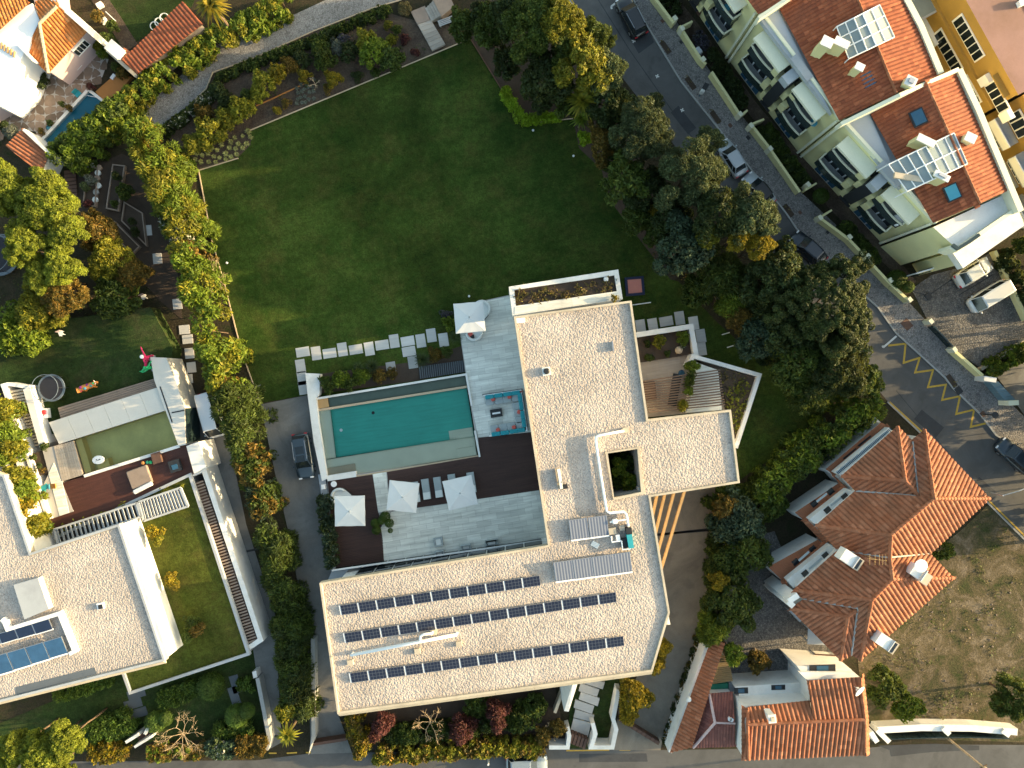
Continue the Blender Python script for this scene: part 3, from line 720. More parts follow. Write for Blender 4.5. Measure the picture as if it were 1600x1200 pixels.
ground('street', [(-300, 1300), (-300, 1192), (400, 1188), (486, 1177), (560, 1176), (865, 1169), (1046, 1172), (1160, 1170), (1360, 1168), (1420, 1163), (1600, 1164), (1900, 1168), (1900, 1300)], .006, M['asphalt'], 'asphalt street along the bottom')
ground('asphalt_patch', [(1372, 1165), (1460, 1162), (1530, 1165), (1530, 1172), (1455, 1175), (1392, 1182), (1390, 1172)], .014, M['asphalt2'])
ground('asphalt_patch', [(965, 14), (990, 0), (1010, 39), (1022, 66), (998, 84), (975, 45)], .014, M['asphalt2'])
for i, q in enumerate(([(1440, 640), (1475, 668), (1462, 684), (1428, 655)], [(1060, 165), (1088, 200), (1075, 210), (1048, 176)], [(1530, 745), (1560, 772), (1548, 784), (1520, 758)], [(40, 1194), (150, 1192), (150, 1200), (40, 1202)], [(905, 1178), (1010, 1177), (1012, 1190), (905, 1191)])): ground('asphalt_patch', q, .0135+.0002*i, M['asphalt2'])
ground('pavement', [(990, 0), (950, -60), (985, -60), (1025, 0), (1055, 32), (1095, 92), (1157, 180), (1200, 232), (1250, 300), (1327, 372), (1390, 441), (1452, 508), (1490, 548), (1535, 588), (1600, 652), (1800, 830), (1780, 850), (1600, 706), (1557, 680), (1532, 647), (1490, 607), (1477, 590), (1400, 520), (1372, 480), (1282, 400), (1250, 365), (1230, 335), (1132, 212), (1065, 128), (1010, 38)], .13, M['cobble'], 'cobbled pavement beside the apartment gardens')
mb = MB(); mb.wall([(950, -60), (990, 0), (1010, 38), (1065, 128), (1132, 212), (1230, 335), (1250, 365), (1282, 400), (1372, 480), (1400, 520), (1477, 590), (1490, 607), (1532, 647), (1557, 680), (1600, 706), (1780, 850)], .16, -.1, .137); struct(mb.build('kerb', M['grey']), 'stone kerb of the cobbled pavement')
mb = MB(); mb.wall([(868, -60), (890, 0), (916, 40), (960, 105)], .14, -.1, .12); mb.wall([(1387, 628), (1436, 674), (1542, 784), (1600, 842), (1700, 930)], .14, -.1, .12); struct(mb.build('kerb', M['grey']))
ground('driveway', [(407, 632), (482, 617), (500, 740), (520, 890), (530, 1120), (550, 1176), (486, 1178), (480, 1000), (455, 850), (430, 740)], .03, M['concrete'], 'concrete driveway west of the villa')
ground('neighbour_driveway', [(288, 618), (340, 612), (358, 690), (385, 820), (430, 960), (440, 1160), (418, 1172), (395, 1010), (370, 880), (328, 720), (302, 690)], .026, M['concrete'], 'narrow concrete driveway behind the hedge')
ground('ramp', [(1010, 765), (1118, 756), (1110, 880), (1100, 960), (1062, 1080), (1036, 1150), (1032, 1172), (958, 1172), (968, 1100), (1000, 1050), (1030, 970)], .03, M['ramp'], 'concrete ramp east of the villa')
for a, b in (((975, 842), (1113, 826)), ((1028, 835), (1114, 828)), ((355, 868), (402, 858)), ((402, 1150), (440, 1150))):
    mb = MB(); mb.wall([a, b], .22, .0, .037); struct(mb.build('drain_channel', M['dark']))
ground('parking_court', [(1424, 452), (1455, 430), (1500, 418), (1552, 393), (1602, 500), (1602, 530), (1533, 576), (1490, 546), (1452, 506)], .04, M['court'], 'cobbled parking court of the apartment block')
ground('garden_path', [(1030, -40), (1100, 50), (1185, 165), (1262, 255), (1385, 385), (1432, 440), (1420, 450), (1300, 330), (1180, 190), (1090, 80), (1010, -40)], .03, M['mulch'])
ground('driveway', [(1555, 585), (1600, 560), (1700, 520), (1750, 600), (1620, 660), (1600, 648)], .04, M['concrete'], 'grey driveway beyond the blue gate')
ground('waste_ground', [(1340, 1030), (1400, 960), (1452, 868), (1500, 830), (1545, 788), (1600, 845), (1720, 950), (1720, 1158), (1600, 1160), (1372, 1152), (1350, 1120)], .02, M['lot'], 'rough waste ground right of the hipped house')
ground('yard', [(1130, 850), (1210, 830), (1260, 950), (1320, 1040), (1250, 1070), (1140, 1065), (1125, 960)], .02, M['court'], 'stony back yard')
ground('flower_bed', [(310, 265), (372, 246), (392, 226), (388, 204), (735, 60), (700, 40), (640, 30), (590, 15), (490, 50), (400, 92), (335, 118), (300, 170), (255, 206), (300, 255)], .018, M['mulch'], 'planted bed between the path and the lawn')
ground('flower_bed', [(735, 60), (800, 165), (818, 192), (895, 184), (905, 232), (940, 265), (950, 310), (1000, 375), (1050, 440), (1100, 400), (1000, 250), (950, 150), (890, 60), (860, 0), (760, 0)], .018, M['soil'], 'shaded bed under the trees')
ground('kitchen_garden', [(80, 290), (190, 240), (235, 260), (275, 400), (285, 500), (250, 470), (150, 360)], .018, M['soil'], 'dark kitchen garden')
ground('shrub_bed', [(492, 585), (650, 565), (722, 540), (728, 580), (650, 595), (500, 615)], .03, M['soil'], 'planted bed along the pool')
ground('front_bed', [(540, 1110), (865, 1062), (885, 1165), (570, 1172)], .03, M['soil'], 'front bed of the villa')
ground('shade_lawn', [(985, 420), (1060, 440), (1150, 535), (1290, 645), (1150, 755), (1160, 640), (1190, 585), (1090, 555), (1085, 505), (990, 520)], .026, M['lawn'])
# upper-left patio of irregular flat stones
pat = [(-40, 150), (40, 128), (100, 80), (140, 70), (170, 92), (160, 120), (145, 135), (70, 225), (55, 205), (20, 205), (-40, 240)]
ground('patio', pat, .012, M['joint'], 'stone patio by the narrow pool')
pat_o = bpy.data.objects['patio']; pw = PX(pat, 0); ns = 0; step = .95
gx = {}
def gj(i, j):
    if (i, j) not in gx: gx[(i, j)] = Vector((-58+i*step+random.uniform(-.3, .3), 24+j*step+random.uniform(-.3, .3)))
    return gx[(i, j)]
for i in range(18):
    for j in range(20):
        q = [gj(i, j), gj(i+1, j), gj(i+1, j+1), gj(i, j+1)]; c = centroid(q)
        if not inside(c, pw) or ns > 290: continue
        q = offset(q, .05); mid = [(q[k]+q[(k+1) % 4])/2+(c-(q[k]+q[(k+1) % 4])/2)*-.12 for k in range(4)]
        oc = [x for k in range(4) for x in (q[k]*.9+c*.1, mid[k])]
        MB().prism(oc, .0, .03+random.uniform(0, .02)).build('stone', M['crazy'], pat_o); ns += 1
# lawn edging of timber
for ln in ([(372, 247), (310, 266), (331, 376), (351, 446), (377, 549), (406, 629)], [(389, 204), (560, 133), (735, 60)], [(735, 60), (800, 166), (818, 193)], [(818, 193), (895, 185)]):
    mb = MB(); mb.wall(ln, .10, -.1, .10); tag(mb.build('lawn_edging', M['tan'] if ln[0][0] != 735 else M['brownwood']), {372: 'long pale timber edging on the left side of the lawn', 389: 'timber edging between lawn and the upper flower bed', 735: 'dark timber edging at the upper right corner of the lawn', 818: 'short timber edging in front of the low bright hedge'}[ln[0][0]], 'edging')
mb = MB(); mb.wall([(400, 165), (430, 152), (480, 128)], .1, -.1, .14); tag(mb.build('bed_edging', M['orangebox']), 'short rusty edging inside the upper flower bed', 'edging')
# road paint
mb = MB(); zz = [(1388, 540), (1415, 537), (1412, 567), (1437, 559), (1430, 582), (1458, 578), (1450, 605), (1478, 601), (1472, 625), (1500, 619), (1494, 647), (1522, 640), (1517, 667), (1542, 661)]
mb.wall(zz, .20, -.05, .013); struct(mb.build('zigzag_marking', M['yellowline']), 'yellow zigzag no-parking line on the road')
for ln in ([(1380, 543), (1401, 525)], [(1380, 543), (1379, 540)], [(955, 10), (966, 2), (975, -2)], [(955, 10), (956, 14)]):
    mb = MB(); mb.wall(ln, .2, -.05, .017); struct(mb.build('bay_marking', M['whiteline']))
for u, v in ((990, 64), (1027, 119), (1066, 172)):
    mb = MB(); mb.wall([(u-3, v-1), (u+3, v+1)], .12, -.05, .016); mb.wall([(u+1, v-3), (u-1, v+3)], .12, -.05, .0175); struct(mb.build('bay_marking', M['whiteline']))
mb = MB(); mb.wall([(893, 0), (918, 37), (962, 102)], .16, -.05, .013); mb.wall([(1390, 628), (1437, 671), (1545, 782), (1610, 846)], .16, -.05, .0135); struct(mb.build('edge_marking', M['yellowline']), 'yellow line along the kerb')
mb = MB()
for a, b in (((885, 1173), (952, 1172)), ((968, 1172), (985, 1172)), ((1000, 1171), (1016, 1171)), ((420, 1177), (432, 1177)), ((448, 1177), (464, 1176)), ((478, 1176), (494, 1176)), ((510, 1176), (524, 1175))): mb.wall([a, b], .14, -.05, .013)
struct(mb.build('edge_marking', M['yellowline']))
mb = MB(); mb.wall([(935, 0), (985, 80), (1062, 190), (1110, 250)], .09, -.05, .0125); mb.wall([(1400, 610), (1500, 730), (1560, 800)], .07, -.05, .0125); struct(mb.build('asphalt_seam', M['asphalt2']))
for i, (u, v, s) in enumerate(((1035, 33, .4), (1064, 66, .35), (1141, 196, .45), (1169, 215, .45), (1250, 332, .4), (1293, 363, .35), (1417, 507, 1.1), (1498, 610, .8), (1536, 647, .6), (1451, 463, .7))):
    c = P(u, v, .13); mb = MB(); mb.box((c.x, c.y, .10), (s, s*.8, .09), -.85); struct(mb.build('manhole_cover', M['dark'] if i % 2 else M['brownwood']))
for u, v in ((1040, 74), (1079, 130), (1118, 183), (1232, 329), (1487, 595)):
    c = P(u, v, .13); mb = MB(); mb.box((c.x, c.y, .09), (1.5, .55, .1), -.95); struct(mb.build('tree_pit', M['soil']))
    scatter_plants('weeds', 'dry weeds in a pavement tree pit', [(u-9, v-11), (u-4, v-11), (u+9, v+11), (u+4, v+11)], 14, .12, .03, 'dry', .13, .25, clump=.1)
# stepping slabs: parts of the garden walk
def walk(label, items, z=.05, w=1.42, d=1.0, mat='stepslab', name='stepping_stone_walk', a=A9):
    c = P(items[0][0], items[0][1], 0); t = thing(name, label, 'stepping stones', c)
    for it in items:
        u, v, vert = it[:3]; q = P(u, v, z); sz = (d, w, .07) if vert else (w, d, .07)
        MB().box((q.x, q.y, z-.02), sz, a+random.uniform(-.015, .015)).build('slab', M[mat], t)
walk('pale square stepping stones along the lower lawn edge near the pool', [(473, 550, 0), (494, 552, 1), (515, 552, 0), (535, 546, 1), (556, 546, 0), (577, 545, 1), (597, 539, 0), (616, 533, 1), (637, 533, 0), (657.5, 532.5, 1), (674, 524, 1), (693, 531, 1), (639, 549, 0), (469.5, 572, 1), (472, 591, 1), (474, 606, 1)])
walk('dull stepping stones in the shade right of the gravel roof', [(1001, 510, 1), (1020, 508, 1), (1041, 502, 0), (1062, 497, 1), (1084, 505, 1), (1095, 525, 1), (1096, 545, 1)])
walk('blue grey slabs in the dark strip beside the tall left hedge', [(246, 404, 1), (277, 475, 1), (288, 515, 0), (293, 530, 0), (296, 552, 1), (299, 574, 1), (293, 592, 0), (230, 360, 1)], a=.1, w=1.1, d=.95)
walk('rough dark slabs crossing the front garden between clipped bushes', [(208, 1100, 0), (213, 1084, 0), (216, 1114, 0), (366, 1087, 1), (368, 1069, 1)], a=.3, w=1.9, d=.95, mat='slate')
walk('small flat slabs in the planted bed beside the pool', [(611, 575, 1), (645, 566, 1)], w=1.3, d=1.0, mat='grey')

# ================================================================== VILLA
ZR, ZT = 7.6, .5
vl = thing('villa', 'modern flat-roofed villa with pale gravel roof and pool terrace', 'house', P(930, 800, 0))
roof = [(803, 495), (986, 470), (1012, 655), (1141, 640), (1155, 754), (1016, 776), (1046, 956), (1019, 1048), (528, 1114), (500, 910), (856, 851)]
well = [(949, 708), (995, 701), (1001, 768), (959, 777)]
rw = PX(roof, ZR); ww = PX(well, ZR)
rb = MB(); rb.prism(rw, ZR-.55, ZR-.02, 0, None, [ww]); slab = rb.build('roof', M['beige'], vl)
rg = MB(); rg.sheet(offset(rw, .16), ZR+.02, 0, [[q for q in ww]]); rg.build('gravel_layer', M['gravel'], slab)
def rim(mb, poly, w, z0, z1, skip=()):
    p = ccw([Vector(q) for q in poly]); o = offset(p, w); n = len(p)
    for i in range(n):
        j = (i+1) % n
        vs = [(*p[i], z0), (*p[j], z0), (*o[j], z0), (*o[i], z0), (*p[i], z1), (*p[j], z1), (*o[j], z1), (*o[i], z1)]
        mb.add(vs, [(4, 5, 6, 7), (0, 1, 5, 4), (2, 3, 7, 6)])
pr = MB(); rim(pr, rw, .20, ZR-.02, ZR+.24); pr.build('parapet', M['beige'], vl)
# raked fascia under the south edge, in cast lengths with open joints
a, b = Vector(PX([(528, 1114)], ZR)[0]), Vector(PX([(1019, 1048)], ZR)[0]); d = (b-a).normalized(); q = Vector((d.y, -d.x)); n = 8
for i in range(n):
    p0, p1 = a+(b-a)*(i/n)+d*.012, a+(b-a)*((i+1)/n)-d*.012
    MB().add([(*p0, ZR+.237), (*p1, ZR+.237), (*(p1+q*.50), ZR-.40), (*(p0+q*.50), ZR-.40), (*p0, ZR-.45), (*p1, ZR-.45)], [(0, 1, 2, 3), (3, 2, 5, 4), (0, 3, 4), (1, 5, 2)]).build('fascia_panel', M['beige'], vl)
cl = MB(); wo = PX([(945, 706), (998, 698), (1006, 771), (958, 781)], ZR)
cl.prism(wo, ZR, ZR+.30, 0, None, [ww]); cl.build('light_well_curb', M['beige'], slab)
wl = MB(); wi = offset(wo, -.02)
for i in range(4):
    p0, p1 = ccw(ww)[i-1], ccw(ww)[i]; e = (p1-p0).normalized(); o = Vector((e.y, -e.x))*.12
    wl.prism([p0, p1, p1+o, p0+o], .1, ZR-.03, 0)
wl.build('light_well_wall', M['grey'], vl)
# walls under the roof
wm = MB(); wm.prism(offset(rw, .9), .0, ZR-.56, 0, None, [offset(ww, -.2)]); wm.build('wall', M['white'], vl)
def windows_along(parent, p0, p1, n, z0, z1, gap=.15, proud=.03):
    p0, p1 = Vector(p0), Vector(p1); d = (p1-p0); L_ = d.length; d.normalize(); o = Vector((d.y, -d.x)); ang = math.atan2(d.y, d.x)
    for i in range(n):
        c = p0+d*(L_*(i+.5)/n)+o*proud; f = MB(); f.box((c.x, c.y, (z0+z1)/2), (L_/n-gap, .06, z1-z0), ang); w_ = f.build('window', M['dark'], parent)
        c2 = c+o*.035; MB().box((c2.x, c2.y, (z0+z1)/2), (L_/n-gap-.14, .02, z1-z0-.14), ang).build('pane', M['glass'], w_)
iw = offset(rw, .9)
for i in range(len(iw)):
    p0, p1 = iw[i-1], iw[i]
    if (p1-p0).length > 6: windows_along(vl, p0+(p1-p0)*.06, p1-(p1-p0)*.06, int((p1-p0).length/2.2), ZT+.1, 3.2)
# concrete fin at the south entrance
fv = [P(896, 1064, 5.6), P(905, 1060, 5.6), P(888.5, 1112, 3.6), P(881.5, 1111, 3.6)]; f0 = [P(896, 1064, 5.6), P(905, 1060, 5.6), P(888.5, 1112, 3.6), P(881.5, 1111, 3.6)]
gl = Vector((-.9, .1, 0)); base = [Vector((p.x, p.y, 0)) for p in f0]; base[0] += Vector((-1.2, -.1, 0)); base[3] += Vector((-.15, .15, 0))
MB().add(fv+base, [(0, 3, 2, 1), (0, 1, 5, 4), (1, 2, 6, 5), (2, 3, 7, 6), (3, 0, 4, 7)]).build('concrete_fin', M['white'], vl)
# north planter and balcony strip
po = [(795, 448), (966, 421), (973, 467), (801, 493)]; pi = [(803.5, 453), (960, 430), (964, 455), (806, 478)]
mb = MB(); mb.prism(PX(po, 5.4), 0, 5.4, 0, None, [PX(pi, 5.4)]); npl = mb.build('planter', M['white'], vl)
MB().prism(offset(PX(pi, 5.4), -.02), 4.4, 5.15).build('soil', M['soil'], npl)
mb = MB(); bs = PX([(804, 479), (965, 455), (968, 466.5), (804, 491)], 5.4)
ax = (bs[1]-bs[0]); 
for i in range(9):
    p0, p1, p2, p3 = [bs[0]+(bs[1]-bs[0])*((i+e)/9) for e in (.005, .995)]+[bs[3]+(bs[2]-bs[3])*((i+e)/9) for e in (.995, .005)]
    MB().prism([p0, p1, p2, p3], 5.1, 5.425).build('slab', M['slab'], npl)
o = scatter_plants('planting', None, [(806, 456), (959, 434), (962, 453), (808, 476)], 480, .16, .06, 'sedumplants', 5.15, .4, clump=.22); o.name = 'sedum_planting'; o['label'] = 'reddish and green sedum filling the roof planter'
tree('shrub', 'small golden bush at the right end of the north roof planter', 960, 465, 6, .7, 'broad', 'gold', 'shrub', z0=5.4, trunk=False)
c = P(947, 436, 5.4); tag(MB().rbox((c.x, c.y, 5.15), (.45, .4, .3)).build('planter_box', M['palefab']), 'small pale box among the roof planting', 'box')
# east planter
po = [(990, 523), (1083, 507), (1093, 556), (1085, 560)]
mb = MB(); mb.wall([(986, 524.5), (1080, 510), (1088, 556)], .52, 0, 1.9); ep = tag(mb.build('garden_wall', M['white']), 'low white wall bending round the dark bed right of the roof', 'wall')
mb = MB(); mb.px([(990, 528), (1077, 514), (1084, 553), (998, 567)], 0, 1.2); struct(mb.build('planting_bed', M['soil']))
for u, v, r, f, l in ((1030, 532, 11, 'yellow', 'round yellow green bush in the dark walled bed'), (1069, 527, 11, 'bright', 'loose yellow green bush in the corner of the walled bed'), (1012, 536, 6, 'mid', 'thin upright shrub left in the walled bed'), (1015, 558, 7, 'mid', 'low green plant beside the paving in the walled bed'), (1068, 540, 6, 'flower', 'small white flowering plant in the walled bed'), (1043, 552, 5, 'mid', 'small plant in the middle of the walled bed')):
    tree('shrub', l, u, v, r, 1.1 if r > 9 else .6, 'broad', f, 'shrub', z0=1.2, br=.22)
c = P(1061, 547, 1.4); mb = MB(); mb.lathe((c.x, c.y, 1.15), [(.3, 0), (.42, .15), (.36, .35), (.15, .48)], 9); tag(mb.build('boulder', M['tan']), 'grey boulder in the walled bed', 'boulder')
# east terrace, slatted pergola and triangular planter
mb = MB(); mb.px([(998, 567), (1079, 553), (1086, 560), (1142, 590), (1135, 640), (1012, 652)], 0, .75); et = struct(mb.build('side_terrace', M['joint']), 'paved side terrace under the slatted pergola')
def pave(parent, px, z, ang, sx, sy, mat, gap=.009, name='slab', th=.03, offs=.5, zj=.004):
    poly = PX(px, z); e, f = Vector((math.cos(ang), math.sin(ang))), Vector((-math.sin(ang), math.cos(ang)))
    us = [p.dot(e) for p in poly]; vs = [p.dot(f) for p in poly]; j = 0; v = min(vs); cnt = 0; full = None
    while v < max(vs):
        u = min(us)-(sx*offs if j % 2 else 0)-random.uniform(0, .2)*sx
        while u < max(us):
            r = [e*(u+a)+f*(v+b) for a, b in ((gap, gap), (sx-gap, gap), (sx-gap, sy-gap), (gap, sy-gap))]
            q = clip(r, poly)
            if len(q) > 2 and abs(area2(q)) > .12:
                zt = z+th+random.uniform(0, zj)
                if full is not None and len(q) == 4 and abs(abs(area2(q))-abs(area2(r))) < 1e-3:
                    c = centroid(r); o = bpy.data.objects.new(name, full); COL.objects.link(o); o.parent = parent; o.location = Vector((c.x, c.y, zt))-ROOTLOC[parent.name]
                elif len(q) == 4 and abs(abs(area2(q))-abs(area2(r))) < 1e-3:
                    c = centroid(r); m2 = MB().prism([x-c for x in r], -th, 0, bottom=False); o = m2.build(name, M[mat], parent, world=False); o.location = Vector((c.x, c.y, zt))-ROOTLOC[parent.name]; full = o.data
                else: MB().prism(q, z, zt, bottom=False).build(name, M[mat], parent)
                cnt += 1
            u += sx
        v += sy; j += 1
    return cnt
pave(et, [(998, 567), (1079, 553), (1086, 560), (1120, 580), (1108, 640), (1012, 652)], .75, A9, 2.2, 1.2, 'board')
M['pslat'] = plain('weathered_brown_slat', (.17, .12, .09), .7, .15, 1)
pg = thing('pergola', 'dark slatted pergola between the gravel roof and the triangular planter', 'pergola', P(1065, 612, 0))
for i in range(14):
    t = i/13; p0 = P(1004+9*t, 596+48*t, 3.3); p1 = P(1125+8*t, 578+54*t, 3.3); 
    MB().tube([p0, p1], .07, 4).build('slat', M['pslat'], pg)
for i in (0, 4, 9, 13):
    t = i/13; q = P(1122+8*t, 579+53*t, 3.2); MB().tube([(q.x, q.y, .7), q], .05, 6).build('post', M['dark'], pg)
p0, p1 = P(1122, 576, 3.2), P(1132, 635, 3.2); MB().tube([p0, p1], .06, 4).build('beam', M['dark'], pg)
mb = MB(); mb.px([(1087, 566), (1104, 572), (1122, 578), (1128, 640), (1072, 645), (1084, 600)], .0, 2.3); tag(mb.build('bench_wall', M['slab']), 'pale flat plinth lit through the pergola slats', 'plinth')
mb = MB(); mb.wall([(1076, 572), (1083, 556.5), (1187, 586), (1150, 700)], .40, 0, 2.5); tag(mb.build('planter_wall', M['white']), 'white wall with a sharp corner round the triangular planter', 'wall')
mb = MB(); mb.px([(1090, 563), (1180, 590), (1150, 690), (1138, 640), (1128, 600), (1122, 578)], 0, 2.0); struct(mb.build('planting_bed', M['mulch']))
o = scatter_plants('creeper', 'yellow green creeper in the triangular planter', [(1135, 600), (1175, 595), (1150, 690), (1136, 640)], 300, .19, .08, 'yellow', 2.0, .4, clump=.3)
o = scatter_plants('creeper', 'thin dry creeper in the upper part of the triangular planter', [(1100, 572), (1175, 590), (1150, 612), (1130, 600)], 90, .15, .06, 'sedumplants', 2.0, .25, clump=.3)
for i, (u, v, r) in enumerate(((1083, 573, 10), (1077, 596, 9), (1075, 612, 8), (1066, 632, 9), (1080, 585, 7))):
    tree('shrub', ['leafy green bush at the upper end of the pergola', 'green shrub under the middle pergola slats', 'small shrub beside the lit plinth under the pergola', 'sunlit shrub at the lower end of the pergola', 'small bush just below the top pergola slat'][i], u, v, r, 3.2, 'broad', ['bright', 'mid', 'bright', 'yellow', 'mid'][i], 'shrub', z0=.75, br=.25)
c = P(1052, 590, 1.2); mb = MB(); mb.box((c.x+.2, c.y-1.3, .78), (.9, 3.4, .55), -.18); tag(mb.build('bench', M['dark']), 'dark bench in the shade under the pergola', 'bench')
c = P(1066, 583, 1.4); mb = MB(); mb.lathe((c.x, c.y, .78), [(.25, 0), (.36, .35), (.30, .5), (.22, .52)], 12); tag(mb.build('pot', M['bluewin']), 'blue pot beside the dark bench', 'pot')
c = P(1010, 605, 1.); mb = MB(); mb.rbox((c.x+.3, c.y-.4, .78), (1.3, 2.0, .75), .1); tag(mb.build('armchair', M['brownwood']), 'brown seat half under the roof edge by the pergola', 'seat')
# timber beams on the east side, running under the roof
bt = thing('timber_canopy', 'four honey coloured timber beams over the ramp', 'beams', P(1040, 820, 0))
for p0, p1 in (((1020, 804), (1029, 762)), ((1025, 830), (1041, 762)), ((1029, 859), (1055, 762)), ((1034, 886), (1071, 762))):
    a, b = P(*p0, 5.6), P(*p1, 5.6); d = (a-b).normalized(); a = a+d*1.5; c = (a+b)/2
    MB().box(c, ((a-b).length, .24, .3), math.atan2(d.y, d.x)).build('beam', M['wood'], bt)
mb = MB(); mb.px([(1044, 958), (1047.5, 976), (1041, 976), (1040, 960)], 0, 6); mb.build('pillar', M['white'], vl)
# plants in the light well
for u, v, r, l in ((965, 728, 14, 'sunlit leafy shrub in the upper part of the light well'), (981, 752, 14, 'leafy shrub in the lower part of the light well'), (983, 722, 12, 'dark shrub in the right corner of the light well'), (964, 752, 11, 'dark shrub in the left corner of the light well')):
    tree('shrub', l, u, v, r, 6.2 if 'leafy' in l else 5.2, 'big', 'bright' if 'leafy' in l else 'mid', 'shrub', z0=.1, br=.35, cover=1.2)

# ---- roof fittings
ORD = ['leftmost']+[w_ for w_ in 'second third fourth fifth sixth seventh eighth ninth tenth eleventh twelfth thirteenth fourteenth'.split()]
def pv_row(p0, p1, n, lab):
    a, b = Vector(P(*p0, ZR+.3)), Vector(P(*p1, ZR+.3)); d = (b-a); L_ = d.length/n; d.normalize(); ang = math.atan2(d.y, d.x); f = Vector((-d.y, d.x, 0)); first = None
    for i in range(n):
        c = a+d*(L_*(i+.5)); c = Vector((c.x, c.y, ZR+.03))
        if first is None:
            t = thing('photovoltaic_module', lab.replace('dark', 'leftmost'), 'solar panel', c, ang, lab.replace('dark solar panel in', 'solar panels in'))
            MB().box((0, 0, .22), (L_-.16, 1.02, .035), 0, 0, 0, .20).build('frame', M['steel'], t, world=False)
            MB().box((0, 0, .243), (L_-.20, .98, .01), 0, 0, 0, .20).build('cell_sheet', M['pv'], t, world=False)
            for x in (-.6, .6):
                MB().box((x, .42, .14), (.04, .04, .30)).build('leg', M['steel'], t, world=False); MB().box((x, -.42, .06), (.04, .04, .12)).build('leg', M['steel'], t, world=False)
            MB().box((-(L_/2), 0, .21), (.10, 1.0, .03), 0, 0, 0, .20).build('clamp_rail', M['whitepaint'], t, world=False); first = t
        else: copy_tree(first, None, c, ang, (ORD[i].split(' ')[0]+' solar panel from the left'+lab[16:] if i < n-1 else lab.replace('dark', 'rightmost')))
t = NT('photovoltaic_cells'); tc = t.n('ShaderNodeTexCoord'); sx = t.n('ShaderNodeSeparateXYZ'); t.l(tc.outputs['Object'], sx.inputs[0])
fx = t.math('FRACT', t.math('MULTIPLY', t.math('ADD', sx.outputs['X'], 5), 3.1)); fy = t.math('FRACT', t.math('MULTIPLY', t.math('ADD', sx.outputs['Y'], 5), 3.1))
ln = t.math('MAXIMUM', t.math('LESS_THAN', fx, .12), t.math('LESS_THAN', fy, .12))
M['pv'] = t.bsdf(t.mix(ln, (.010, .013, .030), (.07, .08, .10)), .18, .5)
t = NT('collector_tubes'); tc = t.n('ShaderNodeTexCoord'); sx = t.n('ShaderNodeSeparateXYZ'); t.l(tc.outputs['Object'], sx.inputs[0])
fx = t.math('FRACT', t.math('MULTIPLY', t.math('ADD', sx.outputs['X'], 5), 3.6))
M['tubes'] = t.bsdf(t.mix(t.math('LESS_THAN', fx, .42), (.10, .12, .17), (.25, .26, .29)), .3, .5)
pv_row((531.5, 954), (845, 907), 11, 'dark solar panel in the short upper row on the villa roof')
pv_row((538, 997.5), (964, 933), 15, 'dark solar panel in the middle row on the villa roof')
pv_row((547, 1060), (976, 1001.5), 15, 'dark solar panel in the lowest row on the villa roof')
def collector(px, label, group, z=ZR, lift=.45, mat='tubes'):
    """px: corners, top left first, clockwise"""
    q = [P(u, v, z+lift) for u, v in px]; c = (q[0]+q[1]+q[2]+q[3])/4; d = (q[1]-q[0]); w_ = d.length; h_ = (q[0]-q[3]).length; ang = math.atan2(d.y, d.x)
    t = thing('solar_collector', label, 'solar collector', (c.x, c.y, z), ang, group)
    MB().box((0, 0, lift), (w_-.03, h_-.02, .10), 0, 0, 0, .14).build('frame', M['steel'], t, world=False)
    MB().box((0, .0, lift+.055), (w_-.12, h_-.14, .02), 0, 0, 0, .14).build('tube_sheet', M[mat], t, world=False)
    MB().box((0, -h_/2+.05, lift-.10), (w_-.02, .14, .16)).build('header', M['whitepaint'], t, world=False)
    for x in (-w_/2+.1, w_/2-.1):
        MB().box((x, h_*.42, lift/2+.05), (.05, .05, lift+.1)).build('leg', M['steel'], t, world=False); MB().box((x, -h_*.42, lift/2-.07), (.05, .05, lift-.15)).build('leg', M['steel'], t, world=False)
collector([(888, 812), (917, 808), (921, 842), (893, 846)], 'tubular solar collector left in the upper pair', 'solar collectors on the villa roof')
collector([(918, 808), (948, 804), (952, 838), (922, 842)], 'tubular solar collector right in the upper pair', 'solar collectors on the villa roof')
labs = ['leftmost tubular collector in the row of four', 'second tubular collector from the left in the row of four', 'third tubular collector from the left in the row of four', 'rightmost tubular collector in the row of four']
for i in range(4):
    f = lambda a, b, t: (a[0]+(b[0]-a[0])*t, a[1]+(b[1]-a[1])*t)
    A, B, C_, D = (864, 878), (984, 861), (989, 895), (868, 911)
    collector([f(A, B, i/4), f(A, B, (i+1)/4), f(D, C_, (i+1)/4), f(D, C_, i/4)], labs[i], 'solar collectors on the villa roof')
def pipe(px, z, r, label, feet, name='roof_pipe', two=True):
    p = [P(u, v, z) for u, v in px]; t = thing(name, label, 'pipe', (p[0].x, p[0].y, ZR)); MB().tube(p, r, 8).build('jacket', M['pipewhite'], t, smooth=True)
    if two: MB().tube([Vector((q.x, q.y, q.z-r*2.0)) for q in p], r, 8).build('jacket', M['pipewhite'], t, smooth=True)
    for e in (p[0], p[-1]): MB().tube([(e.x, e.y, e.z), (e.x, e.y, ZR)], r, 8).build('riser', M['pipewhite'], t)
    for u, v in feet:
        c = P(u, v, ZR+.3); MB().box((c.x, c.y, ZR+.14), (.55, .5, .28), A9).build('support_block', M['beige'], t)
pipe([(974, 673.5), (935, 680.5), (931, 683), (931, 690), (939, 744), (948, 799), (953, 802), (975, 800), (979, 804), (982, 822)], ZR+.52, .108, 'long white insulated pipe running past the light well', [(978, 672)])
pipe([(549, 1024), (655, 1003.5), (713, 992.5)], ZR+.62, .12, 'straight white pipe between two rows of solar panels', [(547, 1036), (652, 1018), (717, 1007)])
pipe([(656, 1001), (657, 994), (662, 991), (675, 990)], ZR+.62, .12, 'short hooked white pipe joined to the straight roof pipe', [(677, 989)], two=False)
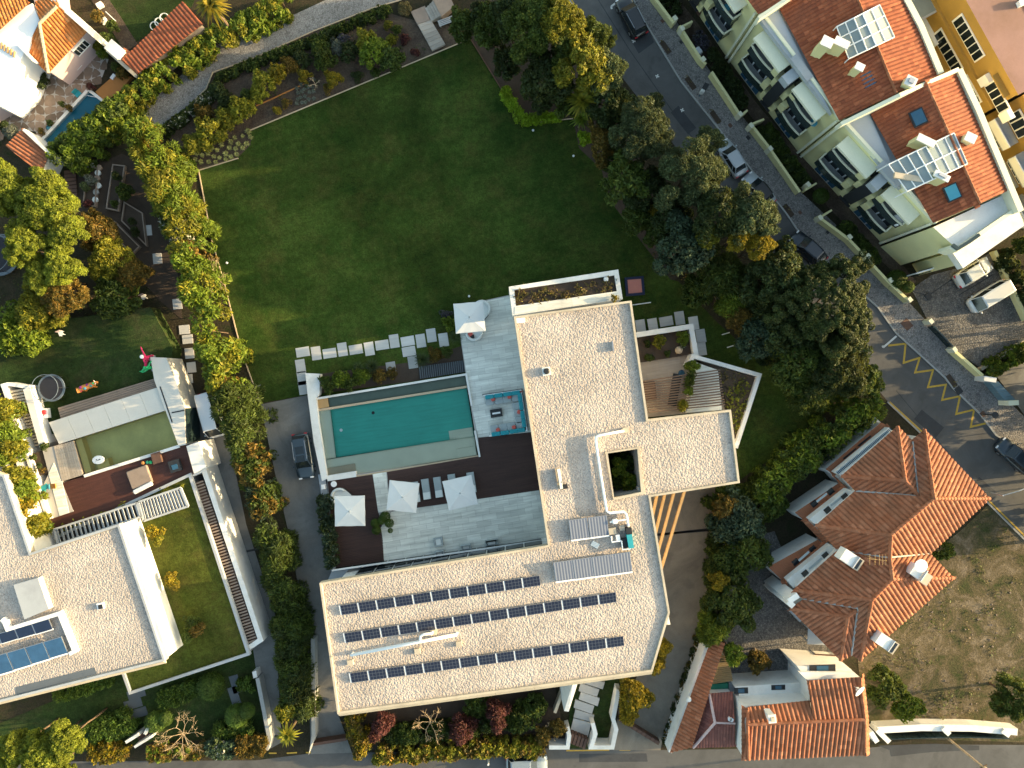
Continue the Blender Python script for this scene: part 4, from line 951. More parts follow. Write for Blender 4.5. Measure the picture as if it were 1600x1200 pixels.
# pump station
c = P(968, 836, ZR+.3); t = thing('pump_unit', 'cluttered pump unit with white pipes beside the upper collectors', 'pump unit', (c.x, c.y, ZR))
for (u, v, sx_, sy_, h_, mt, nm) in ((983, 830, .55, .6, .7, 'dark', 'cabinet'), (985, 846, .5, 1.3, .8, 'teal', 'cabinet'), (977, 849, .8, .9, .5, 'dark', 'tank'), (957, 830, .7, .6, .45, 'beige', 'block'), (972, 825, .5, .5, .3, 'beige', 'block'), (966, 841, .35, .6, .6, 'whitepaint', 'valve_box')):
    q = P(u, v, ZR+h_); MB().box((q.x, q.y, ZR+h_/2+.02), (sx_, sy_, h_), A9).build(nm, M[mt], t)
for ln in (((953, 816), (962, 814), (978, 812)), ((955, 838), (956, 847), (971, 845)), ((971, 845), (973, 859), (986, 857))): MB().tube([P(u, v, ZR+.6) for u, v in ln], .075, 6).build('pipe', M['pipewhite'], t)
q = P(961, 815, ZR+.7); MB().rbox((q.x, q.y, ZR+.35), (.5, .45, .4), A9).build('valve_box', M['pipewhite'], t)
c = P(930, 851, ZR+.05); tag(MB().box((c.x, c.y, ZR+.06), (.75, .5, .06), -.5).build('loose_slab', M['palefab']), 'loose pale slab lying on the gravel below the upper collectors', 'slab')
c = P(877, 748, ZR+.3); t = thing('aerial_dish', 'tilted blue grey dish and bracket on the gravel roof', 'dish', (c.x, c.y, ZR))
MB().box((-.15, 0, .45), (.35, 1.9, .1), A9, 0, .6).build('dish', M['bluewin'], t, world=False); MB().box((-.3, 0, .12), (.3, 1.9, .2), A9).build('bracket', M['tan'], t, world=False); MB().box((.35, -.75, .2), (.5, .4, .4), A9).build('box', M['dark'], t, world=False); MB().tube([(0, -.3, 0), (.1, -.3, .5)], .06, 6).build('mast', M['steel'], t, world=False)
c = P(854, 580, ZR+.3); t = thing('roof_vent', 'square dark vent with a raised frame on the upper gravel roof', 'vent', (c.x, c.y, ZR))
MB().box((0, 0, .15), (.8, .8, .3), A9).build('curb', M['palefab'], t, world=False); MB().lathe((0, 0, .3), [(.3, 0), (.3, .12), (.2, .2)], 12).build('cowl', M['dark'], t, world=False)
for u, v, k, l in ((813, 501, 0, 'small white cowl at the upper left corner of the gravel roof'), (957, 541, 1, 'small grey triangular upstand on the gravel roof')):
    q = P(u, v, ZR); mb = MB(); mb.box((q.x, q.y, ZR+.12), (.9, .45, .22) if k == 0 else (.12, .9, .4), .1); tag(mb.build('roof_cowl', M['pipewhite'] if k == 0 else M['steel']), l, 'roof fitting')

# ---- terrace, deck and pool
te = struct(MB().px([(712, 479), (798, 460.5), (828, 674), (856, 845), (600, 879), (520, 891), (511, 748), (560, 741), (748, 712), (730, 600)], .0, ZT).build('terrace', M['joint']), 'pale stone terrace of the villa')
n = pave(te, [(713, 480), (799, 462), (830, 675), (747.5, 683.5), (738, 640), (729, 585)], ZT, A9, 1.5, .62, 'slab')
n += pave(te, [(600.5, 878), (594, 826), (612, 799.5), (842, 766), (857, 844)], ZT, A9, 1.5, .62, 'slab')
n += pave(te, [(582.5, 741), (603.5, 737.5), (609, 797.5), (591, 801)], ZT, A9, 1.2, .62, 'slab')
dk = struct(MB().px([(512, 752), (582, 741.3), (591.5, 801.5), (597, 823), (600, 878.5), (525, 888)], .5, ZT+.02).build('wooden_deck', M['deck']), 'dark hardwood deck round the poolside furniture')
def boards(parent, px, z, ang, w_=.17, mat='deck'):
    poly = PX(px, z); e, f = Vector((math.cos(ang), math.sin(ang))), Vector((-math.sin(ang), math.cos(ang))); vs = [p.dot(f) for p in poly]; us = [p.dot(e) for p in poly]; v = min(vs); mb = MB()
    while v < max(vs):
        q = clip([e*(min(us)-1)+f*(v+.008), e*(max(us)+1)+f*(v+.008), e*(max(us)+1)+f*(v+w_-.008), e*(min(us)-1)+f*(v+w_-.008)], poly)
        if len(q) > 2: mb.prism(q, z-.02, z+.035+random.uniform(0, .004), bottom=False)
        v += w_
    return stuff(mb.build('deck_boards', M[mat], parent))
boards(dk, [(512, 752), (582, 741.3), (591.5, 801.5), (597, 823), (600, 878.5), (525, 888)], ZT+.02, A9)
dk2 = struct(MB().px([(604.5, 737.5), (748, 713), (747.5, 684), (830, 675.5), (844, 765.5), (612, 799)], .5, ZT+.02).build('wooden_deck', M['deck']), 'dark hardwood deck beside the pool')
boards(dk2, [(604.5, 737.5), (748, 714.5), (844, 690), (844, 765.5), (612, 799)], ZT+.02, A9)
boards(dk2, [(747.5, 684), (830, 675.5), (836, 692.6), (748, 714.5)], ZT+.02, A9)
# railing on the south side of the terrace
t = thing('glass_railing', 'glass balustrade with a white rail along the lower terrace edge', 'railing', P(690, 868, 0))
a, b = P(520, 891, ZT+1.1), P(856, 844, ZT+1.1); MB().wall([(518, 891.5), (856, 843.5)], .16, ZT+1.02, ZT+1.1).build('rail', M['whitepaint'], t)
for i in range(12):
    p0, p1 = a.lerp(b, i/12+.003), a.lerp(b, (i+1)/12-.003); c = (p0+p1)/2; MB().box((c.x, c.y, ZT+.55), ((p1-p0).length, .03, .92), math.atan2((b-a).y, (b-a).x)).build('pane', M['darkgreen'], t)
mb = MB(); mb.px([(518, 893), (856, 846), (857, 854), (510, 912)], 0, ZT-.1); struct(mb.build('gutter_strip', M['bluegrey']))
# pool shell
ZW = ZT-.04
pool = [(496, 622), (729, 585), (748, 711), (513, 750)]
mb = MB(); shell = PX([(496, 640), (729, 604), (748, 711), (511, 748)], ZW)
def basin(name, px, zb, mat, label=None, wt=.06):
    q = ccw(PX(px, ZW)); m2 = MB(); m2.sheet(q, zb); n = len(q)
    for i in range(n): m2.add([(*q[i], zb), (*q[(i+1) % n], zb), (*q[(i+1) % n], ZW-.012), (*q[i], ZW-.012)], [(0, 3, 2, 1)])
    return struct(m2.build(name, mat), label)
M['pooltile'] = m_slab('teal_pool_tile', (.06, .46, .37), A9, .1, .12)
M['poolledge'] = plain('pale_pool_ledge', (.62, .60, .47), .6, .08, .6)
M['channel'] = plain('overflow_channel', (.16, .19, .15), .6, .15, .8)
# the terrace block is open over the pool: basin stands in its own pit above the terrace body
basin('pool_basin', [(516, 640), (729, 606.5), (741, 682), (525, 715)], .05, M['pooltile'], 'deep turquoise part of the swimming pool')
basin('pool_ledge', [(496, 643), (516, 640), (525, 715), (508, 718)], ZW-.22, M['poolledge'], 'pale shallow ledge on the left of the pool')
basin('pool_ledge', [(508.5, 718.5), (703, 687.5), (741, 682.5), (745, 711), (556, 742), (556, 735), (510.5, 743)], ZW-.25, M['poolledge'], 'pale shallow ledge along the near side of the pool')
for i, (a, b, c_, d_) in enumerate((((701, 673.5), (738, 667.5), (739.5, 682), (703, 688)), ((707, 676.5), (738.5, 671.5), (740, 682), (708.5, 687)), ((712, 680), (739, 675.7), (740, 682.4), (713, 686.5)))):
    struct(MB().px([a, b, c_, d_], 0, ZW-.36+.1*i).build('pool_step', M['poolledge']))
struct(MB().px([(713, 702), (742, 697), (745, 711), (714, 716)], 0, ZW-.12).build('pool_step', M['poolledge']), 'low seat in the corner of the pool')
basin('overflow_channel', [(495, 625), (727, 587.5), (729, 602), (496.5, 639)], ZW-.30, M['channel'], 'dark overflow channel behind the pool')
struct(MB().px([(495, 624.5), (512, 621.8), (514, 635.8), (496, 638.8)], 0, ZW+.03).build('channel_cover', M['wood']), 'small brown timber cover at the end of the channel')
struct(MB().px([(495.5, 639.5), (729, 602.5), (729.5, 606), (496, 643)], 0, ZW+.02).build('pool_coping', M['tan']))
struct(MB().px([(557, 742.8), (747, 711.3), (747.5, 713.6), (557, 745.4)], 0, ZW+.05).build('pool_coping', M['tan']))
t = NT('pool_water'); tr = t.n('ShaderNodeBsdfTransparent'); tr.inputs[0].default_value = (.93, .985, .97, 1); gl = t.n('ShaderNodeBsdfGlossy'); gl.inputs['Roughness'].default_value = .04
v = t.pos((1, 2.4, 1), A9); bn = t.bump(t.noise(v, 2.2, 4, .6), .22, .04); t.l(bn, gl.inputs['Normal'])
fr = t.n('ShaderNodeFresnel'); fr.inputs['IOR'].default_value = 1.33; t.l(bn, fr.inputs['Normal']); mx = t.n('ShaderNodeMixShader'); t.l(fr.outputs[0], mx.inputs[0]); t.l(tr.outputs[0], mx.inputs[1]); t.l(gl.outputs[0], mx.inputs[2]); t.l(mx.outputs[0], t.out.inputs['Surface']); M['water'] = t.mat
for u, v, m_, l in ((533, 672, 'whitepaint', 'round white lamp on the pool floor'), (583, 645, 'dark', 'small dark drain on the pool floor')): c = P(u, v, .06); tag(MB().lathe((c.x, c.y, .05), [(.16, 0), (.17, .03), (.1, .06)], 12).build('pool_lamp' if m_ == 'whitepaint' else 'pool_drain', M[m_]), l, 'pool fitting')
wt = MB(); wt.sheet(PX([(495, 625), (727.5, 587), (745.5, 711.5), (511, 747)], ZW), ZW-.015); o = wt.build('pool_water', M['water']); struct(o, 'clear turquoise water of the swimming pool')
# white pool walls
mb = MB(); mb.px([(477, 583), (500, 584), (499, 616), (494, 622), (498, 660), (511.5, 748), (503, 752), (490, 690), (481, 620)], 0, ZT+.45); tag(mb.build('garden_wall', M['white']), 'thick white wall along the left side of the pool', 'wall')
mb = MB(); mb.wall([(494, 623), (660, 596), (727.5, 585)], .22, -.1, ZT+.22); tag(mb.build('pool_wall', M['white']), 'thin white wall along the far side of the pool', 'wall')
mb = MB(); mb.wall([(728, 583), (737, 634)], .2, -.1, ZT+.3); tag(mb.build('pool_wall', M['white']), 'short white upstand at the upper right pool edge', 'wall')
mb = MB(); mb.wall([(742, 673), (749.5, 714)], .2, -.1, ZT+.3); tag(mb.build('pool_wall', M['white']), 'short white upstand at the lower right pool corner', 'wall')
mb = MB(); mb.px([(510.5, 743.5), (556, 736), (556.3, 745), (512, 752)], 0, ZT+.40); tag(mb.build('pool_bench', M['white']), 'white bench block at the lower left pool corner', 'bench')
struct(MB().px([(510, 732), (554, 724.5), (555.5, 735.5), (511, 743)], 0, ZW-.06).build('pool_step', M['tan']), 'tan step in the lower left pool corner')
mb = MB(); mb.px([(654, 573), (727, 562.5), (728.5, 581), (656, 592)], 0, .12); o = struct(mb.build('slatted_cover', M['dark']), 'dark slatted cover behind the pool')
for i in range(22):
    t_ = (i+.5)/22; p0, p1 = P(654+73*t_, 573-10.5*t_, .2), P(656+72.5*t_, 592-11*t_, .2); MB().tube([p0, p1], .075, 4).build('slat', M['slate'], o)
# terrace furniture
umbrella('white parasol on the narrow upper terrace by the lawn', 733.5, 496, 3.05, math.radians(5), ZT)
umbrella('white parasol on the dark deck nearest the driveway', 546.5, 798.5, 3.08, math.radians(1), ZT)
umbrella('white parasol beside the pale walkway strip', 629.5, 776, 3.05, math.radians(-6), ZT)
umbrella('white parasol at the right end of the loungers', 719, 770, 3.05, math.radians(13), ZT)
for i, (u, v) in enumerate(((649, 769), (665.5, 764.5), (684.5, 761.5), (707, 757), (736.5, 754))):
    lounger(['sun lounger mostly hidden under the parasol beside the walkway', 'fully visible sun lounger left of the pair between parasols', 'fully visible sun lounger right of the pair between parasols', 'sun lounger with only its foot out of the right parasol', 'rightmost sun lounger reaching past the right parasol'][i], u, v, math.radians(8.5), ZT+.05, 'sun loungers on the pool deck')
def daybed(label, u, v, ang, n, dk_='dark'):
    c = P(u, v, ZT+.4); t = thing('daybed', label, 'daybed', (c.x, c.y, ZT), ang)
    prof = [(1.05*math.cos(q), 1.05*math.sin(q)) for q in [math.pi*k/10 for k in range(11)]]+[(-1.05, -1.0), (1.05, -1.0)]
    MB().prism([Vector(p)*.88 for p in prof], 0, .28).build('base', M[dk_], t, world=False); MB().prism([Vector(p)*.84 for p in prof], .28, .48).build('mattress', M['palefab'], t, world=False)
    ri = [(.82*math.cos(q), .82*math.sin(q)) for q in [math.pi*k/10 for k in range(11)]]
    MB().tube([(x, y, .62) for x, y in ri], .14, 6).build('backrest', M['palefab'], t, smooth=True, world=False)
    return t
daybed('white round daybed half under the parasol nearest the driveway', 531, 776, math.radians(50), 0)
daybed('round white lounge seat below the upper terrace parasol', 741, 519, math.radians(190), 0)
daybed('white lounge seat poking out right of the upper parasol', 753, 483, math.radians(-40), 0)
def cushion(label, u, v, z, ang, mat='coral', s=.5, group=None):
    c = P(u, v, z); tag(MB().rbox((c.x, c.y, z), (s, s*.9, .16), ang, 0, .06).build('cushion', M[mat]), label, 'cushion', group)
cushion('dark red cushion on the round lounge seat', 735, 523, ZT+.5, .3, 'coral', .5)
cushion('black cushion on the round lounge seat', 738, 526, ZT+.5, .3, 'dark', .45)
cushion('pale pink cushion at the edge of the round daybed', 517.5, 784, ZT+.45, -.6, 'palefab', .8)
c = P(521.5, 756.5, ZT+.5); t = thing('side_table', 'small round white table beside the round daybed', 'table', (c.x, c.y, ZT)); MB().lathe((0, 0, .45), [(.30, 0), (.32, .03), (.30, .05)], 16).build('table_top', M['whitepaint'], t, world=False); MB().lathe((0, 0, 0), [(.2, 0), (.04, .05), (.04, .45)], 10).build('leg', M['whitepaint'], t, world=False)
c = P(505, 760, ZT); t = thing('outdoor_shower', 'small white box on a dark base at the end of the pool wall', 'box', (c.x, c.y, 0)); MB().box((0, .0, ZT/2), (.7, 2.6, ZT), A9).build('base', M['bluegrey'], t, world=False); MB().box((.1, 0, ZT+.2), (.4, .5, .4), A9).build('box', M['whitepaint'], t, world=False)
# sofa
def loc9(u, v, z): return P(u, v, z)
sf = thing('corner_sofa', 'large U-shaped outdoor sofa with turquoise back cushions', 'sofa', P(790, 645, ZT))
for ln in ([(755, 618), (814, 609.5), (823.5, 672.5), (764.5, 681.5)],): MB().wall(ln, .12, ZT, ZT+.62, 0, False, ZT+.6).build('frame', M['whitepaint'], sf)
MB().wall([(753.5, 617), (815.5, 608), (824.5, 673)], .1, ZT, ZT+.5, 0, False, ZT+.6).build('back_panel', M['dark'], sf)
e9 = Vector((math.cos(A9), math.sin(A9)))
def seat(u, v, sx_, sy_, z, mat, nm, h_=.16):
    q = P(u, v, z); MB().rbox((q.x, q.y, z), (sx_, sy_, h_), A9-.02, 0, .05).build(nm, M[mat], sf)
for u, v in ((765, 626), (779, 624), (792, 622), (806, 620), (773, 671), (786.5, 669), (799.5, 667), (813, 665)): seat(u, v, .88, .95, ZT+.28, 'greyfab', 'seat_cushion')
for u, v in ((808, 634), (810, 645), (812, 656)): seat(u, v, .95, .74, ZT+.28, 'greyfab', 'seat_cushion')
for u, v in ((765, 620), (779, 617.8), (793, 615.7), (806, 613.8), (775, 678), (789, 676), (803, 673.8), (814, 672)): seat(u, v, .92, .44, ZT+.40, 'teal', 'back_cushion', .3)
for u, v in ((812.5, 621), (814.5, 634), (816.7, 648), (818.7, 661)): seat(u, v, .44, .9, ZT+.40, 'teal', 'back_cushion', .3)
for u, v, a_, l in ((770.5, 624, .5, 'coral cushion on the upper left sofa seat'), (796, 620, .2, 'coral cushion on the upper right sofa seat'), (811, 643.5, 1.4, 'pale coral cushion on the right sofa back'), (778, 671.5, .6, 'coral cushion on the lower left sofa seat'), (803, 667.5, .3, 'coral cushion on the lower right sofa seat'), (813.5, 612, .8, 'coral cushion in the upper right corner of the sofa')): cushion(l, u, v, ZT+.46, a_, 'coral', .42, 'coral cushions on the sofa')
c = P(775.5, 645.5, ZT+.4); t = thing('fire_table', 'low black table with a white insert in front of the sofa', 'table', (c.x, c.y, ZT), A9); MB().box((0, 0, .2), (1.25, .85, .38)).build('table_top', M['dark'], t, world=False); MB().box((0, 0, .40), (.85, .18, .04)).build('burner', M['whitepaint'], t, world=False)
def chair(label, u, v, ang, sx_=.95, sy_=.9, group=None):
    c = P(u, v, ZT+.4); t = thing('armchair', label, 'armchair', (c.x, c.y, ZT), ang, group)
    MB().box((0, 0, .2), (sx_, sy_, .25)).build('base', M['greyfab'], t, world=False); MB().rbox((0, .03, .32), (sx_*.62, sy_*.7, .14)).build('seat_cushion', M['palefab'], t, world=False)
    MB().rbox((0, sy_*.42, .3), (sx_, .18, .4)).build('backrest', M['greyfab'], t, world=False)
    for s in (-1, 1): MB().rbox((s*sx_*.42, -.02, .3), (.16, sy_*.85, .25)).build('arm', M['greyfab'], t, world=False)
chair('pale grey armchair alone on the lower stone terrace', 685, 847, math.radians(-170))
chair('grey seat against the lower balustrade, left of the wide one', 728, 855, A9, 1.1, .6)
chair('wide grey seat against the lower balustrade', 768, 848, A9, 1.4, .6)
chair('small grey stool half hidden by the lower balustrade', 687, 864, A9, 1.0, .45)
# potted bushes on the deck
for i, (u, v, r) in enumerate(((601, 808, 8), (586, 818, 7), (608, 818, 7), (588, 829, 7), (610, 829, 4), (596, 814, 6))):
    tree('clipped_bush', ['upper clipped bush of the cluster on the deck edge', 'left clipped bush of the cluster on the deck edge', 'right clipped bush of the cluster on the deck edge', 'lower left clipped bush of the cluster on the deck edge', 'smallest clipped bush of the cluster on the deck edge', 'middle clipped bush of the cluster on the deck edge'][i], u, v, r, 1.1, 'clip', 'clip', 'bush', z0=ZT)
# entrance slabs and gate walls in front of the villa
en = thing('entrance_path', 'wide pale concrete slabs leading from the street to the villa', 'path', P(917, 1105, 0))
for q in ([(918, 1056), (944, 1052), (942, 1064), (926, 1059)], [(912, 1068), (915, 1060), (945.6, 1065.6), (942, 1077.5)], [(904, 1080), (907, 1067), (937, 1077), (933, 1089)], [(904, 1093), (908, 1081), (937.5, 1091), (934, 1104)], [(896, 1106), (899, 1093), (929, 1103), (925, 1116)], [(896, 1121), (899, 1108), (929, 1117.5), (926, 1129)], [(891, 1143), (896, 1122), (924, 1129.5), (919, 1152)]):
    MB().prism(offset(PX(q, .3), .02), 0, .3).build('slab', M['stepslab'], en)
struct(MB().px([(905, 1060), (968, 1052), (966, 1085), (945, 1170), (888, 1170), (890, 1100)], 0, .1).build('water_garden', M['lawn2']), 'dim green strip beside the entrance slabs')
mb = MB(); mb.wall([(926, 1130), (930.5, 1147), (924, 1168), (957, 1168), (963, 1140), (958, 1124), (967, 1078)], .42, 0, 1.7); tag(mb.build('gate_wall', M['white']), 'white U-shaped wall right of the entrance gate', 'wall')
mb = MB(); mb.wall([(858, 1168), (887, 1168), (889.5, 1150), (886, 1136)], .42, 0, 1.5); tag(mb.build('gate_wall', M['white']), 'white wall corner left of the entrance gate', 'wall')
mb = MB(); mb.wall([(867, 1114), (878, 1084)], .3, 0, 1.2); tag(mb.build('garden_wall', M['beige']), 'low slanted wall beside the concrete fin', 'wall')
t = thing('entrance_gate', 'dark brown entrance gate between the white walls', 'gate', P(906, 1154, 0))
for i in range(5):
    p0 = P(893+5.2*i, 1144+2*i, .9); MB().box((p0.x, p0.y-.55, .65), (.30, 1.05, 1.1), -.3).build('panel', M['brownwood'], t)
t = thing('driveway_gate', 'dark sliding gate at the foot of the ramp', 'gate', P(1000, 1145, 0))
for i in range(9):
    f = (i+.5)/9; q = P(968+62*f, 1124+38*f, 1); MB().box((q.x, q.y, .55), (.50, .35, 1.0), -.55).build('panel', M['brownwood'], t)
t = thing('driveway_gate', 'dark gate at the foot of the left driveway', 'gate', P(515, 1160, 0))
for i in range(6):
    f = (i+.5)/6; q = P(489+52*f, 1163-8*f, 1); MB().box((q.x, q.y, .55), (.58, .30, 1.0), .15).build('panel', M['brownwood'], t)
mb = MB(); mb.wall([(487, 1000), (489, 1150), (484, 1172), (490, 1150)], .4, 0, [1.1, 1.3, 1.5, 1.3]); tag(mb.build('boundary_wall', M['grey']), 'concrete wall between the left driveway and the hedge', 'wall')
mb = MB(); mb.wall([(402, 1060), (421, 1155), (416, 1172)], .4, 0, 1.3); tag(mb.build('boundary_wall', M['grey']), 'pale wall between the front garden and the narrow driveway', 'wall')
# ================================================================== NEIGHBOUR HOUSE (lower left)
ZN = 6.8
nh = thing('modern_house', 'flat-roofed neighbour house with gravel roof and blue solar collectors', 'house', P(110, 950, 0))
nr = [(-70, 720), (8, 743), (49, 865), (187, 820), (258, 1030), (-70, 1112)]
q = PX(nr, ZN); MB().prism(q, 0, ZN-.02).build('wall', M['white'], nh)
r_ = MB().prism(offset(q, -.1), ZN-.5, ZN).build('roof', M['beige'], nh); MB().sheet(offset(q, .2), ZN+.03).build('gravel_layer', M['gravel'], r_)
pm = MB(); rim(pm, offset(q, -.1), .22, ZN, ZN+.25); pm.build('parapet', M['bluegrey'], nh)
a, b = Vector(PX([(-70, 1112)], ZN)[0]), Vector(PX([(256, 1031)], ZN)[0]); d = (b-a).normalized(); n_ = Vector((d.y, -d.x))
for i in range(7):
    p0, p1 = a+(b-a)*(i/7)+d*.012+n_*.1, a+(b-a)*((i+1)/7)-d*.012+n_*.1
    MB().add([(*p0, ZN+.2), (*p1, ZN+.2), (*(p1+n_*.36), ZN-.35), (*(p0+n_*.36), ZN-.35), (*p0, ZN-.4), (*p1, ZN-.4)], [(0, 1, 2, 3), (3, 2, 5, 4), (0, 3, 4), (1, 5, 2)]).build('fascia_panel', M['beige'], nh)
# raised box, parapets, collectors on that roof
t = tag(MB().px([(21, 914), (59, 903), (76, 952), (38, 968)], ZN, ZN+.75).build('roof_hatch', M['bluegrey']), 'square grey raised roof box on the neighbour roof', 'roof box')
mb = MB(); mb.wall([(2, 968), (6, 972), (11, 984), (92, 959), (116, 1018), (108, 1022)], .35, ZN, ZN+.55); tag(mb.build('roof_wall', M['whitepaint']), 'white low wall round the solar field of the neighbour house', 'wall')
f = lambda a, b, t: (a[0]+(b[0]-a[0])*t, a[1]+(b[1]-a[1])*t)
A, B, C_, D = (-27, 997), (80, 965), (80, 985), (-27, 1014)
M['darkpv'] = plain('dark_blue_absorber', (.010, .018, .045), .2, .2, 2, spec=.6)
M['bluepv'] = plain('blue_absorber', (.030, .085, .17), .15, .25, 1.2, spec=.6)
for i in range(4): collector([f(A, B, i/4), f(A, B, (i+1)/4), f(D, C_, (i+1)/4), f(D, C_, i/4)], ['dark solar panel cut by the photo edge', 'dark solar panel second from the photo edge', 'middle dark solar panel', 'rightmost dark solar panel'][i]+' in the upper row on the neighbour roof', 'dark collectors on the neighbour roof', ZN+.03, .35, 'darkpv')
A, B, C_, D = (-40, 1035), (100, 993), (104, 1022), (-40, 1068)
for i in range(5): collector([f(A, B, i/5), f(A, B, (i+1)/5), f(D, C_, (i+1)/5), f(D, C_, i/5)], ['blue collector beyond the photo edge', 'blue collector cut by the photo edge', 'blue collector second from the visible left end', 'blue collector next to the last', 'last blue collector beside the white wall'][i]+' in the lower row on the neighbour roof', 'blue collectors on the neighbour roof', ZN+.03, .5, 'bluepv')
c = P(157, 947, ZN+.2); t = thing('roof_vent', 'tiny dark vent with a white rim on the neighbour roof', 'vent', (c.x, c.y, ZN)); MB().box((0, 0, .15), (.62, .6, .25), .2).build('curb', M['whitepaint'], t, world=False); MB().box((.05, -.05, .29), (.42, .42, .06), .2).build('cowl', M['dark'], t, world=False)
t = tag(MB().px([(24, 1074), (148, 1043), (151, 1053), (26, 1086)], ZN-.9, ZN+.06).build('roof_trough', M['slate']), 'long grey brown recessed strip at the lower roof edge', 'roof strip')
# lower green roof
zg = 3.0
gr = [(70, 848), (296, 742), (388, 1022), (203, 1083), (192, 1056), (150, 900)]
MB().px(gr, 0, zg-.12).build('wing_wall', M['grey'], nh); gg = MB().px(gr, zg-.12, zg+.05).build('green_roof', M['sedum'], nh)
pm = MB(); pm.wall([(70, 848), (296, 742), (388, 1022), (203, 1083), (192, 1052)], .28, zg-.1, zg+.3); pm.build('roof_edge', M['bluegrey'], nh)
def louvre(label, px, z, n, sub):
    t = thing('louvre_canopy', label, 'canopy', P(*px[0], 0)); A, B, C_, D = px
    for ln in ((A, B), (D, C_), (A, D), (B, C_)): MB().wall([ln[0], ln[1]], .2, z-.12, z+.12, 0, False, z).build('frame', M['bluegrey'], t)
    for i in range(n):
        s_ = (i+.5)/n; p0, p1 = P(*f(A, B, s_), z), P(*f(D, C_, s_), z); c = (p0+p1)/2; MB().box(c, ((p1-p0).length-.15, .30, .045), math.atan2(p1.y-p0.y, p1.x-p0.x), 0, 0, .5).build('slat', M['bluegrey'], t)
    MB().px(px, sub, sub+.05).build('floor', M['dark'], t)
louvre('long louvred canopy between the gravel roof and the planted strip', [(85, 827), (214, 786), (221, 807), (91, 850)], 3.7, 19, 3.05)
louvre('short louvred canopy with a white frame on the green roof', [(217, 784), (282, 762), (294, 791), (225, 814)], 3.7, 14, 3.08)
o = scatter_plants('roof_hedge', 'yellow green planting along the upper edge of the green roof', [(75, 845), (215, 782), (290, 748), (292, 758), (218, 779), (84, 828), (72, 838)], 150, .14, .07, 'yellow', 3.0, .5, clump=.2)
for i, (u, v, r) in enumerate(((240, 832, 13), (245, 845, 8), (265, 905, 12), (272, 915, 9), (298, 975, 14), (305, 985, 12), (293, 995, 9))): tree('shrub', ['golden shrub at the top of the green roof', 'small shrub just below the golden one on the green roof', 'yellow shrub beside the bright wall on the green roof', 'small yellow shrub beside the middle one on the green roof', 'dull green shrub near the lower end of the bright wall', 'olive shrub right of the wall end on the green roof', 'small grey green shrub at the corner of the bright wall'][i], u, v, r, 1.5, 'broad', ['gold', 'yellow', 'gold', 'gold', 'mid', 'orange', 'mid'][i], 'shrub', z0=zg, br=.3)
# slatted strip and white wall on its right
mb = MB(); mb.wall([(298, 742), (318, 733), (407, 1000), (389, 1012)], .5, 0, 2.9); tag(mb.build('boundary_wall', M['white']), 'long white wall east of the green roof', 'wall')
mb = MB(); mb.wall([(310, 752), (398, 1003)], .8, 0, 2.6); t = tag(mb.build('planter_strip', M['brownwood']), 'brown slatted strip along the long white wall', 'slatted strip')
for i in range(56):
    s_ = (i+.5)/56; c = P(309.5+85*s_, 752+252*s_, 2.75); MB().box((c.x, c.y, 2.72), (1.05, .14, .22), .32).build('slat', M['timber'], t)
# pool terrace of the neighbour
zd = 3.0
def slabby(name, px, z1, mat, label=None, z0=0): return struct(MB().px(px, z0, z1).build(name, M[mat]), label)
slabby('pool_terrace', [(90, 757), (292, 694), (304, 740), (72, 845), (60, 800)], zd-.05, 'deckred', 'red brown deck beside the neighbour pool')
dk3 = bpy.data.objects['pool_terrace']; boards(dk3, [(98, 757), (291, 697), (302, 739), (114, 797)], zd-.05, math.radians(17.5), .17, 'deckred')
tr_ = struct(MB().px([(66, 702), (84, 697), (98, 757), (115, 799), (76, 812), (62, 770), (76, 740)], 0, zd).build('pale_terrace', M['joint']), 'pale paving left of the red deck')
pave(tr_, [(66, 702), (84, 697), (98, 757), (115, 799), (76, 812), (62, 770), (76, 740)], zd, math.radians(17), 1.4, .9, 'slab')
wd = struct(MB().px([(84, 697), (115, 689), (130, 742), (97, 752)], 0, zd+.01).build('timber_terrace', M['timber']), 'light timber boards at the shallow pool end')
for i in range(9):
    A, B, C_, D = (84, 697), (115, 689), (130, 742), (97, 752); MB().prism(PX([f(A, B, i/9+.006), f(A, B, (i+1)/9-.006), f(D, C_, (i+1)/9-.006), f(D, C_, i/9+.006)], zd), zd, zd+.05).build('plank', M['board'], wd)
M['greenfloor'] = plain('olive_pool_floor', (.62, .53, .19), .6, .18, .5, stain=(.44, .38, .14), fine=.12)
M['yellowstep'] = plain('yellow_pool_step', (.72, .52, .16), .6, .12, .6)
def basin2(name, px, zb, zw, mat, label=None):
    q = ccw(PX(px, zw)); m2 = MB(); m2.sheet(q, zb); n = len(q)
    for i in range(n): m2.add([(*q[i], zb), (*q[(i+1) % n], zb), (*q[(i+1) % n], zw+.1), (*q[i], zw+.1)], [(0, 3, 2, 1)])
    return struct(m2.build(name, mat), label)
npool = [(114, 689), (261, 642), (278, 695), (130, 742)]
basin2('pool_basin', npool, zd-1.1, zd-.1, M['greenfloor'], 'murky green pool of the neighbour')
slabby('pool_step', [(118, 688), (127, 685), (136, 712), (143, 737), (133, 740)], zd-.3, 'yellowstep', 'yellow step in the neighbour pool', .3)
slabby('pool_step', [(150, 722), (168, 716), (172, 729), (154, 734)], zd-.32, 'yellowstep', None, .3)
struct(MB().sheet(PX(npool, zd-.1), zd-.1).build('pool_water', M['water']), 'still water of the neighbour pool')
mb = MB(); mb.wall([(131, 744), (280, 697)], .3, 0, zd+.12); tag(mb.build('pool_coping', M['white']), 'white coping on the near side of the neighbour pool', 'coping')
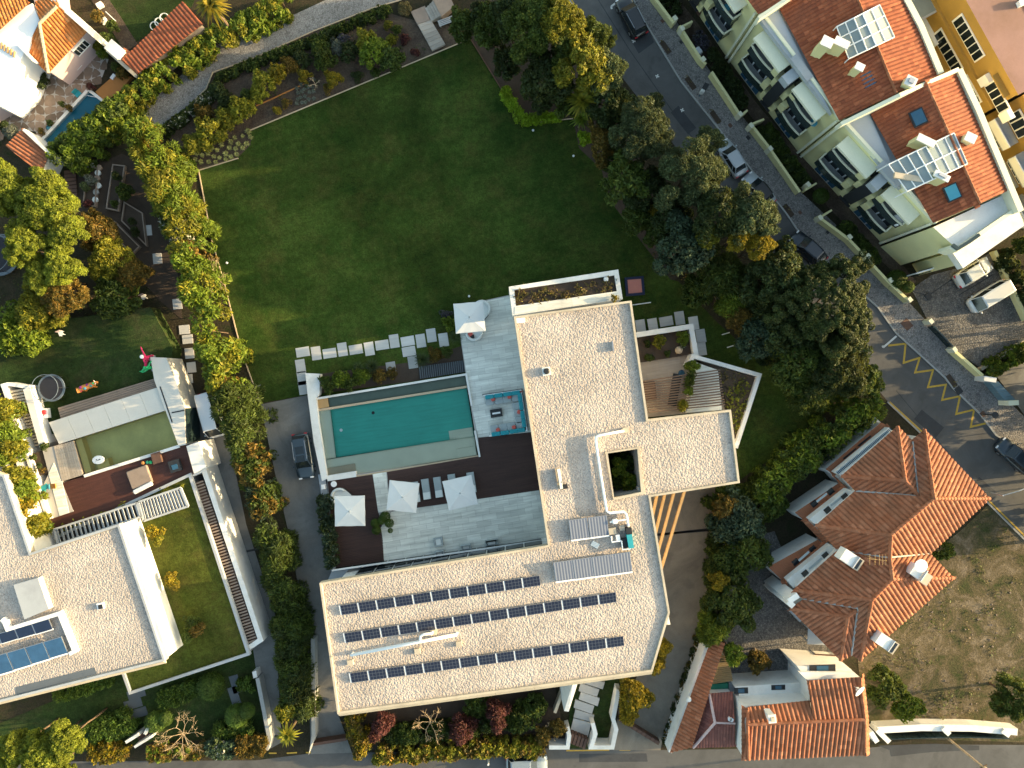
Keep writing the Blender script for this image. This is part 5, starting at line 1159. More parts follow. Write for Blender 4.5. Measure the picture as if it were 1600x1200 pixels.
for i in range(6):
    A, B, C_, D = (76, 660), (246, 605), (260, 641), (92, 694); MB().prism(offset(PX([f(A, B, i/6), f(A, B, (i+1)/6), f(D, C_, (i+1)/6), f(D, C_, i/6)], zd+.1), .012), 0, zd+.1).build('slab', M['poolwall'], thing('pool_surround', 'broad pale stone surround above the neighbour pool', 'paving', P(160, 650, 0)) if i == 0 else bpy.data.objects['pool_surround'])
t = thing('timber_bench', 'long weathered timber ledge behind the neighbour pool', 'ledge', P(170, 620, 0)); A, B, C_, D = (90, 637), (245, 590), (248, 604), (95, 656)
for i in range(5): MB().prism(offset(PX([f(A, D, i/5), f(B, C_, i/5), f(B, C_, (i+1)/5), f(A, D, (i+1)/5)], 2.9), .02), 0, 2.9).build('plank', M['timber'], t)
mb = MB(); mb.px([(235, 558), (260, 559), (275, 597), (288, 636), (290, 695), (279, 697), (258, 640), (241, 594)], 0, 3.4); wv = tag(mb.build('garden_wall', M['poolwall']), 'broad pale wall at the right end of the neighbour pool', 'wall')
mb = MB(); mb.wall([(250, 604), (269, 660)], .12, 3.35, 3.43); mb.wall([(268, 645), (288, 641)], .12, 3.35, 3.43); mb.build('slot', M['dark'], wv)
t = thing('wall_louvre', 'dark louvred screen on the end face of the broad pale wall', 'louvre', P(300, 665, 0))
for i in range(12): MB().wall([(289.5, 638), (291.5, 692)], .16, .3+.25*i, .5+.25*i, 0, False, 3.3).build('slat', M['darkgreen'], t)
mb = MB(); mb.px([(291, 697), (310, 690), (322, 730), (303, 740)], 0, 3.7); tag(mb.build('wall_block', M['white']), 'white wall block at the right end of the red deck', 'wall')
# left stair, wall, planting
t = thing('outdoor_stair', 'straight stair with pale treads beside the tall white wall', 'stairs', P(40, 655, 0))
for i in range(19):
    s_ = i/19; A, B, C_, D = (14, 611), (36, 607), (63, 697), (41, 703); MB().px([f(A, D, s_), f(B, C_, s_), f(B, C_, s_+.036), f(A, D, s_+.036)], 0, 3.1-.05*i).build('step', M['beige'], t)
mb = MB(); mb.px([(36, 609), (46, 602), (70, 692), (62, 700)], 0, 3.4); tag(mb.build('stair_wall', M['white']), 'white wall on the right of the outdoor stair', 'wall')
mb = MB(); mb.wall([(1, 603), (12, 600), (45, 605)], .35, 0, 3.3); mb.wall([(3, 600), (75, 812)], .30, 0, 3.6); tag(mb.build('stair_wall', M['white']), 'long thin white wall left of the outdoor stair', 'wall')
slabby('soil_bed', [(46, 710), (66, 704), (76, 739), (55, 746)], zd-.1, 'soil')
for i, (u, v, r) in enumerate(((52, 715, 5), (60, 728, 5), (68, 698, 7), (66, 735, 4))): tree('shrub', ['small shrub at the top of the soil bed by the pool', 'low shrub in the middle of the soil bed by the pool', 'green tuft below the stair wall', 'tiny shrub at the foot of the soil bed by the pool'][i], u, v, r, .8, 'broad', ['mid', 'dark', 'mid', 'orange'][i], 'shrub', z0=zd-.1, br=.15)
for px, l in (([(8, 655), (14, 664), (30, 707), (26, 711)], 'upper orange edging beside the lit shrubs'), ([(38, 740), (46, 742), (68, 822), (62, 828)], 'lower orange edging beside the lit shrubs')):
    tag(MB().px(px, 2.9, 3.5).build('planter_edge', M['orangebox']), l, 'edging')
mb = MB(); mb.px([(20, 713), (31, 709), (41, 735), (33, 742)], 0, 3.5); tag(mb.build('wall_niche', M['whitepaint']), 'small white framed opening in the long thin wall', 'opening')
slabby('planter_soil', [(0, 610), (20, 660), (65, 830), (52, 850), (20, 740), (-20, 640)], 3.0, 'soil')
for i, (u, v, r) in enumerate(((4, 640, 14), (8, 675, 15), (12, 700, 12), (5, 715, 10), (25, 745, 15), (32, 765, 14), (38, 795, 12), (48, 825, 14), (30, 785, 8))): tree('shrub', ['sunlit shrub at the top of the strip by the thin white wall', 'broad sunlit shrub second in the strip by the thin wall', 'sunlit shrub beside the upper orange edging', 'sunlit shrub at the left photo edge above the gravel roof', 'large sunlit shrub below the framed opening', 'leafy shrub beside the lower orange edging', 'golden shrub near the lower orange edging', 'sunlit bush in the dark corner by the louvred canopy', 'small shrub between two larger ones by the gravel roof'][i], u, v, r*1.3, 3.5, 'big', ['yellow', 'bright', 'yellow', 'bright', 'yellow', 'bright', 'gold', 'yellow', 'gold'][i], 'shrub', z0=3.0, br=.4)
# things round that pool
c = P(217, 748, zd+.5); t = thing('daybed', 'grey square daybed with a white end cushion on the red deck', 'daybed', (c.x, c.y, zd), .35); MB().rbox((0, .15, .05), (2.2, 1.9, .35)).build('mattress', M['timber'], t, world=False); MB().rbox((0, -1.0, .2), (2.1, .45, .3), .12).build('pillow', M['canvas'], t, world=False)
c = P(273, 728, zd+.4); t = thing('low_table', 'low dark square table at the end of the red deck', 'table', (c.x, c.y, zd), .3); MB().box((0, 0, .25), (1.15, 1.2, .35)).build('table_top', M['dark'], t, world=False); MB().box((0, -.1, .44), (.6, .5, .03)).build('tray', M['bluewin'], t, world=False)
c = P(247, 715, zd); tag(MB().box((c.x, c.y, zd+.2), (.9, 1.1, .4), .3).build('bench', M['brownwood']), 'small brown bench on the red deck near the table', 'bench')
for i, (u, v) in enumerate(((225, 723), (232, 722), (237, 722))): c = P(u, v, zd); tag(MB().lathe((c.x, c.y, zd), [(.12, 0), (.18, .25), (.12, .3)], 10).build('pot', M[['orangebox', 'greenplastic', 'kelly'][i]]), ['small terracotta pot on the red deck', 'dark green pot on the red deck', 'bright green pot on the red deck'][i], 'pot')
c = P(154, 718.5, zd-.05); t = thing('pool_float', 'white oval float with dark lettering on the green pool', 'pool float', (c.x, c.y, zd-.1), .15); MB().lathe((0, 0, 0), [(.40, 0), (.52, .08), (.45, .16), (.2, .18)], 18).build('ring', M['whitepaint'], t, world=False); t.scale = (1.25, .85, 1)
mk = MB(); mk.box((0, -.05, .185), (.42, .06, .012), .3); mk.box((-.1, .08, .186), (.1, .1, .012)); mk.box((.15, .05, .187), (.16, .06, .012)); mk.build('mark', M['dark'], t, world=False)
c = P(80, 760, zd); t = thing('toy_slide', 'turquoise and orange toy slide on the pale paving', 'toy', (c.x, c.y, zd), .1)
MB().box((-.5, -.05, .3), (.8, .5, .12), .5).build('slide', M['teal'], t, world=False); MB().box((-.7, -.3, .15), (.3, .4, .3)).build('foot', M['teal'], t, world=False); MB().box((.35, .02, .25), (.75, .5, .1), 0, 0, -.3).build('seat', M['amber'], t, world=False); MB().box((.0, .02, .35), (.15, .55, .1)).build('handle', M['skyblue'], t, world=False)
c = P(68, 646, 2.5); t = thing('storage_box', 'white box with red and black contents beside the stair wall', 'box', (c.x, c.y, 2.0), .1); MB().box((0, 0, .25), (.85, 1.0, .5)).build('box', M['whitepaint'], t, world=False); MB().rbox((.1, .12, .5), (.4, .45, .18)).build('lid', M['red'], t, world=False); MB().rbox((-.15, -.1, .5), (.35, .4, .14)).build('bag', M['dark'], t, world=False)
def trampoline(label, u, v, r, h=1.8, z0=0.):
    c = P(u, v, z0+.7); t = thing('trampoline', label, 'trampoline', (c.x, c.y, z0)); n = 24
    MB().lathe((0, 0, .68), [(r, 0), (r, .02)], n).build('jump_mat', M['net'], t, world=False)
    vs, fs = [], []
    for k in range(n):
        q = 2*math.pi*k/n
        for rr, z in ((r*.98, .70), (r*1.16, .70), (r*1.18, .64), (r*.98, .66)): vs.append((rr*math.cos(q), rr*math.sin(q), z))
    for k in range(n):
        for j in range(4): fs.append((k*4+j, k*4+(j+1) % 4, ((k+1) % n)*4+(j+1) % 4, ((k+1) % n)*4+j))
    MB().add(vs, fs).build('padding', M['netring'], t, world=False)
    ring_ = [(r*1.12*math.cos(2*math.pi*k/n), r*1.12*math.sin(2*math.pi*k/n), h+.7) for k in range(n+1)]; MB().tube(ring_, .035, 5).build('net_ring', M['netring'], t, world=False)
    for k in range(6):
        q = 2*math.pi*k/6; x, y = r*1.12*math.cos(q), r*1.12*math.sin(q); MB().tube([(x, y, 0), (x, y, h+.7)], .03, 5).build('pole', M['dark'], t, world=False)
    return t
trampoline('round dark trampoline on the lawn above the neighbour pool', 80, 606, 1.2, 1.0, z0=2.0)
trampoline('dark trampoline at the left photo edge behind the sunlit tree', -2, 398, 1.9, 1.4)
# coloured sculptures
def skin_fig(name, edges, verts, radii, mat, parent, sub=1):
    me = bpy.data.meshes.new(name); me.from_pydata(verts, edges, []); o = bpy.data.objects.new(name, me); COL.objects.link(o)
    m = o.modifiers.new('skin', 'SKIN'); sk = me.skin_vertices[0] if me.skin_vertices else None
    if sk is None:
        bm = bmesh.new(); bm.from_mesh(me); lay = bm.verts.layers.skin.verify(); bm.to_mesh(me); bm.free()
    for i, r in enumerate(radii): me.skin_vertices[0].data[i].radius = (r, r); me.skin_vertices[0].data[i].use_root = (i == 0)
    s_ = o.modifiers.new('sub', 'SUBSURF'); s_.levels = sub; s_.render_levels = sub
    me.materials.append(mat)
    dg = bpy.context.evaluated_depsgraph_get(); m2 = bpy.data.meshes.new_from_object(o.evaluated_get(dg)); o.modifiers.clear(); o.data = m2; o.parent = parent
    for p in m2.polygons: p.use_smooth = True
    return o
def figure_sculpture(label, u, v, ang, mat, z0, head, kick):
    c = P(u, v, z0+.9); t = thing('figure_sculpture', label, 'sculpture', (c.x, c.y, z0), ang)
    V = [(0, 0, .80), (0, .0, 1.05), (.02, 0, 1.32), (.03, 0, 1.48), (.05, 0, 1.62), (.05, .02, 1.76),
         (.22, .02, 1.36), (.48, .18, 1.52), (.80, .30, 1.72), (-.18, -.02, 1.36), (-.45, -.12, 1.20), (-.72, -.05, 1.02),
         (.12, 0, .72), (.20, -.06, .40), (.16, .0, .06), (.28, .06, .03), (-.12, 0, .72), (-.42, .05+kick, .56), (-.78, .02+kick, .42), (-.90, .10+kick, .44)]
    E = [(0, 1), (1, 2), (2, 3), (3, 4), (4, 5), (2, 6), (6, 7), (7, 8), (2, 9), (9, 10), (10, 11), (0, 12), (12, 13), (13, 14), (14, 15), (0, 16), (16, 17), (17, 18), (18, 19)]
    R_ = [.15, .14, .17, .07, .12, .10, .08, .06, .05, .08, .06, .05, .11, .08, .06, .05, .11, .08, .06, .05]
    skin_fig('body', E, V, R_, M[mat], t)
    if head: MB().lathe((.05, 0, 1.60), [(.06, 0), (.15, .08), (.16, .16), (.09, .25)], 12).build('hat', M[head], t, world=False)
    MB().box((0, 0, .0), (.5, .4, .06)).build('plinth', M['grey'], t, world=False)
    t.scale = (1.25, 1.25, 1.25)
figure_sculpture('hot pink dancing figure with one arm thrown up', 231.5, 559, math.radians(75), 'hotpink', 2.3, 'whitepaint', .1)
figure_sculpture('bright green dancing figure below the pink one', 234, 575, math.radians(20), 'kelly', 2.3, None, -.1)
c = P(139, 604, 2.6); t = thing('cow_sculpture', 'multicoloured cow statue on the dark lawn', 'sculpture', (c.x, c.y, 2.0), math.radians(22))
V = [(-.75, 0, .85), (-.35, 0, .92), (.1, 0, .90), (.55, 0, .95), (.85, 0, 1.15), (1.08, 0, 1.2), (1.32, 0, 1.05), (-.95, 0, .8), (-1.05, .05, .45)]
E = [(i, i+1) for i in range(6)]+[(0, 7), (7, 8)]; R_ = [.27, .31, .30, .28, .18, .16, .11, .06, .035]
for x in (-.62, .5):
    for s_ in (-1, 1):
        k = len(V); V += [(x, s_*.2, .6), (x+.03*s_, s_*.22, .32), (x-.02, s_*.22, .04)]; E += [(1 if x < 0 else 3, k), (k, k+1), (k+1, k+2)]; R_ += [.11, .075, .07]
bd = skin_fig('body', E, V, R_, M['amber'], t)
for i, (x, y, z, r, mt) in enumerate(((-.55, .12, 1.14, .17, 'purple'), (-.15, -.14, 1.19, .16, 'skyblue'), (.2, .1, 1.18, .17, 'purple'), (.55, -.05, 1.20, .20, 'teal'), (.9, .0, 1.32, .12, 'kelly'), (-.7, -.16, 1.0, .12, 'hotpink'))): MB().lathe((x, y, z-.05), [(r, 0), (r*.8, .06), (r*.3, .09)], 9).build('patch', M[mt], t, world=False)
for s_ in (-1, 1): MB().tube([(1.12, s_*.08, 1.3), (1.12, s_*.22, 1.42)], [.04, .015], 5).build('horn', M['whitepaint'], t, world=False); MB().tube([(1.02, s_*.12, 1.25), (.98, s_*.28, 1.22)], [.05, .03], 5).build('ear', M['amber'], t, world=False)

# ================================================================== TOP LEFT: villa with orange roof, sheds, narrow pool
oh = thing('old_villa', 'pink and white villa with bright orange roofs and a sunlit white terrace', 'house', P(40, 30, 0))
MB().px([(-60, 60), (50, 5), (62, 32), (37, 82), (18, 130), (-10, 160), (-60, 140)], 0, 4.4).build('terrace_block', M['whitepaint'], oh)
MB().px([(40, -60), (75, -40), (80, 0), (136, 48), (78, 112), (40, 82), (60, 32)], 0, 3.3).build('wall', M['pinkwall'], oh)
MB().px([(-60, 140), (20, 118), (45, 130), (0, 165), (-60, 200)], 0, 2.2).build('porch', M['pinkwall'], oh)
tm, dm = MB(), MB()
zz = lambda u, v, z: tuple(P(u, v, z))
tile_face(tm, dm, [zz(62, 37, 4.7), zz(90, 8, 4.7), zz(137, 48, 3.8), zz(76, 115, 3.5)], .34)
tile_face(tm, dm, [zz(62, 37, 4.7), zz(76, 115, 3.5), zz(40, 82, 3.6)], .34)
tile_face(tm, dm, [zz(55, 5, 4.2), zz(82, -20, 4.2), zz(92, 8, 4.7), zz(64, 35, 4.7)], .34)
rf = dm.build('roof', M['tilebright'], oh); stuff(tm.build('roof_tiles', M['tilebright'], rf))
rr = MB(); ridge(rr, zz(62, 37, 4.75), zz(76, 114, 3.55)); ridge(rr, zz(62, 37, 4.75), zz(89, 11, 4.75)); rr.build('ridge_tiles', M['tan'], rf)
tm, dm = MB(), MB(); tile_face(tm, dm, [zz(-60, 10, 5.2), zz(-10, -60, 5.8), zz(46, 4, 5.0), zz(-5, 52, 4.6), zz(-60, 80, 4.6)], .34); rf = dm.build('roof', M['tilebright'], oh); stuff(tm.build('roof_tiles', M['tilebright'], rf))
w_ = MB().wall([(79, -6), (146, 53)], .55, 0, 4.6).build('gable_wall', M['white'], oh)
for (u, v), (u2, v2), z in (((88, 104), (108, 87), 2.4), ((116, 82), (134, 63), 2.5)):
    a, b = P(u, v, z), P(u2, v2, z); c = (a+b)/2; wn = MB(); wn.box((c.x+.1, c.y-.1, z), ((b-a).length, .12, 1.3), math.atan2(b.y-a.y, b.x-a.x)); wo_ = wn.build('window', M['whitepaint'], oh)
    for i in range(4):
        p_ = a.lerp(b, (i+.5)/4); MB().box((p_.x+.17, p_.y-.17, z), (.34, .05, .8), math.atan2(b.y-a.y, b.x-a.x)).build('pane', M['glass'], wo_)
tag(MB().wall([(28, 70), (50, 93)], .2, 0, 4.6).build('rail_wall', M['white']), 'white rail at the edge of the sunlit terrace', 'rail')
t = thing('terrace_grille', 'yellowish slatted grille on the sunlit white terrace', 'grille', P(13, 75, 4.4))
for i in range(5): MB().wall([(2+5*i, 66+3.4*i), (-1+5*i+2, 76+3.2*i)], .12, 4.4, 4.55).build('slat', M['wood'], t)
# brown tiled shed, orange shed
def shed(label, px, zs, mat, wallm, pitch=.34, cap=True, down=None):
    t = thing('tiled_shed', label, 'shed', P(*px[0], 0)); tm, dm = MB(), MB(); pts = [zz(u, v, z) for (u, v), z in zip(px, zs)]
    tile_face(tm, dm, pts, pitch, down=down); MB().prism(offset([p[:2] for p in pts], .15), 0, min(zs)-.25).build('wall', M[wallm], t); rf = dm.build('roof', M[mat], t); stuff(tm.build('roof_tiles', M[mat], rf)); return t
shed('long brown tiled shed roof beside the lit hedge', [(192, 95), (286, 2), (318, 38), (214, 115)], [2.6, 2.6, 3.2, 3.2], 'tiledeep', 'tan', .40)
shed('red tiled shed roof by the lower end of the narrow pool', [(9, 228), (34, 202), (78, 240), (64, 272)], [3.0, 3.0, 2.7, 2.7], 'tile', 'white', .36)
mb = MB(); mb.wall([(36, 202), (80, 243)], .25, 0, 3.15); tag(mb.build('shed_wall', M['white']), 'white wall top along the red tiled shed', 'wall')
mb = MB(); mb.wall([(167, 78), (213, 119)], .35, 0, 2.6); tag(mb.build('garden_wall', M['beige']), 'pale garden wall at the end of the brown shed', 'wall')
c = P(178, 76, 3.2); t = thing('barbecue_chimney', 'white chimney block beside the brown shed', 'chimney', (c.x, c.y, 0), -.7); MB().box((0, 0, 1.5), (1.6, 1.0, 3)).build('stack', M['white'], t, world=False); MB().box((0, 0, 3.05), (1.8, 1.2, .12)).build('cap', M['white'], t, world=False)
tag(MB().px([(185, 84), (194, 74), (203, 80), (193, 94)], 0, 2.6).build('tiled_lean_to', M['tile']), 'small orange lean-to beside the white chimney block', 'lean-to')
struct(MB().px([(149, 143), (180, 116), (206, 120), (185, 145), (161, 160)], 0, .35).build('tiled_floor', M['orangebox']), 'orange floor at the head of the narrow pool')
tag(MB().wall([(174, 118), (178, 121)], .6, .3, .5).build('floor_light', M['whitepaint']), 'small white square on the orange floor', 'light')
p2_ = [(136, 142), (160, 158), (160, 175), (120, 215), (84, 230), (67, 218)]
basin2('pool_basin', p2_, .06, .30, plain('blue_pool_tile', (.015, .16, .22), .4, .15, .8), 'narrow teal pool at the upper left'); struct(MB().sheet(PX(p2_, .3), .3).build('pool_water', M['water']))
for ln in ([(138, 140), (161, 158)], [(57, 212), (84, 238)], [(66, 217), (136, 141)]):
    mb = MB(); mb.wall(ln, .3, 0, .42); tag(mb.build('pool_coping', M['white']), {138: 'white coping at the upper end of the narrow pool', 57: 'white coping at the lower end of the narrow pool', 66: 'thin coping along the patio side of the narrow pool'}[ln[0][0]], 'coping')
mb = MB(); mb.tube([P(121, 146, .36), P(150, 152, .36)], .03, 5); tag(mb.build('pool_rope', M['whitepaint']), 'thin white rope across the narrow pool', 'rope')
for i, (u, v, s_, mt, l) in enumerate(((118, 104, .9, 'whitepaint', 'white garden table on the stone patio'), (119, 145, .5, 'teal', 'turquoise chair by the narrow pool'), (72, 197, .5, 'skyblue', 'light blue pot near the narrow pool'), (46, 160, .8, 'greyfab', 'grey garden seat on the patio'), (52, 106, 1.0, 'bluewin', 'blue round tub beside the old villa'))):
    c = P(u, v, .7); t = thing('garden_table' if i == 0 else 'patio_chair' if i in (1, 3) else 'tub', l, 'table' if i == 0 else 'seat' if i in (1, 3) else 'tub', (c.x, c.y, 0), .8)
    if i in (0, 1, 3):
        MB().box((0, 0, .7 if i == 0 else .42), (1.3*s_, .9*s_, .06)).build('table_top' if i == 0 else 'seat', M[mt], t, world=False)
        if i: MB().box((0, .42*s_, .7), (1.2*s_, .07, .5)).build('backrest', M[mt], t, world=False)
        for x in (-.5, .5):
            for y in (-.35, .35): MB().box((x*s_, y*s_, .2 if i else .34), (.06, .06, .4 if i else .68)).build('leg', M[mt], t, world=False)
    else: MB().lathe((0, 0, 0), [(.3*s_, 0), (.55*s_, .3), (.5*s_, .34), (.4*s_, .2)], 14).build('tub', M[mt], t, world=False)
for i, (u, v, r, fo) in enumerate(((37, 147, 6, 'orange'), (43, 152, 4, 'flower'), (57, 112, 9, 'orange'), (68, 120, 8, 'dark'), (62, 132, 8, 'dark'), (100, 118, 6, 'bright'), (96, 162, 4, 'mid'), (106, 168, 4, 'orange'), (77, 192, 5, 'mid'), (64, 204, 5, 'orange'), (140, 135, 6, 'red'), (152, 70, 11, 'yellow'), (165, 62, 12, 'mid'), (160, 85, 9, 'bright'), (180, 105, 9, 'mid'), (190, 112, 10, 'orange'), (15, 205, 12, 'silver'), (5, 198, 10, 'dark'), (175, 40, 10, 'mid'), (150, 25, 11, 'orange'))):
    tree('shrub', ['orange potted bush on the patio', 'pale flowering pot plant beside the orange bush', 'rusty shrub below the old villa corner', 'dark shrub below the orange roof point', 'dark shrub left of the patio seat', 'round bright bush in front of the white windows', 'small pot plant in the middle of the patio edge', 'rusty pot plant by the narrow pool', 'green pot plant near the blue pot', 'rusty plant at the lower pool corner', 'reddish plants at the head of the narrow pool', 'yellow green spiky bush at the house corner', 'green bush behind the house corner', 'bright bush above the white chimney block', 'green bush at the wall end below the brown shed', 'rusty bush between orange floor and brown shed', 'silvery bush beside the red tiled shed', 'dark bush at the photo edge above the red shed', 'bush at the lawn edge below the top margin', 'rusty bush behind the gable wall'][i], u, v, r, .7+r*.09, 'broad', fo, 'shrub', br=max(.18, r*.03))
for i, (u, v) in enumerate(((241, 40), (248, 34), (256, 27))): c = P(u, v, .2); vs = [(c.x+.45*math.cos(k*math.pi/8), c.y+.45*math.sin(k*math.pi/8), .15) for k in range(17)]; tag(MB().tube(vs, .06, 5).build('hoop', M['palefab']), ['left', 'middle', 'right'][i]+' of three pale rings lying beside the brown shed', 'ring')
mb = MB(); mb.wall([(150, -10), (180, 35), (205, 75)], 1.6, 0, .05); struct(mb.build('dirt_path', M['mulch']))
mb = MB(); mb.tube([P(165, 18, .3), P(181, 33, .3)], .05, 5); tag(mb.build('washing_pole', M['whitepaint']), 'white pole lying on the rough top lawn', 'pole')
for u, v, l in ((157, 9, 'white box at the end of the pole on the top lawn'), (163, 33, 'small white block below the pole on the top lawn')): c = P(u, v, .2); tag(MB().box((c.x, c.y, .25), (.6, .45, .5), .5).build('box', M['whitepaint']), l, 'box')
# kitchen garden beds
for i, px in enumerate(([(176, 257), (194, 259), (184, 329), (166, 325)], [(178, 346), (166, 358), (206, 396), (217, 385)], [(194, 316), (222, 333), (228, 383), (190, 345)], [(135, 262), (152, 262), (148, 322), (130, 318)])):
    t = thing('raised_bed', ['long raised bed under a young tree in the kitchen garden', 'slanted rectangular raised bed in the kitchen garden', 'triangular raised bed in the kitchen garden', 'narrow raised bed left in the kitchen garden'][i], 'raised bed', P(*px[0], 0))
    MB().wall(px, .12, 0, .45, 0, True).build('frame', M['timber'], t); MB().px(px, 0, .32).build('soil', M['soil'], t)
for i, (u, v, r, fo) in enumerate(((182, 275, 7, 'dark'), (192, 298, 13, 'mid'), (178, 318, 5, 'mid'), (205, 345, 6, 'dark'), (210, 360, 7, 'dark'), (140, 280, 8, 'silver'), (132, 290, 7, 'olive'), (135, 318, 6, 'red'))): tree('shrub', ['dark plant at the upper end of the long raised bed', 'young leafy tree over the long raised bed', 'small plant at the lower end of the long raised bed', 'dark plant in the triangular raised bed', 'low plant in the point of the triangular bed', 'silvery plant among the pots in the kitchen garden', 'grey green plant beside the red boarded strip', 'reddish plant at the lower end of the narrow raised bed'][i], u, v, r, 1+r*.08, 'broad', fo, 'shrub', br=.2)
t = thing('garden_planks', 'stack of brown boards in the dark kitchen garden', 'boards', P(115, 285, 0))
for i in range(7): p_ = P(108+.5*i, 268+6*i, .3); MB().box((p_.x, p_.y, .18), (1.2, .34, .1), .1).build('plank', M['brownwood'], t)
for i, (u, v) in enumerate(((153, 270), (152, 278), (154, 290), (150, 300), (149, 312), (155, 262))): c = P(u, v, .3); tag(MB().lathe((c.x, c.y, 0), [(.2, 0), (.32, .35), (.26, .4)], 10).build('pot', M[['palefab', 'timber', 'palefab', 'grey', 'palefab', 'timber'][i]]), 'pale pot in the dark row of the kitchen garden', 'pot', 'pots in the kitchen garden')
c = P(137, 257, .5); tag(MB().box((c.x, c.y, .3), (.95, .5, .5), -.1).build('box', M['whitepaint']), 'white box at the top of the kitchen garden', 'box')
c = P(155, 340, .6); t = thing('garden_bench', 'pale garden bench beside the slanted raised bed', 'bench', (c.x, c.y, 0), -.5); MB().box((0, 0, .4), (1.0, .45, .06)).build('seat', M['timber'], t, world=False); MB().box((0, .22, .65), (1.0, .06, .45)).build('backrest', M['timber'], t, world=False); [MB().box((x, 0, .2), (.07, .4, .4)).build('leg', M['timber'], t, world=False) for x in (-.42, .42)]
c = P(180, 215, .5); t = thing('garden_chair', 'pink chair in the gap at the end of the lit hedge', 'chair', (c.x, c.y, 0), .4); MB().box((0, 0, .42), (.5, .5, .06)).build('seat', M['pink'], t, world=False); MB().box((0, .25, .7), (.5, .06, .5)).build('backrest', M['pink'], t, world=False); [MB().box((x, y, .2), (.05, .05, .4)).build('leg', M['pink'], t, world=False) for x in (-.2, .2) for y in (-.2, .2)]
for u, v, l in ((95, 521, 'tiny white chair on the edge of the shaded lawn'), (224, 464, 'tiny pinkish chair in the dark right corner of the lawn')):
    zc = 2.0 if u < 200 else 0; c = P(u, v, zc+.4); t = thing('garden_chair', l, 'chair', (c.x, c.y, zc), .4); MB().box((0, 0, .40), (.45, .45, .05)).build('seat', M['palefab'], t, world=False); MB().box((0, .22, .65), (.45, .05, .45)).build('backrest', M['pinkwall'], t, world=False); [MB().box((x, y, .2), (.05, .05, .4)).build('leg', M['palefab'], t, world=False) for x in (-.18, .18) for y in (-.18, .18)]
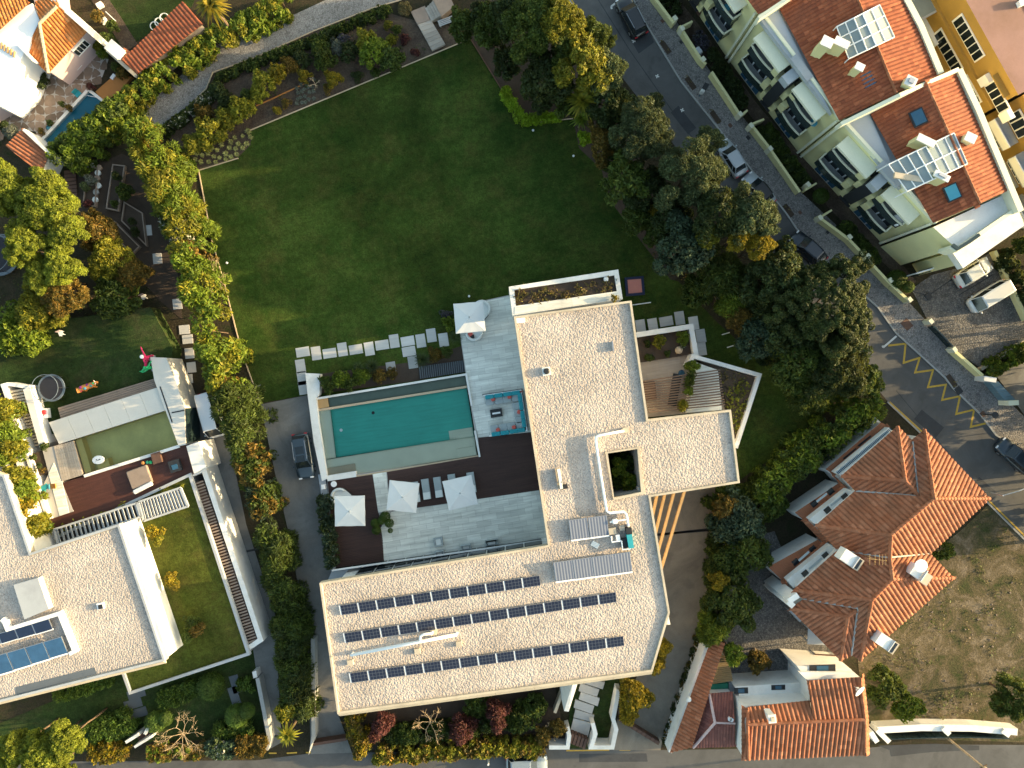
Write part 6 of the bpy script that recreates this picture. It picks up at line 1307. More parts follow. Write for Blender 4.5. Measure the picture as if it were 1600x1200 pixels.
# ================================================================== APARTMENT ROW (upper right)
def facade_block(name, label, b0, b1, zt, r0, r1):
    """b0, b1: ends of the street front at ground level (survey units). Local frame: s along, o outwards, z up"""
    A, B = P(*b0, 0), P(*b1, 0); e = (B-A); L = e.length; e.normalize(); o = Vector((e.y, -e.x, 0)); ang = math.atan2(e.y, e.x)
    t = thing(name, label, 'apartment block', (A.x, A.y, 0))
    W = lambda s, d, z=0.: Vector((A.x+e.x*s+o.x*d, A.y+e.y*s+o.y*d, z))
    quad = lambda s0, s1, d0, d1: [W(s0, d0).xy, W(s1, d0).xy, W(s1, d1).xy, W(s0, d1).xy]
    R0, R1 = P(*r0, zt).xy, P(*r1, zt).xy; MB().prism([W(.02, 0).xy, W(L-.02, 0).xy, R1, R0], 0, zt, 0).build('wall', M['cream'], t)
    pp = MB()
    pp.prism(quad(0, L, .02, -.28), zt-.02, zt+.45)
    pp.build('parapet', M['creamtop'], t)
    MB().prism(quad(.3, L-.3, -.3, -3.0), zt, zt+.04).build('roof_terrace', M['bluegrey'], t)
    for s0, s1, hi in ((.12*L, .43*L, 0), (.60*L, .885*L, 1)):
        for lv, z in enumerate((3.05, 6.0)):
            n = 9; prof = []
            for i in range(n+1):
                u = i/n; uu = u if hi else 1-u; prof.append((s0+(s1-s0)*u, (.62+.5*math.sin(math.pi*(.12+.62*u if hi else .26+.62*u)))))
            pts = [W(s0, 0).xy]+[W(s, d).xy for s, d in prof]+[W(s1, 0).xy]
            bl = MB().prism(pts, z-.18, z).build('balcony', M['balfloor'], t)
            rl = MB(); cp = MB(); ring_ = [(s0, .0)]+prof+[(s1, 0.)]
            for i in range(len(ring_)-1):
                a, b = W(*ring_[i]), W(*ring_[i+1]); c = (a+b)/2; l = (b-a).length; an = math.atan2(b.y-a.y, b.x-a.x)
                rl.box((c.x, c.y, z+.46), (l, .05, .92), an); cp.box((c.x, c.y, z+.97), (l+.02, .16, .10), an); rl.box((c.x, c.y, z-.10), (l+.02, .1, .2), an)
            rl.build('railing', M['darkgreen'], bl); cp.build('coping', M['creamtop'], bl)
            c = W((s0+s1)/2, .04, z+1.25); wn = MB().box(c, ((s1-s0)*.86, .05, 2.3), ang).build('window', M['whitepaint'], t)
            for k in range(4): c = W(s0+(s1-s0)*(.13+.245*k), .08, z+1.25); MB().box(c, ((s1-s0)*.2, .03, 2.1), ang).build('pane', M['glass'], wn)
        MB().prism(quad(s0-.1, s1+.05, .02, 1.45), zt-.75, zt-.45).build('canopy', M['creamtop'], t)
        for z in (3.05, 6.0): q = s1-.055*L if not hi else s0; MB().prism(quad(q, q+.055*L, .03, 1.12), z+.95, z+2.1).build('spandrel', M['cream'], t)
        if name != 'x' and (hi == 0) == (L > 12.8): MB().prism(quad(s0+.1, s0+.5*(s1-s0), .04, 1.5), zt-.98, zt-.9).build('awning', M['darkgreen'], t)
        c = W((s0+s1)/2, .05, 1.3); gm = MB().box(c, ((s1-s0)*.7, .06, 2.2), ang).build('garage_door', M['bluegrey'], t)
        for k in range(3): c = W(s0+(s1-s0)*(.25+.25*k), .1, 1.3); MB().box(c, ((s1-s0)*.2, .03, 1.9), ang).build('pane', M['bluewin'], gm)
    # stair tower: dark glazed slot, landings, cap
    MB().prism(quad(.465*L, .555*L, .02, 1.35), 3.2, zt-1.1).build('stair_glazing', M['dark'], t)
    MB().prism(quad(.47*L, .55*L, .02, 1.65), zt-1.1, zt-.2).build('stair_cap', M['bluegrey'], t)
    MB().prism(quad(.41*L, .62*L, -.32, .45), zt+.05, zt+.5).build('roof_hood', M['bluegrey'], t)
    for z in (2.6, 5.6):
        MB().prism(quad(.425*L, .474*L, .02, 1.1), z, z+1.25).build('spandrel', M['cream'], t); MB().prism(quad(.546*L, .598*L, .02, 1.1), z, z+1.25).build('spandrel', M['cream'], t)
        for s_ in (.45, .572): c = W(s_*L, .05, z+2.05); MB().box(c, (.045*L, .06, 1.3), ang).build('window', M['glass'], t)
    # ground floor entrance frame and door canopy
    q = MB().prism(quad(.46*L, .57*L, .02, 1.2), 2.2, 2.4).build('porch', M['dark'], t); c = W(.515*L, .08, 1.1); MB().box(c, (1.2, .06, 2.1), ang).build('door', M['brownwood'], t)
    for s_ in (.02, .985): MB().prism(quad(s_*L-.12, s_*L+.12, .02, .22), 0, zt-.1).build('pilaster', M['creamtop'], t)
    return t, W, L
ZA = 9.2; M['balfloor'] = plain('grey_balcony_tiles', (.34, .35, .35), .7, .1, 1)
apB, WB, LB = facade_block('apartment_block', 'yellow apartment block nearest the parking court', (1250, 241), (1378, 381), ZA, (1490, 116), (1576, 300))
apA, WA, LA = facade_block('apartment_block', 'middle yellow apartment block of the row', (1138, 93), (1249, 240), ZA, (1404, -18), (1464, 119))
apZ, WZ, LZ = facade_block('apartment_block', 'yellow apartment block cut off by the top edge', (1036, -60), (1137, 92), ZA, (1290, -160), (1390, -30))
M['tileflat'] = M['tiledeep']
def apt_roof(par, faces, ridges):
    tm, dm = MB(), MB()
    for fc in faces: tile_face(tm, dm, [zz(*p) for p in fc], .36, .40, .07)
    rf = dm.build('roof', M['tiledeep'], par); stuff(tm.build('roof_tiles', M['tiledeep'], rf)); rm = MB()
    for a, b in ridges: ridge(rm, zz(*a), zz(*b), .13)
    stuff(rm.build('ridge_tiles', M['tile'], rf)); return rf
rB = apt_roof(apB, [[(1357, 171, 9.7), (1446, 129, 11.2), (1531, 318, 11.2), (1457, 349, 9.7)], [(1446, 129, 11.2), (1491, 112, 10.2), (1573, 299, 10.2), (1531, 318, 11.2)]], [((1446, 129, 11.2), (1531, 318, 11.2))])
rA = apt_roof(apA, [[(1205, -12, 9.7), (1330, -25, 11.2), (1400, 146, 11.2), (1311, 189, 9.7)], [(1330, -25, 11.2), (1408, -22, 10.2), (1467, 117, 10.2), (1400, 146, 11.2)]], [((1330, -25, 11.2), (1400, 146, 11.2))])
rZ = apt_roof(apZ, [[(1120, -70, 9.7), (1215, -90, 10.9), (1236, -5, 10.9), (1184, 24, 9.7)]], [])
def tagw(name, label, cat, line, th, z0, z1, mat): mb = MB(); mb.wall(line, th, z0, z1); return tag(mb.build(name, M[mat]), label, cat)
mb = MB(); mb.wall([(1320, 189), (1400, 153), (1501, 106)], .34, 9, [10.2, 11.6, 10.7], 0, False, 10.9); mb.build('party_wall', M['creamtop'], apB)
mb = MB(); mb.wall([(1188, 24), (1240, -8), (1300, -30)], .34, 9, [10.2, 10.8, 11.2], 0, False, 10.6); mb.build('party_wall', M['creamtop'], apA)
for par, ln in ((apB, [(1500, 108), (1530, 172), (1596, 330)]), (apA, [(1405, -25), (1440, 40), (1471, 114)])):
    mb = MB(); mb.wall(ln, .55, 0, 10.5); mb.build('rear_parapet', M['creamtop'], par)
mb = MB(); mb.px([(1322, 192), (1356, 172), (1392, 254), (1408, 295)], 9.0, 9.5); struct(mb.build('terrace_strip', M['bluegrey'], apB))
mb = MB(); mb.px([(1186, 28), (1214, 12), (1255, 92), (1300, 178)], 9.0, 9.5); struct(mb.build('terrace_strip', M['bluegrey'], apA))
# white end terraces
mb = MB(); mb.px([(1458, 355), (1575, 301), (1592, 322), (1494, 388)], 0, 9.4, 0, 1); mb.build('end_terrace', [M['cream'], M['white']], apB)
mb = MB(); mb.px([(1488, 394), (1590, 326), (1601, 352), (1505, 419)], 7.0, 7.9); mb.build('end_roof', M['white'], apB)
mb = MB(); mb.px([(1488, 394), (1590, 326), (1599, 345), (1500, 413)], 0, 6.9); mb.build('end_wall', M['cream'], apB)
mb = MB(); mb.wall([(1485, 386), (1496, 390), (1594, 322)], .35, 8, 9.9); mb.build('end_parapet', M['creamtop'], apB)
mb = MB(); mb.wall([(1487, 383), (1495, 389), (1512, 379), (1529, 367)], .3, 9.9, 10.1, 0, False, 9.9); mb.build('rail', M['darkgreen'], apB)
for i in range(3):
    for k in range(2):
        s_ = LB*(1.04+.0*i); c = WB(LB+.05+.0, -2.0-3.0*i, 1.6+3.0*k)
mb = MB(); 
d1 = P(1425, 440, 0); d2 = P(1500, 420, 0)
# large windows on the lower end wall
for i, (u, v) in enumerate(((1432, 427), (1457, 419), (1480, 410))):
    c = P(u, v, 1.6); t_ = MB().box((c.x, c.y, 1.7), (1.7, .12, 2.6), .28).build('window', M['whitepaint'], apB)
    c2 = P(u-.5, v+1, 1.6); [MB().box((c2.x+x, c2.y-.02, 1.7), (.74, .10, 2.3), .28).build('pane', M['darkgreen'], t_) for x in (-.42, .42)]
def glasshouse(label, px, z, nx, ny, split=None, rise=.5):
    t = thing('glass_canopy', label, 'glass canopy', P(*px[0], 9)); A, B, C_, D = px; zf = lambda a: z+rise*(1-abs(2*a-1))
    pt = lambda a, b: P(*f(f(A, B, a), f(D, C_, a), b), zf(a))
    for i in range(nx):
        for j in range(ny):
            q = [pt((i+x)/nx, (j+y)/ny) for x, y in ((.02, .02), (.98, .02), (.98, .98), (.02, .98))]; q = q if (q[1]-q[0]).cross(q[3]-q[0]).z > 0 else q[::-1]
            MB().add(q+[p-Vector((0, 0, .04)) for p in q], [(0, 1, 2, 3), (7, 6, 5, 4), (0, 4, 5, 1), (1, 5, 6, 2), (2, 6, 7, 3), (3, 7, 4, 0)]).build('pane', M['litglass' if split and i >= split else 'paleglass'], t)
    fm = MB()
    for i in range(nx+1): fm.tube([pt(i/nx, 0)+Vector((0, 0, .04)), pt(i/nx, 1)+Vector((0, 0, .04))], .06, 4)
    for j in range(ny+1):
        for i in range(nx): fm.tube([pt(i/nx, j/ny)+Vector((0, 0, .04)), pt((i+1)/nx, j/ny)+Vector((0, 0, .04))], .06, 4)
    for a, b in ((0, 0), (1, 0), (1, 1), (0, 1)): p_ = pt(a, b); fm.tube([(p_.x, p_.y, 9.2), p_], .07, 4)
    fm.build('frame', M['whitepaint'], t); return t
glasshouse('white framed glass canopy with panes toned as sunlit on the middle red roof', [(1307, 42), (1374, 8), (1397, 58), (1326, 92)], 11.2, 5, 3, 3)
glasshouse('large white framed glass canopy on the red roof nearest the car park', [(1388, 257), (1490, 208), (1511, 256), (1417, 299)], 11.2, 7, 2)
tag(MB().wall([(1398, 273), (1452, 282)], .5, 11.25, 11.5).build('canopy_strut', M['beige']), 'slanting beam under the lower corner of the large canopy', 'beam')
def chimney(label, u, v, sx_, sy_, z0, z1, ang=-.45, mat='cream', cowl=None):
    c = P(u, v, z1); t = thing('chimney', label, 'chimney', (c.x, c.y, z0), ang); sx_, sy_, z1 = sx_*.8, sy_*.8, z0+(z1-z0)*.8; h_ = z1-z0; MB().box((0, 0, h_/2-.3), (sx_, sy_, h_+.6)).build('stack', M[mat], t, world=False); MB().box((0, 0, h_+.06), (sx_+.18, sy_+.18, .12)).build('cap', M['white'], t, world=False)
    if cowl: MB().box((0, 0, h_+.2), (sx_*.6, sy_*.6, .2)).build('cowl', M[cowl], t, world=False)
    return t
chimney('tall pale chimney left of the canopy with sunlit toned panes', 1296, 62, 1.1, .9, 10.2, 12.6); chimney('narrow slanting chimney at the corner of the canopy with sunlit toned panes', 1318, 64, 1.5, .7, 10.5, 12.4); chimney('small chimney below the canopy with sunlit toned panes', 1346, 102, .8, .6, 10.4, 12.2)
chimney('chimney beside the party wall between two red roofs', 1426, 125, 1.0, .9, 10.5, 12.2, cowl='steel'); chimney('wide low chimney above the large glass canopy', 1450, 218, 1.9, .6, 10.6, 12.2); chimney('chimney on the sunlit slope right of the large canopy', 1519, 214, 1.0, .8, 10.6, 11.9); chimney('low chimney under the lower edge of the large canopy', 1474, 274, 1.6, .5, 10.8, 12.2, cowl='steel')
def roof_window(label, u, v, ang, z, slope, mat='bluewin', s=(1.2, 1.5)):
    c = P(u, v, z); t = thing('roof_window', label, 'roof window', c, ang); MB().box((0, 0, .06), (s[0], s[1], .14), 0, 0, slope).build('frame', M['dark'], t, world=False); MB().box((0, 0, .14), (s[0]-.25, s[1]-.25, .03), 0, 0, slope).build('pane', M[mat], t, world=False)
roof_window('dark blue roof window at the top photo edge', 1300, 2, .42, 10.6, -.28); roof_window('blue roof window low on the middle red roof', 1355, 125, .42, 10.6, -.28); roof_window('dark blue roof window on the red roof above the large canopy', 1434, 184, .42, 10.75, -.28); roof_window('pale blue roof window on the red roof below the large canopy', 1487, 301, .42, 10.75, -.28, 'skyblue')
# balcony furniture, hedges and walls of the front gardens
for u, v, z, mt, l in ((1270, 193, 6.5, 'skyblue', 'round blue table on the upper balcony of the middle block'), (1134, 14, 6.5, 'skyblue', 'blue chair on the upper balcony of the top block')):
    c = P(u, v, z); t = thing('balcony_table', l, 'table', (c.x, c.y, 6.02)); MB().lathe((0, 0, .66), [(.36, 0), (.38, .03), (.34, .06)], 14).build('table_top', M[mt], t, world=False); MB().tube([(0, 0, 0), (0, 0, .66)], .05, 6).build('leg', M['whitepaint'], t, world=False)
for u, v, z, l in ((1405, 347, 6.4, 'white appliance at the end of the last balcony'), (1401, 340, 6.4, 'small white box next to the appliance on the last balcony')): c = P(u, v, z); tag(MB().rbox((c.x, c.y, 6.02), (.8, .6, .7), .3).build('cabinet', M['whitepaint']), l, 'cabinet')
fw = thing('garden_wall', 'long yellow garden wall along the cobbled pavement', 'wall', P(1250, 300, 0))
for i, ln in enumerate(([(1020, -8), (1053, 36)], [(1062, 40), (1095, 92), (1103, 100)], [(1112, 112), (1158, 182)], [(1172, 192), (1200, 228), (1250, 300)], [(1278, 338), (1327, 374)], [(1327, 374), (1390, 442), (1421, 470)])): MB().wall(ln, .28, 0, 1.15).build('segment', M['cream'], fw)
for u, v in ((1055, 28), (1066, 44), (1099, 92), (1157, 178), (1174, 196), (1204, 232), (1263, 288), (1282, 340), (1328, 370), (1357, 400), (1392, 438), (1422, 468), (1455, 502), (1492, 546)): c = P(u, v, 1.3); MB().box((c.x, c.y, .68), (.5, .4, 1.35), -.9).build('pillar', M['creamtop'], fw)
for ln in ([(1066, 41), (1082, 33)], [(1176, 193), (1194, 186)], [(1283, 339), (1300, 328)], [(1258, 297), (1276, 286)], [(1158, 180), (1168, 172)]): MB().wall(ln, .2, 0, 1.1).build('segment', M['cream'], fw)
t = thing('sliding_gate', 'dark sliding gate between the pavement and the parking court', 'gate', P(1470, 525, 0))
for i in range(6): c = P(1458+5.2*i, 512+5.4*i, .8); MB().box((c.x, c.y, .6), (.48, .10, 1.1), -.8).build('panel', M['darkgreen'], t)
tagw('garden_wall', 'short yellow wall below the sliding gate', 'wall', [(1493, 549), (1536, 587)], .3, 0, 1.2, 'cream'); tagw('court_wall', 'yellow wall on the right of the parking court', 'wall', [(1555, 392), (1606, 500)], .35, 0, .75, 'cream'); tagw('court_wall', 'pale wall on the lower side of the parking court', 'wall', [(1534, 577), (1605, 531)], .3, 0, .7, 'beige')
tagw('gate_pillar', 'pale pillar above the blue sliding gate', 'pillar', [(1538, 591), (1557, 594)], .5, 0, 1.7, 'white'); tagw('gate_pillar', 'pale pillar below the blue sliding gate', 'pillar', [(1576, 630), (1592, 629)], .5, 0, 1.7, 'creamtop')
M['gateblue'] = plain('faded_blue_metal', (.11, .18, .22), .5, .12, 1); t = thing('sliding_gate', 'flat blue sliding gate beside the pavement', 'gate', P(1565, 610, 0))
for i in range(4): A, B, C_, D = (1546, 597), (1560, 596), (1588, 626), (1573, 629); MB().prism(offset(PX([f(A, D, i/4), f(B, C_, i/4), f(B, C_, (i+1)/4), f(A, D, (i+1)/4)], 1.2), .01), .1, 1.2).build('panel', M['gateblue'], t)
mb = MB(); mb.wall([(1425, 455), (1450, 462), (1500, 428)], .12, .0, .047); struct(mb.build('drain_channel', M['dark']))
mb = MB(); mb.wall([(1500, 460), (1550, 430)], .1, .0, .047); struct(mb.build('drain_channel', M['dark']))

# ================================================================== OCHRE BUILDING (top right corner)
e0, e1 = P(1508, -6, 9.0), P(1592, 146, 9.0); e = (e1-e0); Ly = e.length; e.normalize(); o_ = Vector((e.y, -e.x, 0)); an = math.atan2(e.y, e.x)
ob = thing('ochre_building', 'ochre apartment building with a flat pink roof in the corner', 'apartment block', (e0.x, e0.y, 0))
W = lambda s, d, z=0.: Vector((e0.x+e.x*s+o_.x*d, e0.y+e.y*s+o_.y*d, z)); qd = lambda s0, s1, d0, d1: [W(s0, d0).xy, W(s1, d0).xy, W(s1, d1).xy, W(s0, d1).xy]
MB().prism(qd(-12, Ly, 0, -12), 0, 8.9).build('wall', M['ochre'], ob); MB().prism(qd(-12, Ly+.1, .15, -12), 8.9, 9.05, 0, 1).build('roof', [M['ochre'], M['pinkroof']], ob)
MB().prism(qd(-12, Ly-.05, -4.2, -4.5), 9.05, 9.10).build('roof_seam', M['brownwood'], ob); mb = MB(); mb.tube([W(-.5, -.6, 9.2), W(.8, -2.2, 9.12), W(1.0, -5.2, 9.12)], .06, 6); mb.build('cable', M['whitepaint'], ob)
for s0, z0, n in ((1.2, 6.5, 6), (6.4, 6.5, 0), (8.2, 6.1, 4), (-3.5, 3.4, 3), (1.0, 3.4, 6), (6.3, 3.4, 4)):
    if not n: continue
    wn = MB().box(W(s0+n*.36, .06, z0+.55), (n*.74+.2, .10, 1.5), an).build('window', M['whitepaint'], ob)
    for k in range(n): MB().box(W(s0+.36+k*.73, .13, z0+.55), (.62, .04, 1.25), an).build('pane', M['glass'], wn)
for z in (5.35, 2.3): MB().prism(qd(-12, Ly, .02, .28), z, z+.35).build('string_course', M['ochre'], ob)
MB().prism(qd(7.7, Ly-.3, .02, .6), 7.9, 8.05).build('ledge', M['ochre'], ob)
for s0, s1, z in ((7.2, 8.1, 6.0), (11.2, 12.2, 6.2), (-2.4, 2.0, 2.35)): MB().prism(qd(s0, s1, .03, .5), z, z+1.2).build('shutter', M['whitepaint'], ob)
MB().prism(qd(-3.5, -.6, .02, 2.6), 5.3, 5.5).build('balcony', M['bluegrey'], ob); q = MB().prism(qd(-3.3, -.8, .1, 2.4), 5.5, 5.55).build('winter_garden', M['paleglass'], ob)
# lower wing
MB().prism(qd(Ly+.3, Ly+13, -1.5, -9), 0, 7.4).build('wing_wall', M['ochre'], ob); MB().prism(qd(Ly+.3, Ly+13, -1.45, -9), 7.4, 7.5).build('wing_roof', M['ochre'], ob)
for i, s0 in enumerate((1.0, 5.2, 9.2)):
    for z in (4.2, 1.4):
        bl = MB().prism(qd(Ly+s0, Ly+s0+3.2, -1.45, .3), z, z+.18).build('balcony', M['bluegrey'], ob); MB().prism(qd(Ly+s0, Ly+s0+3.2, .2, .32), z+.18, z+1.1).build('railing', M['whitepaint'], bl)
        wn = MB().box(W(Ly+s0+1.6, -1.38, z+1.4), (2.6, .1, 1.9), an).build('window', M['whitepaint'], ob); [MB().box(W(Ly+s0+.75+.85*k, -1.30, z+1.4), (.7, .05, 1.6), an).build('pane', M['glass'], wn) for k in range(3)]
c = P(1598, 4, 9.3); tag(MB().box((c.x, c.y, 9.3), (.9, .5, .45), .4).build('air_unit', M['whitepaint']), 'white unit on the pink roof at the corner of the photo', 'air conditioner')

# ================================================================== HIPPED HOUSE (right)
ZE = 6.0
hh_ = thing('hipped_house', 'stepped house with large hipped orange tile roofs', 'house', P(1370, 840, 0))
tm, dm = MB(), MB(); T = lambda *a: tile_face(tm, dm, [zz(*p) for p in a], .43, .44, .16)
E_ = ZE
T((1402, 666, E_), (1414, 751, 7.9), (1314, 744, E_))                                                   # wing 1 NW
T((1402, 666, E_), (1426, 690, E_), (1436, 776, 7.9), (1414, 751, 7.9))                                  # wing 1 NE
T((1314, 744, E_), (1414, 751, 7.9), (1436, 776, 7.9), (1337, 768, E_))                                  # wing 1 SW
T((1426, 687, E_), (1444, 671, E_), (1459, 779, 9.0), (1436, 776, 8.2))                                  # main NW strip
T((1444, 671, E_), (1546, 779, E_), (1459, 779, 9.0))                                                    # main NE
T((1337, 767, E_), (1436, 775, 8.1), (1459, 779, 9.0), (1392, 836, 9.0), (1274, 821, E_))                # main NW
T((1546, 779, E_), (1452, 865, E_), (1390, 871, 8.2), (1392, 836, 9.0), (1459, 779, 9.0))                # main SE
T((1274, 821, E_), (1392, 836, 9.0), (1390, 871, 8.2), (1307, 859, E_))                                  # main SW
T((1452, 865, E_), (1490, 903, E_), (1394, 905, 8.6), (1390, 871, 8.2))                                  # wing 2 NE
T((1307, 859, E_), (1390, 871, 8.2), (1394, 905, 8.6), (1362, 937, 8.6), (1240, 922, E_))                # wing 2 NW
T((1490, 903, E_), (1344, 1031, E_), (1362, 937, 8.6), (1394, 905, 8.6))                                 # wing 2 SE
T((1240, 922, E_), (1362, 937, 8.6), (1341, 950, 7.9), (1255, 936, E_))                                  # wing 2 SW upper
T((1362, 937, 8.6), (1344, 1031, E_), (1330, 1022, E_), (1341, 950, 7.9))                                # wing 2 SW right
T((1234, 951, E_), (1325, 963, 7.5), (1313, 1031, E_))                                                   # wing 3 SW
T((1255, 936, E_), (1341, 950, 7.7), (1335, 955, 7.5), (1325, 963, 7.5), (1234, 951, E_))                # wing 3 NW
T((1325, 963, 7.5), (1335, 955, 7.5), (1341, 951, 7.6), (1330, 1024, E_), (1313, 1031, E_))              # wing 3 SE
rf = dm.build('roof', M['tile'], hh_); stuff(tm.build('roof_tiles', M['tile'], rf)); rm = MB()
for a, b in (((1402, 666, E_), (1414, 751, 8.0)), ((1314, 744, E_), (1414, 751, 8.0)), ((1414, 751, 8.0), (1435, 775, 8.0)), ((1444, 671, E_), (1459, 779, 9.05)), ((1546, 779, E_), (1459, 779, 9.05)), ((1459, 779, 9.05), (1392, 836, 9.05)), ((1274, 821, E_), (1392, 836, 9.05)), ((1392, 836, 9.05), (1390, 871, 8.3)), ((1390, 871, 8.3), (1394, 905, 8.65)), ((1490, 903, E_), (1394, 905, 8.65)), ((1394, 905, 8.65), (1362, 937, 8.65)), ((1240, 922, E_), (1362, 937, 8.65)), ((1362, 937, 8.65), (1344, 1031, E_)), ((1234, 951, E_), (1325, 963, 7.55)), ((1325, 963, 7.55), (1313, 1031, E_)), ((1325, 963, 7.55), (1337, 954, 7.6))): ridge(rm, zz(*a), zz(*b), .19)
stuff(rm.build('ridge_tiles', M['tile'], rf)); rm = MB()
for a, b in (((1337, 767, E_+.1), (1435, 775, 8.1)), ((1435, 775, 8.1), (1426, 690, E_+.1)), ((1307, 859, E_+.1), (1389, 871, 8.2)), ((1255, 936, E_+.1), (1341, 950, 7.85)), ((1341, 950, 7.85), (1330, 1024, E_+.1)), ((1390, 871, 8.3), (1452, 865, E_+.1))): rm.tube([zz(*a), zz(*b)], .10, 5)
rm.build('valley', M['grey'], rf)
out = [(1402, 669), (1426, 692), (1444, 675), (1541, 779), (1449, 862), (1486, 903), (1342, 1028), (1315, 1026), (1238, 950), (1258, 936), (1245, 921), (1311, 859), (1279, 821), (1339, 768), (1319, 744)]
MB().prism(offset(PX(out, E_), .35), 0, E_-.1).build('wall', M['white'], hh_)
# stepped terraces with tiled skirts on the garden (north-west) side
wy = lambda px, z0, z1, nm='balcony_wall', mt='white': MB().px(px, z0, z1, 0, 1 if z1 == 3.0 else 0).build(nm, [M[mt], M['tile']], hh_)
def skirt(px, zs, mat='tile'):
    tm, dm = MB(), MB(); tile_face(tm, dm, [zz(u, v, z) for (u, v), z in zip(px, zs)], .30, .30, .06); r = dm.build('skirt_roof', M[mat], hh_); stuff(tm.build('roof_tiles', M[mat], r))
skirt([(1297, 738), (1386, 662), (1391, 668), (1303, 744)], [3.1, 3.1, 3.7, 3.7]); skirt([(1297, 738), (1303, 744), (1322, 760), (1316, 764)], [3.1, 3.7, 3.7, 3.1])
skirt([(1253, 813), (1318, 758), (1324, 762), (1263, 813)], [3.1, 3.1, 3.7, 3.7]); skirt([(1253, 813), (1263, 813), (1296, 845), (1288, 850)], [3.1, 3.7, 3.7, 3.1]); skirt([(1220, 908), (1286, 848), (1294, 850), (1229, 909)], [3.1, 3.1, 3.7, 3.7]); skirt([(1220, 908), (1229, 909), (1240, 930), (1228, 926)], [3.1, 3.7, 3.7, 3.1])
wy([(1290, 733), (1376, 660), (1386, 664), (1300, 740)], 0, 3.0); wy([(1304, 738), (1389, 668), (1395, 673), (1314, 743)], 3.6, 4.4); wy([(1242, 801), (1310, 755), (1318, 762), (1255, 812)], 0, 3.0); wy([(1265, 811), (1325, 764), (1333, 768), (1274, 819)], 3.6, 4.5); wy([(1200, 886), (1278, 843), (1286, 850), (1221, 906)], 0, 3.0); wy([(1230, 906), (1298, 851), (1306, 858), (1240, 919)], 3.6, 4.5)
wy([(1341, 677), (1360, 650), (1368, 652), (1384, 668), (1380, 674)], 0, 2.2, 'porch_wall', 'white')
bl = MB()
for i in range(44): u, v = f((1309, 739), (1392, 671), i/43); c = P(u, v, 4.45); bl.box((c.x, c.y, 4.42), (.08, .30, .06), .7)
bl.build('baluster_row', M['bluewin'], hh_)
for px, z in (([(1317, 716), (1337, 700), (1340, 703), (1320, 719)], 3.02), ([(1283, 723), (1305, 705), (1308, 708), (1287, 726)], 2.3), ([(1340, 696), (1360, 680), (1362, 683), (1343, 699)], 3.02)): wy(px, z-.3, z+.02, 'window', 'dark')
for u, v, z, l_ in ((1298, 768, 3.05, 1), (1272, 787, 3.05, 1), (1320, 776, 4.55, 1), (1293, 797, 4.55, 1), (1270, 858, 3.05, 1), (1243, 878, 3.05, 1), (1290, 868, 4.55, 1), (1258, 896, 4.55, 1)):
    a, b = P(u-4, v+3.3, z), P(u+4, v-3.3, z); c = (a+b)/2; MB().box(c, ((b-a).length, .55, .05), math.atan2(b.y-a.y, b.x-a.x)).build('window', M['glass'], hh_)
for a_, b_ in (((1298, 790), (1315, 777)), ((1264, 889), (1284, 872)), ((1276, 784), (1292, 771)), ((1248, 876), (1264, 862))):
    a, b = P(*a_, 4.5), P(*b_, 4.5); c = (a+b)/2; MB().box(c, ((b-a).length, .2, .08), math.atan2(b.y-a.y, b.x-a.x)).build('rail', M['greyfab'], hh_)
t = thing('roof_wall', 'white corner niche at the left end of the lowest orange roof', 'niche', P(1240, 940, 0)); MB().wall([(1231, 939), (1246, 929)], .55, 0, 6.4, 0, False, 6.2).build('wall', M['white'], t); MB().wall([(1231, 939), (1239, 947)], .55, 0, 6.38, 0, False, 6.2).build('wall', M['white'], t)
def solar_tank(label, u, v, ang, z):
    c = P(u, v, z+.5); t = thing('roof_box', label, 'roof box', (c.x, c.y, z), ang); MB().box((-.3, 0, .2), (1.3, 1.15, 1.2)).build('box', M['white'], t, world=False); MB().box((.75, 0, .35), (.75, 1.2, .8)).build('panel', M['beige'], t, world=False); MB().tube([(.45, -.6, .84), (.45, .6, .84)], .13, 8).build('tank', M['steel'], t, world=False); MB().box((.82, 0, .78), (.25, 1.0, .06)).build('glass', M['glass'], t, world=False)
    return t
t = solar_tank('white roof box with a panel on the middle orange slope', 1328, 873, -.6, 7.4)
solar_tank('white roof box overhanging the waste ground', 1383, 1003, -.6, 7.0)
t = thing('solar_tank', 'roof box with a round white dish near the right roof point', 'roof box', P(1430, 892, 8.0), -.6); MB().box((-.1, 0, .2), (1.2, 1.1, .9)).build('box', M['white'], t, world=False); MB().box((.85, -.1, .3), (.9, 1.1, .7)).build('panel', M['beige'], t, world=False); MB().tube([(.4, -.6, .8), (.4, .6, .8)], .13, 8).build('tank', M['steel'], t, world=False); MB().lathe((-.65, .55, 1.2), [(.1, 0), (.45, .06), (.62, .16), (.6, .18)], 16).build('dish', M['whitepaint'], t, world=False)
t = thing('roof_aerial', 'thin television aerial on the middle orange roof', 'aerial', P(1352, 868, 7.6)); MB().tube([(0, 0, -.3), (.3, 0, 1.6)], .03, 5).build('mast', M['wood'], t, world=False); MB().tube([(-.6, .1, 1.6), (1.2, -.1, 1.6)], .025, 4).build('boom', M['wood'], t, world=False); [MB().tube([(x, -.5, 1.62), (x, .5, 1.62)], .02, 4).build('rod', M['wood'], t, world=False) for x in (-.4, .1, .5, .8, 1.1)]
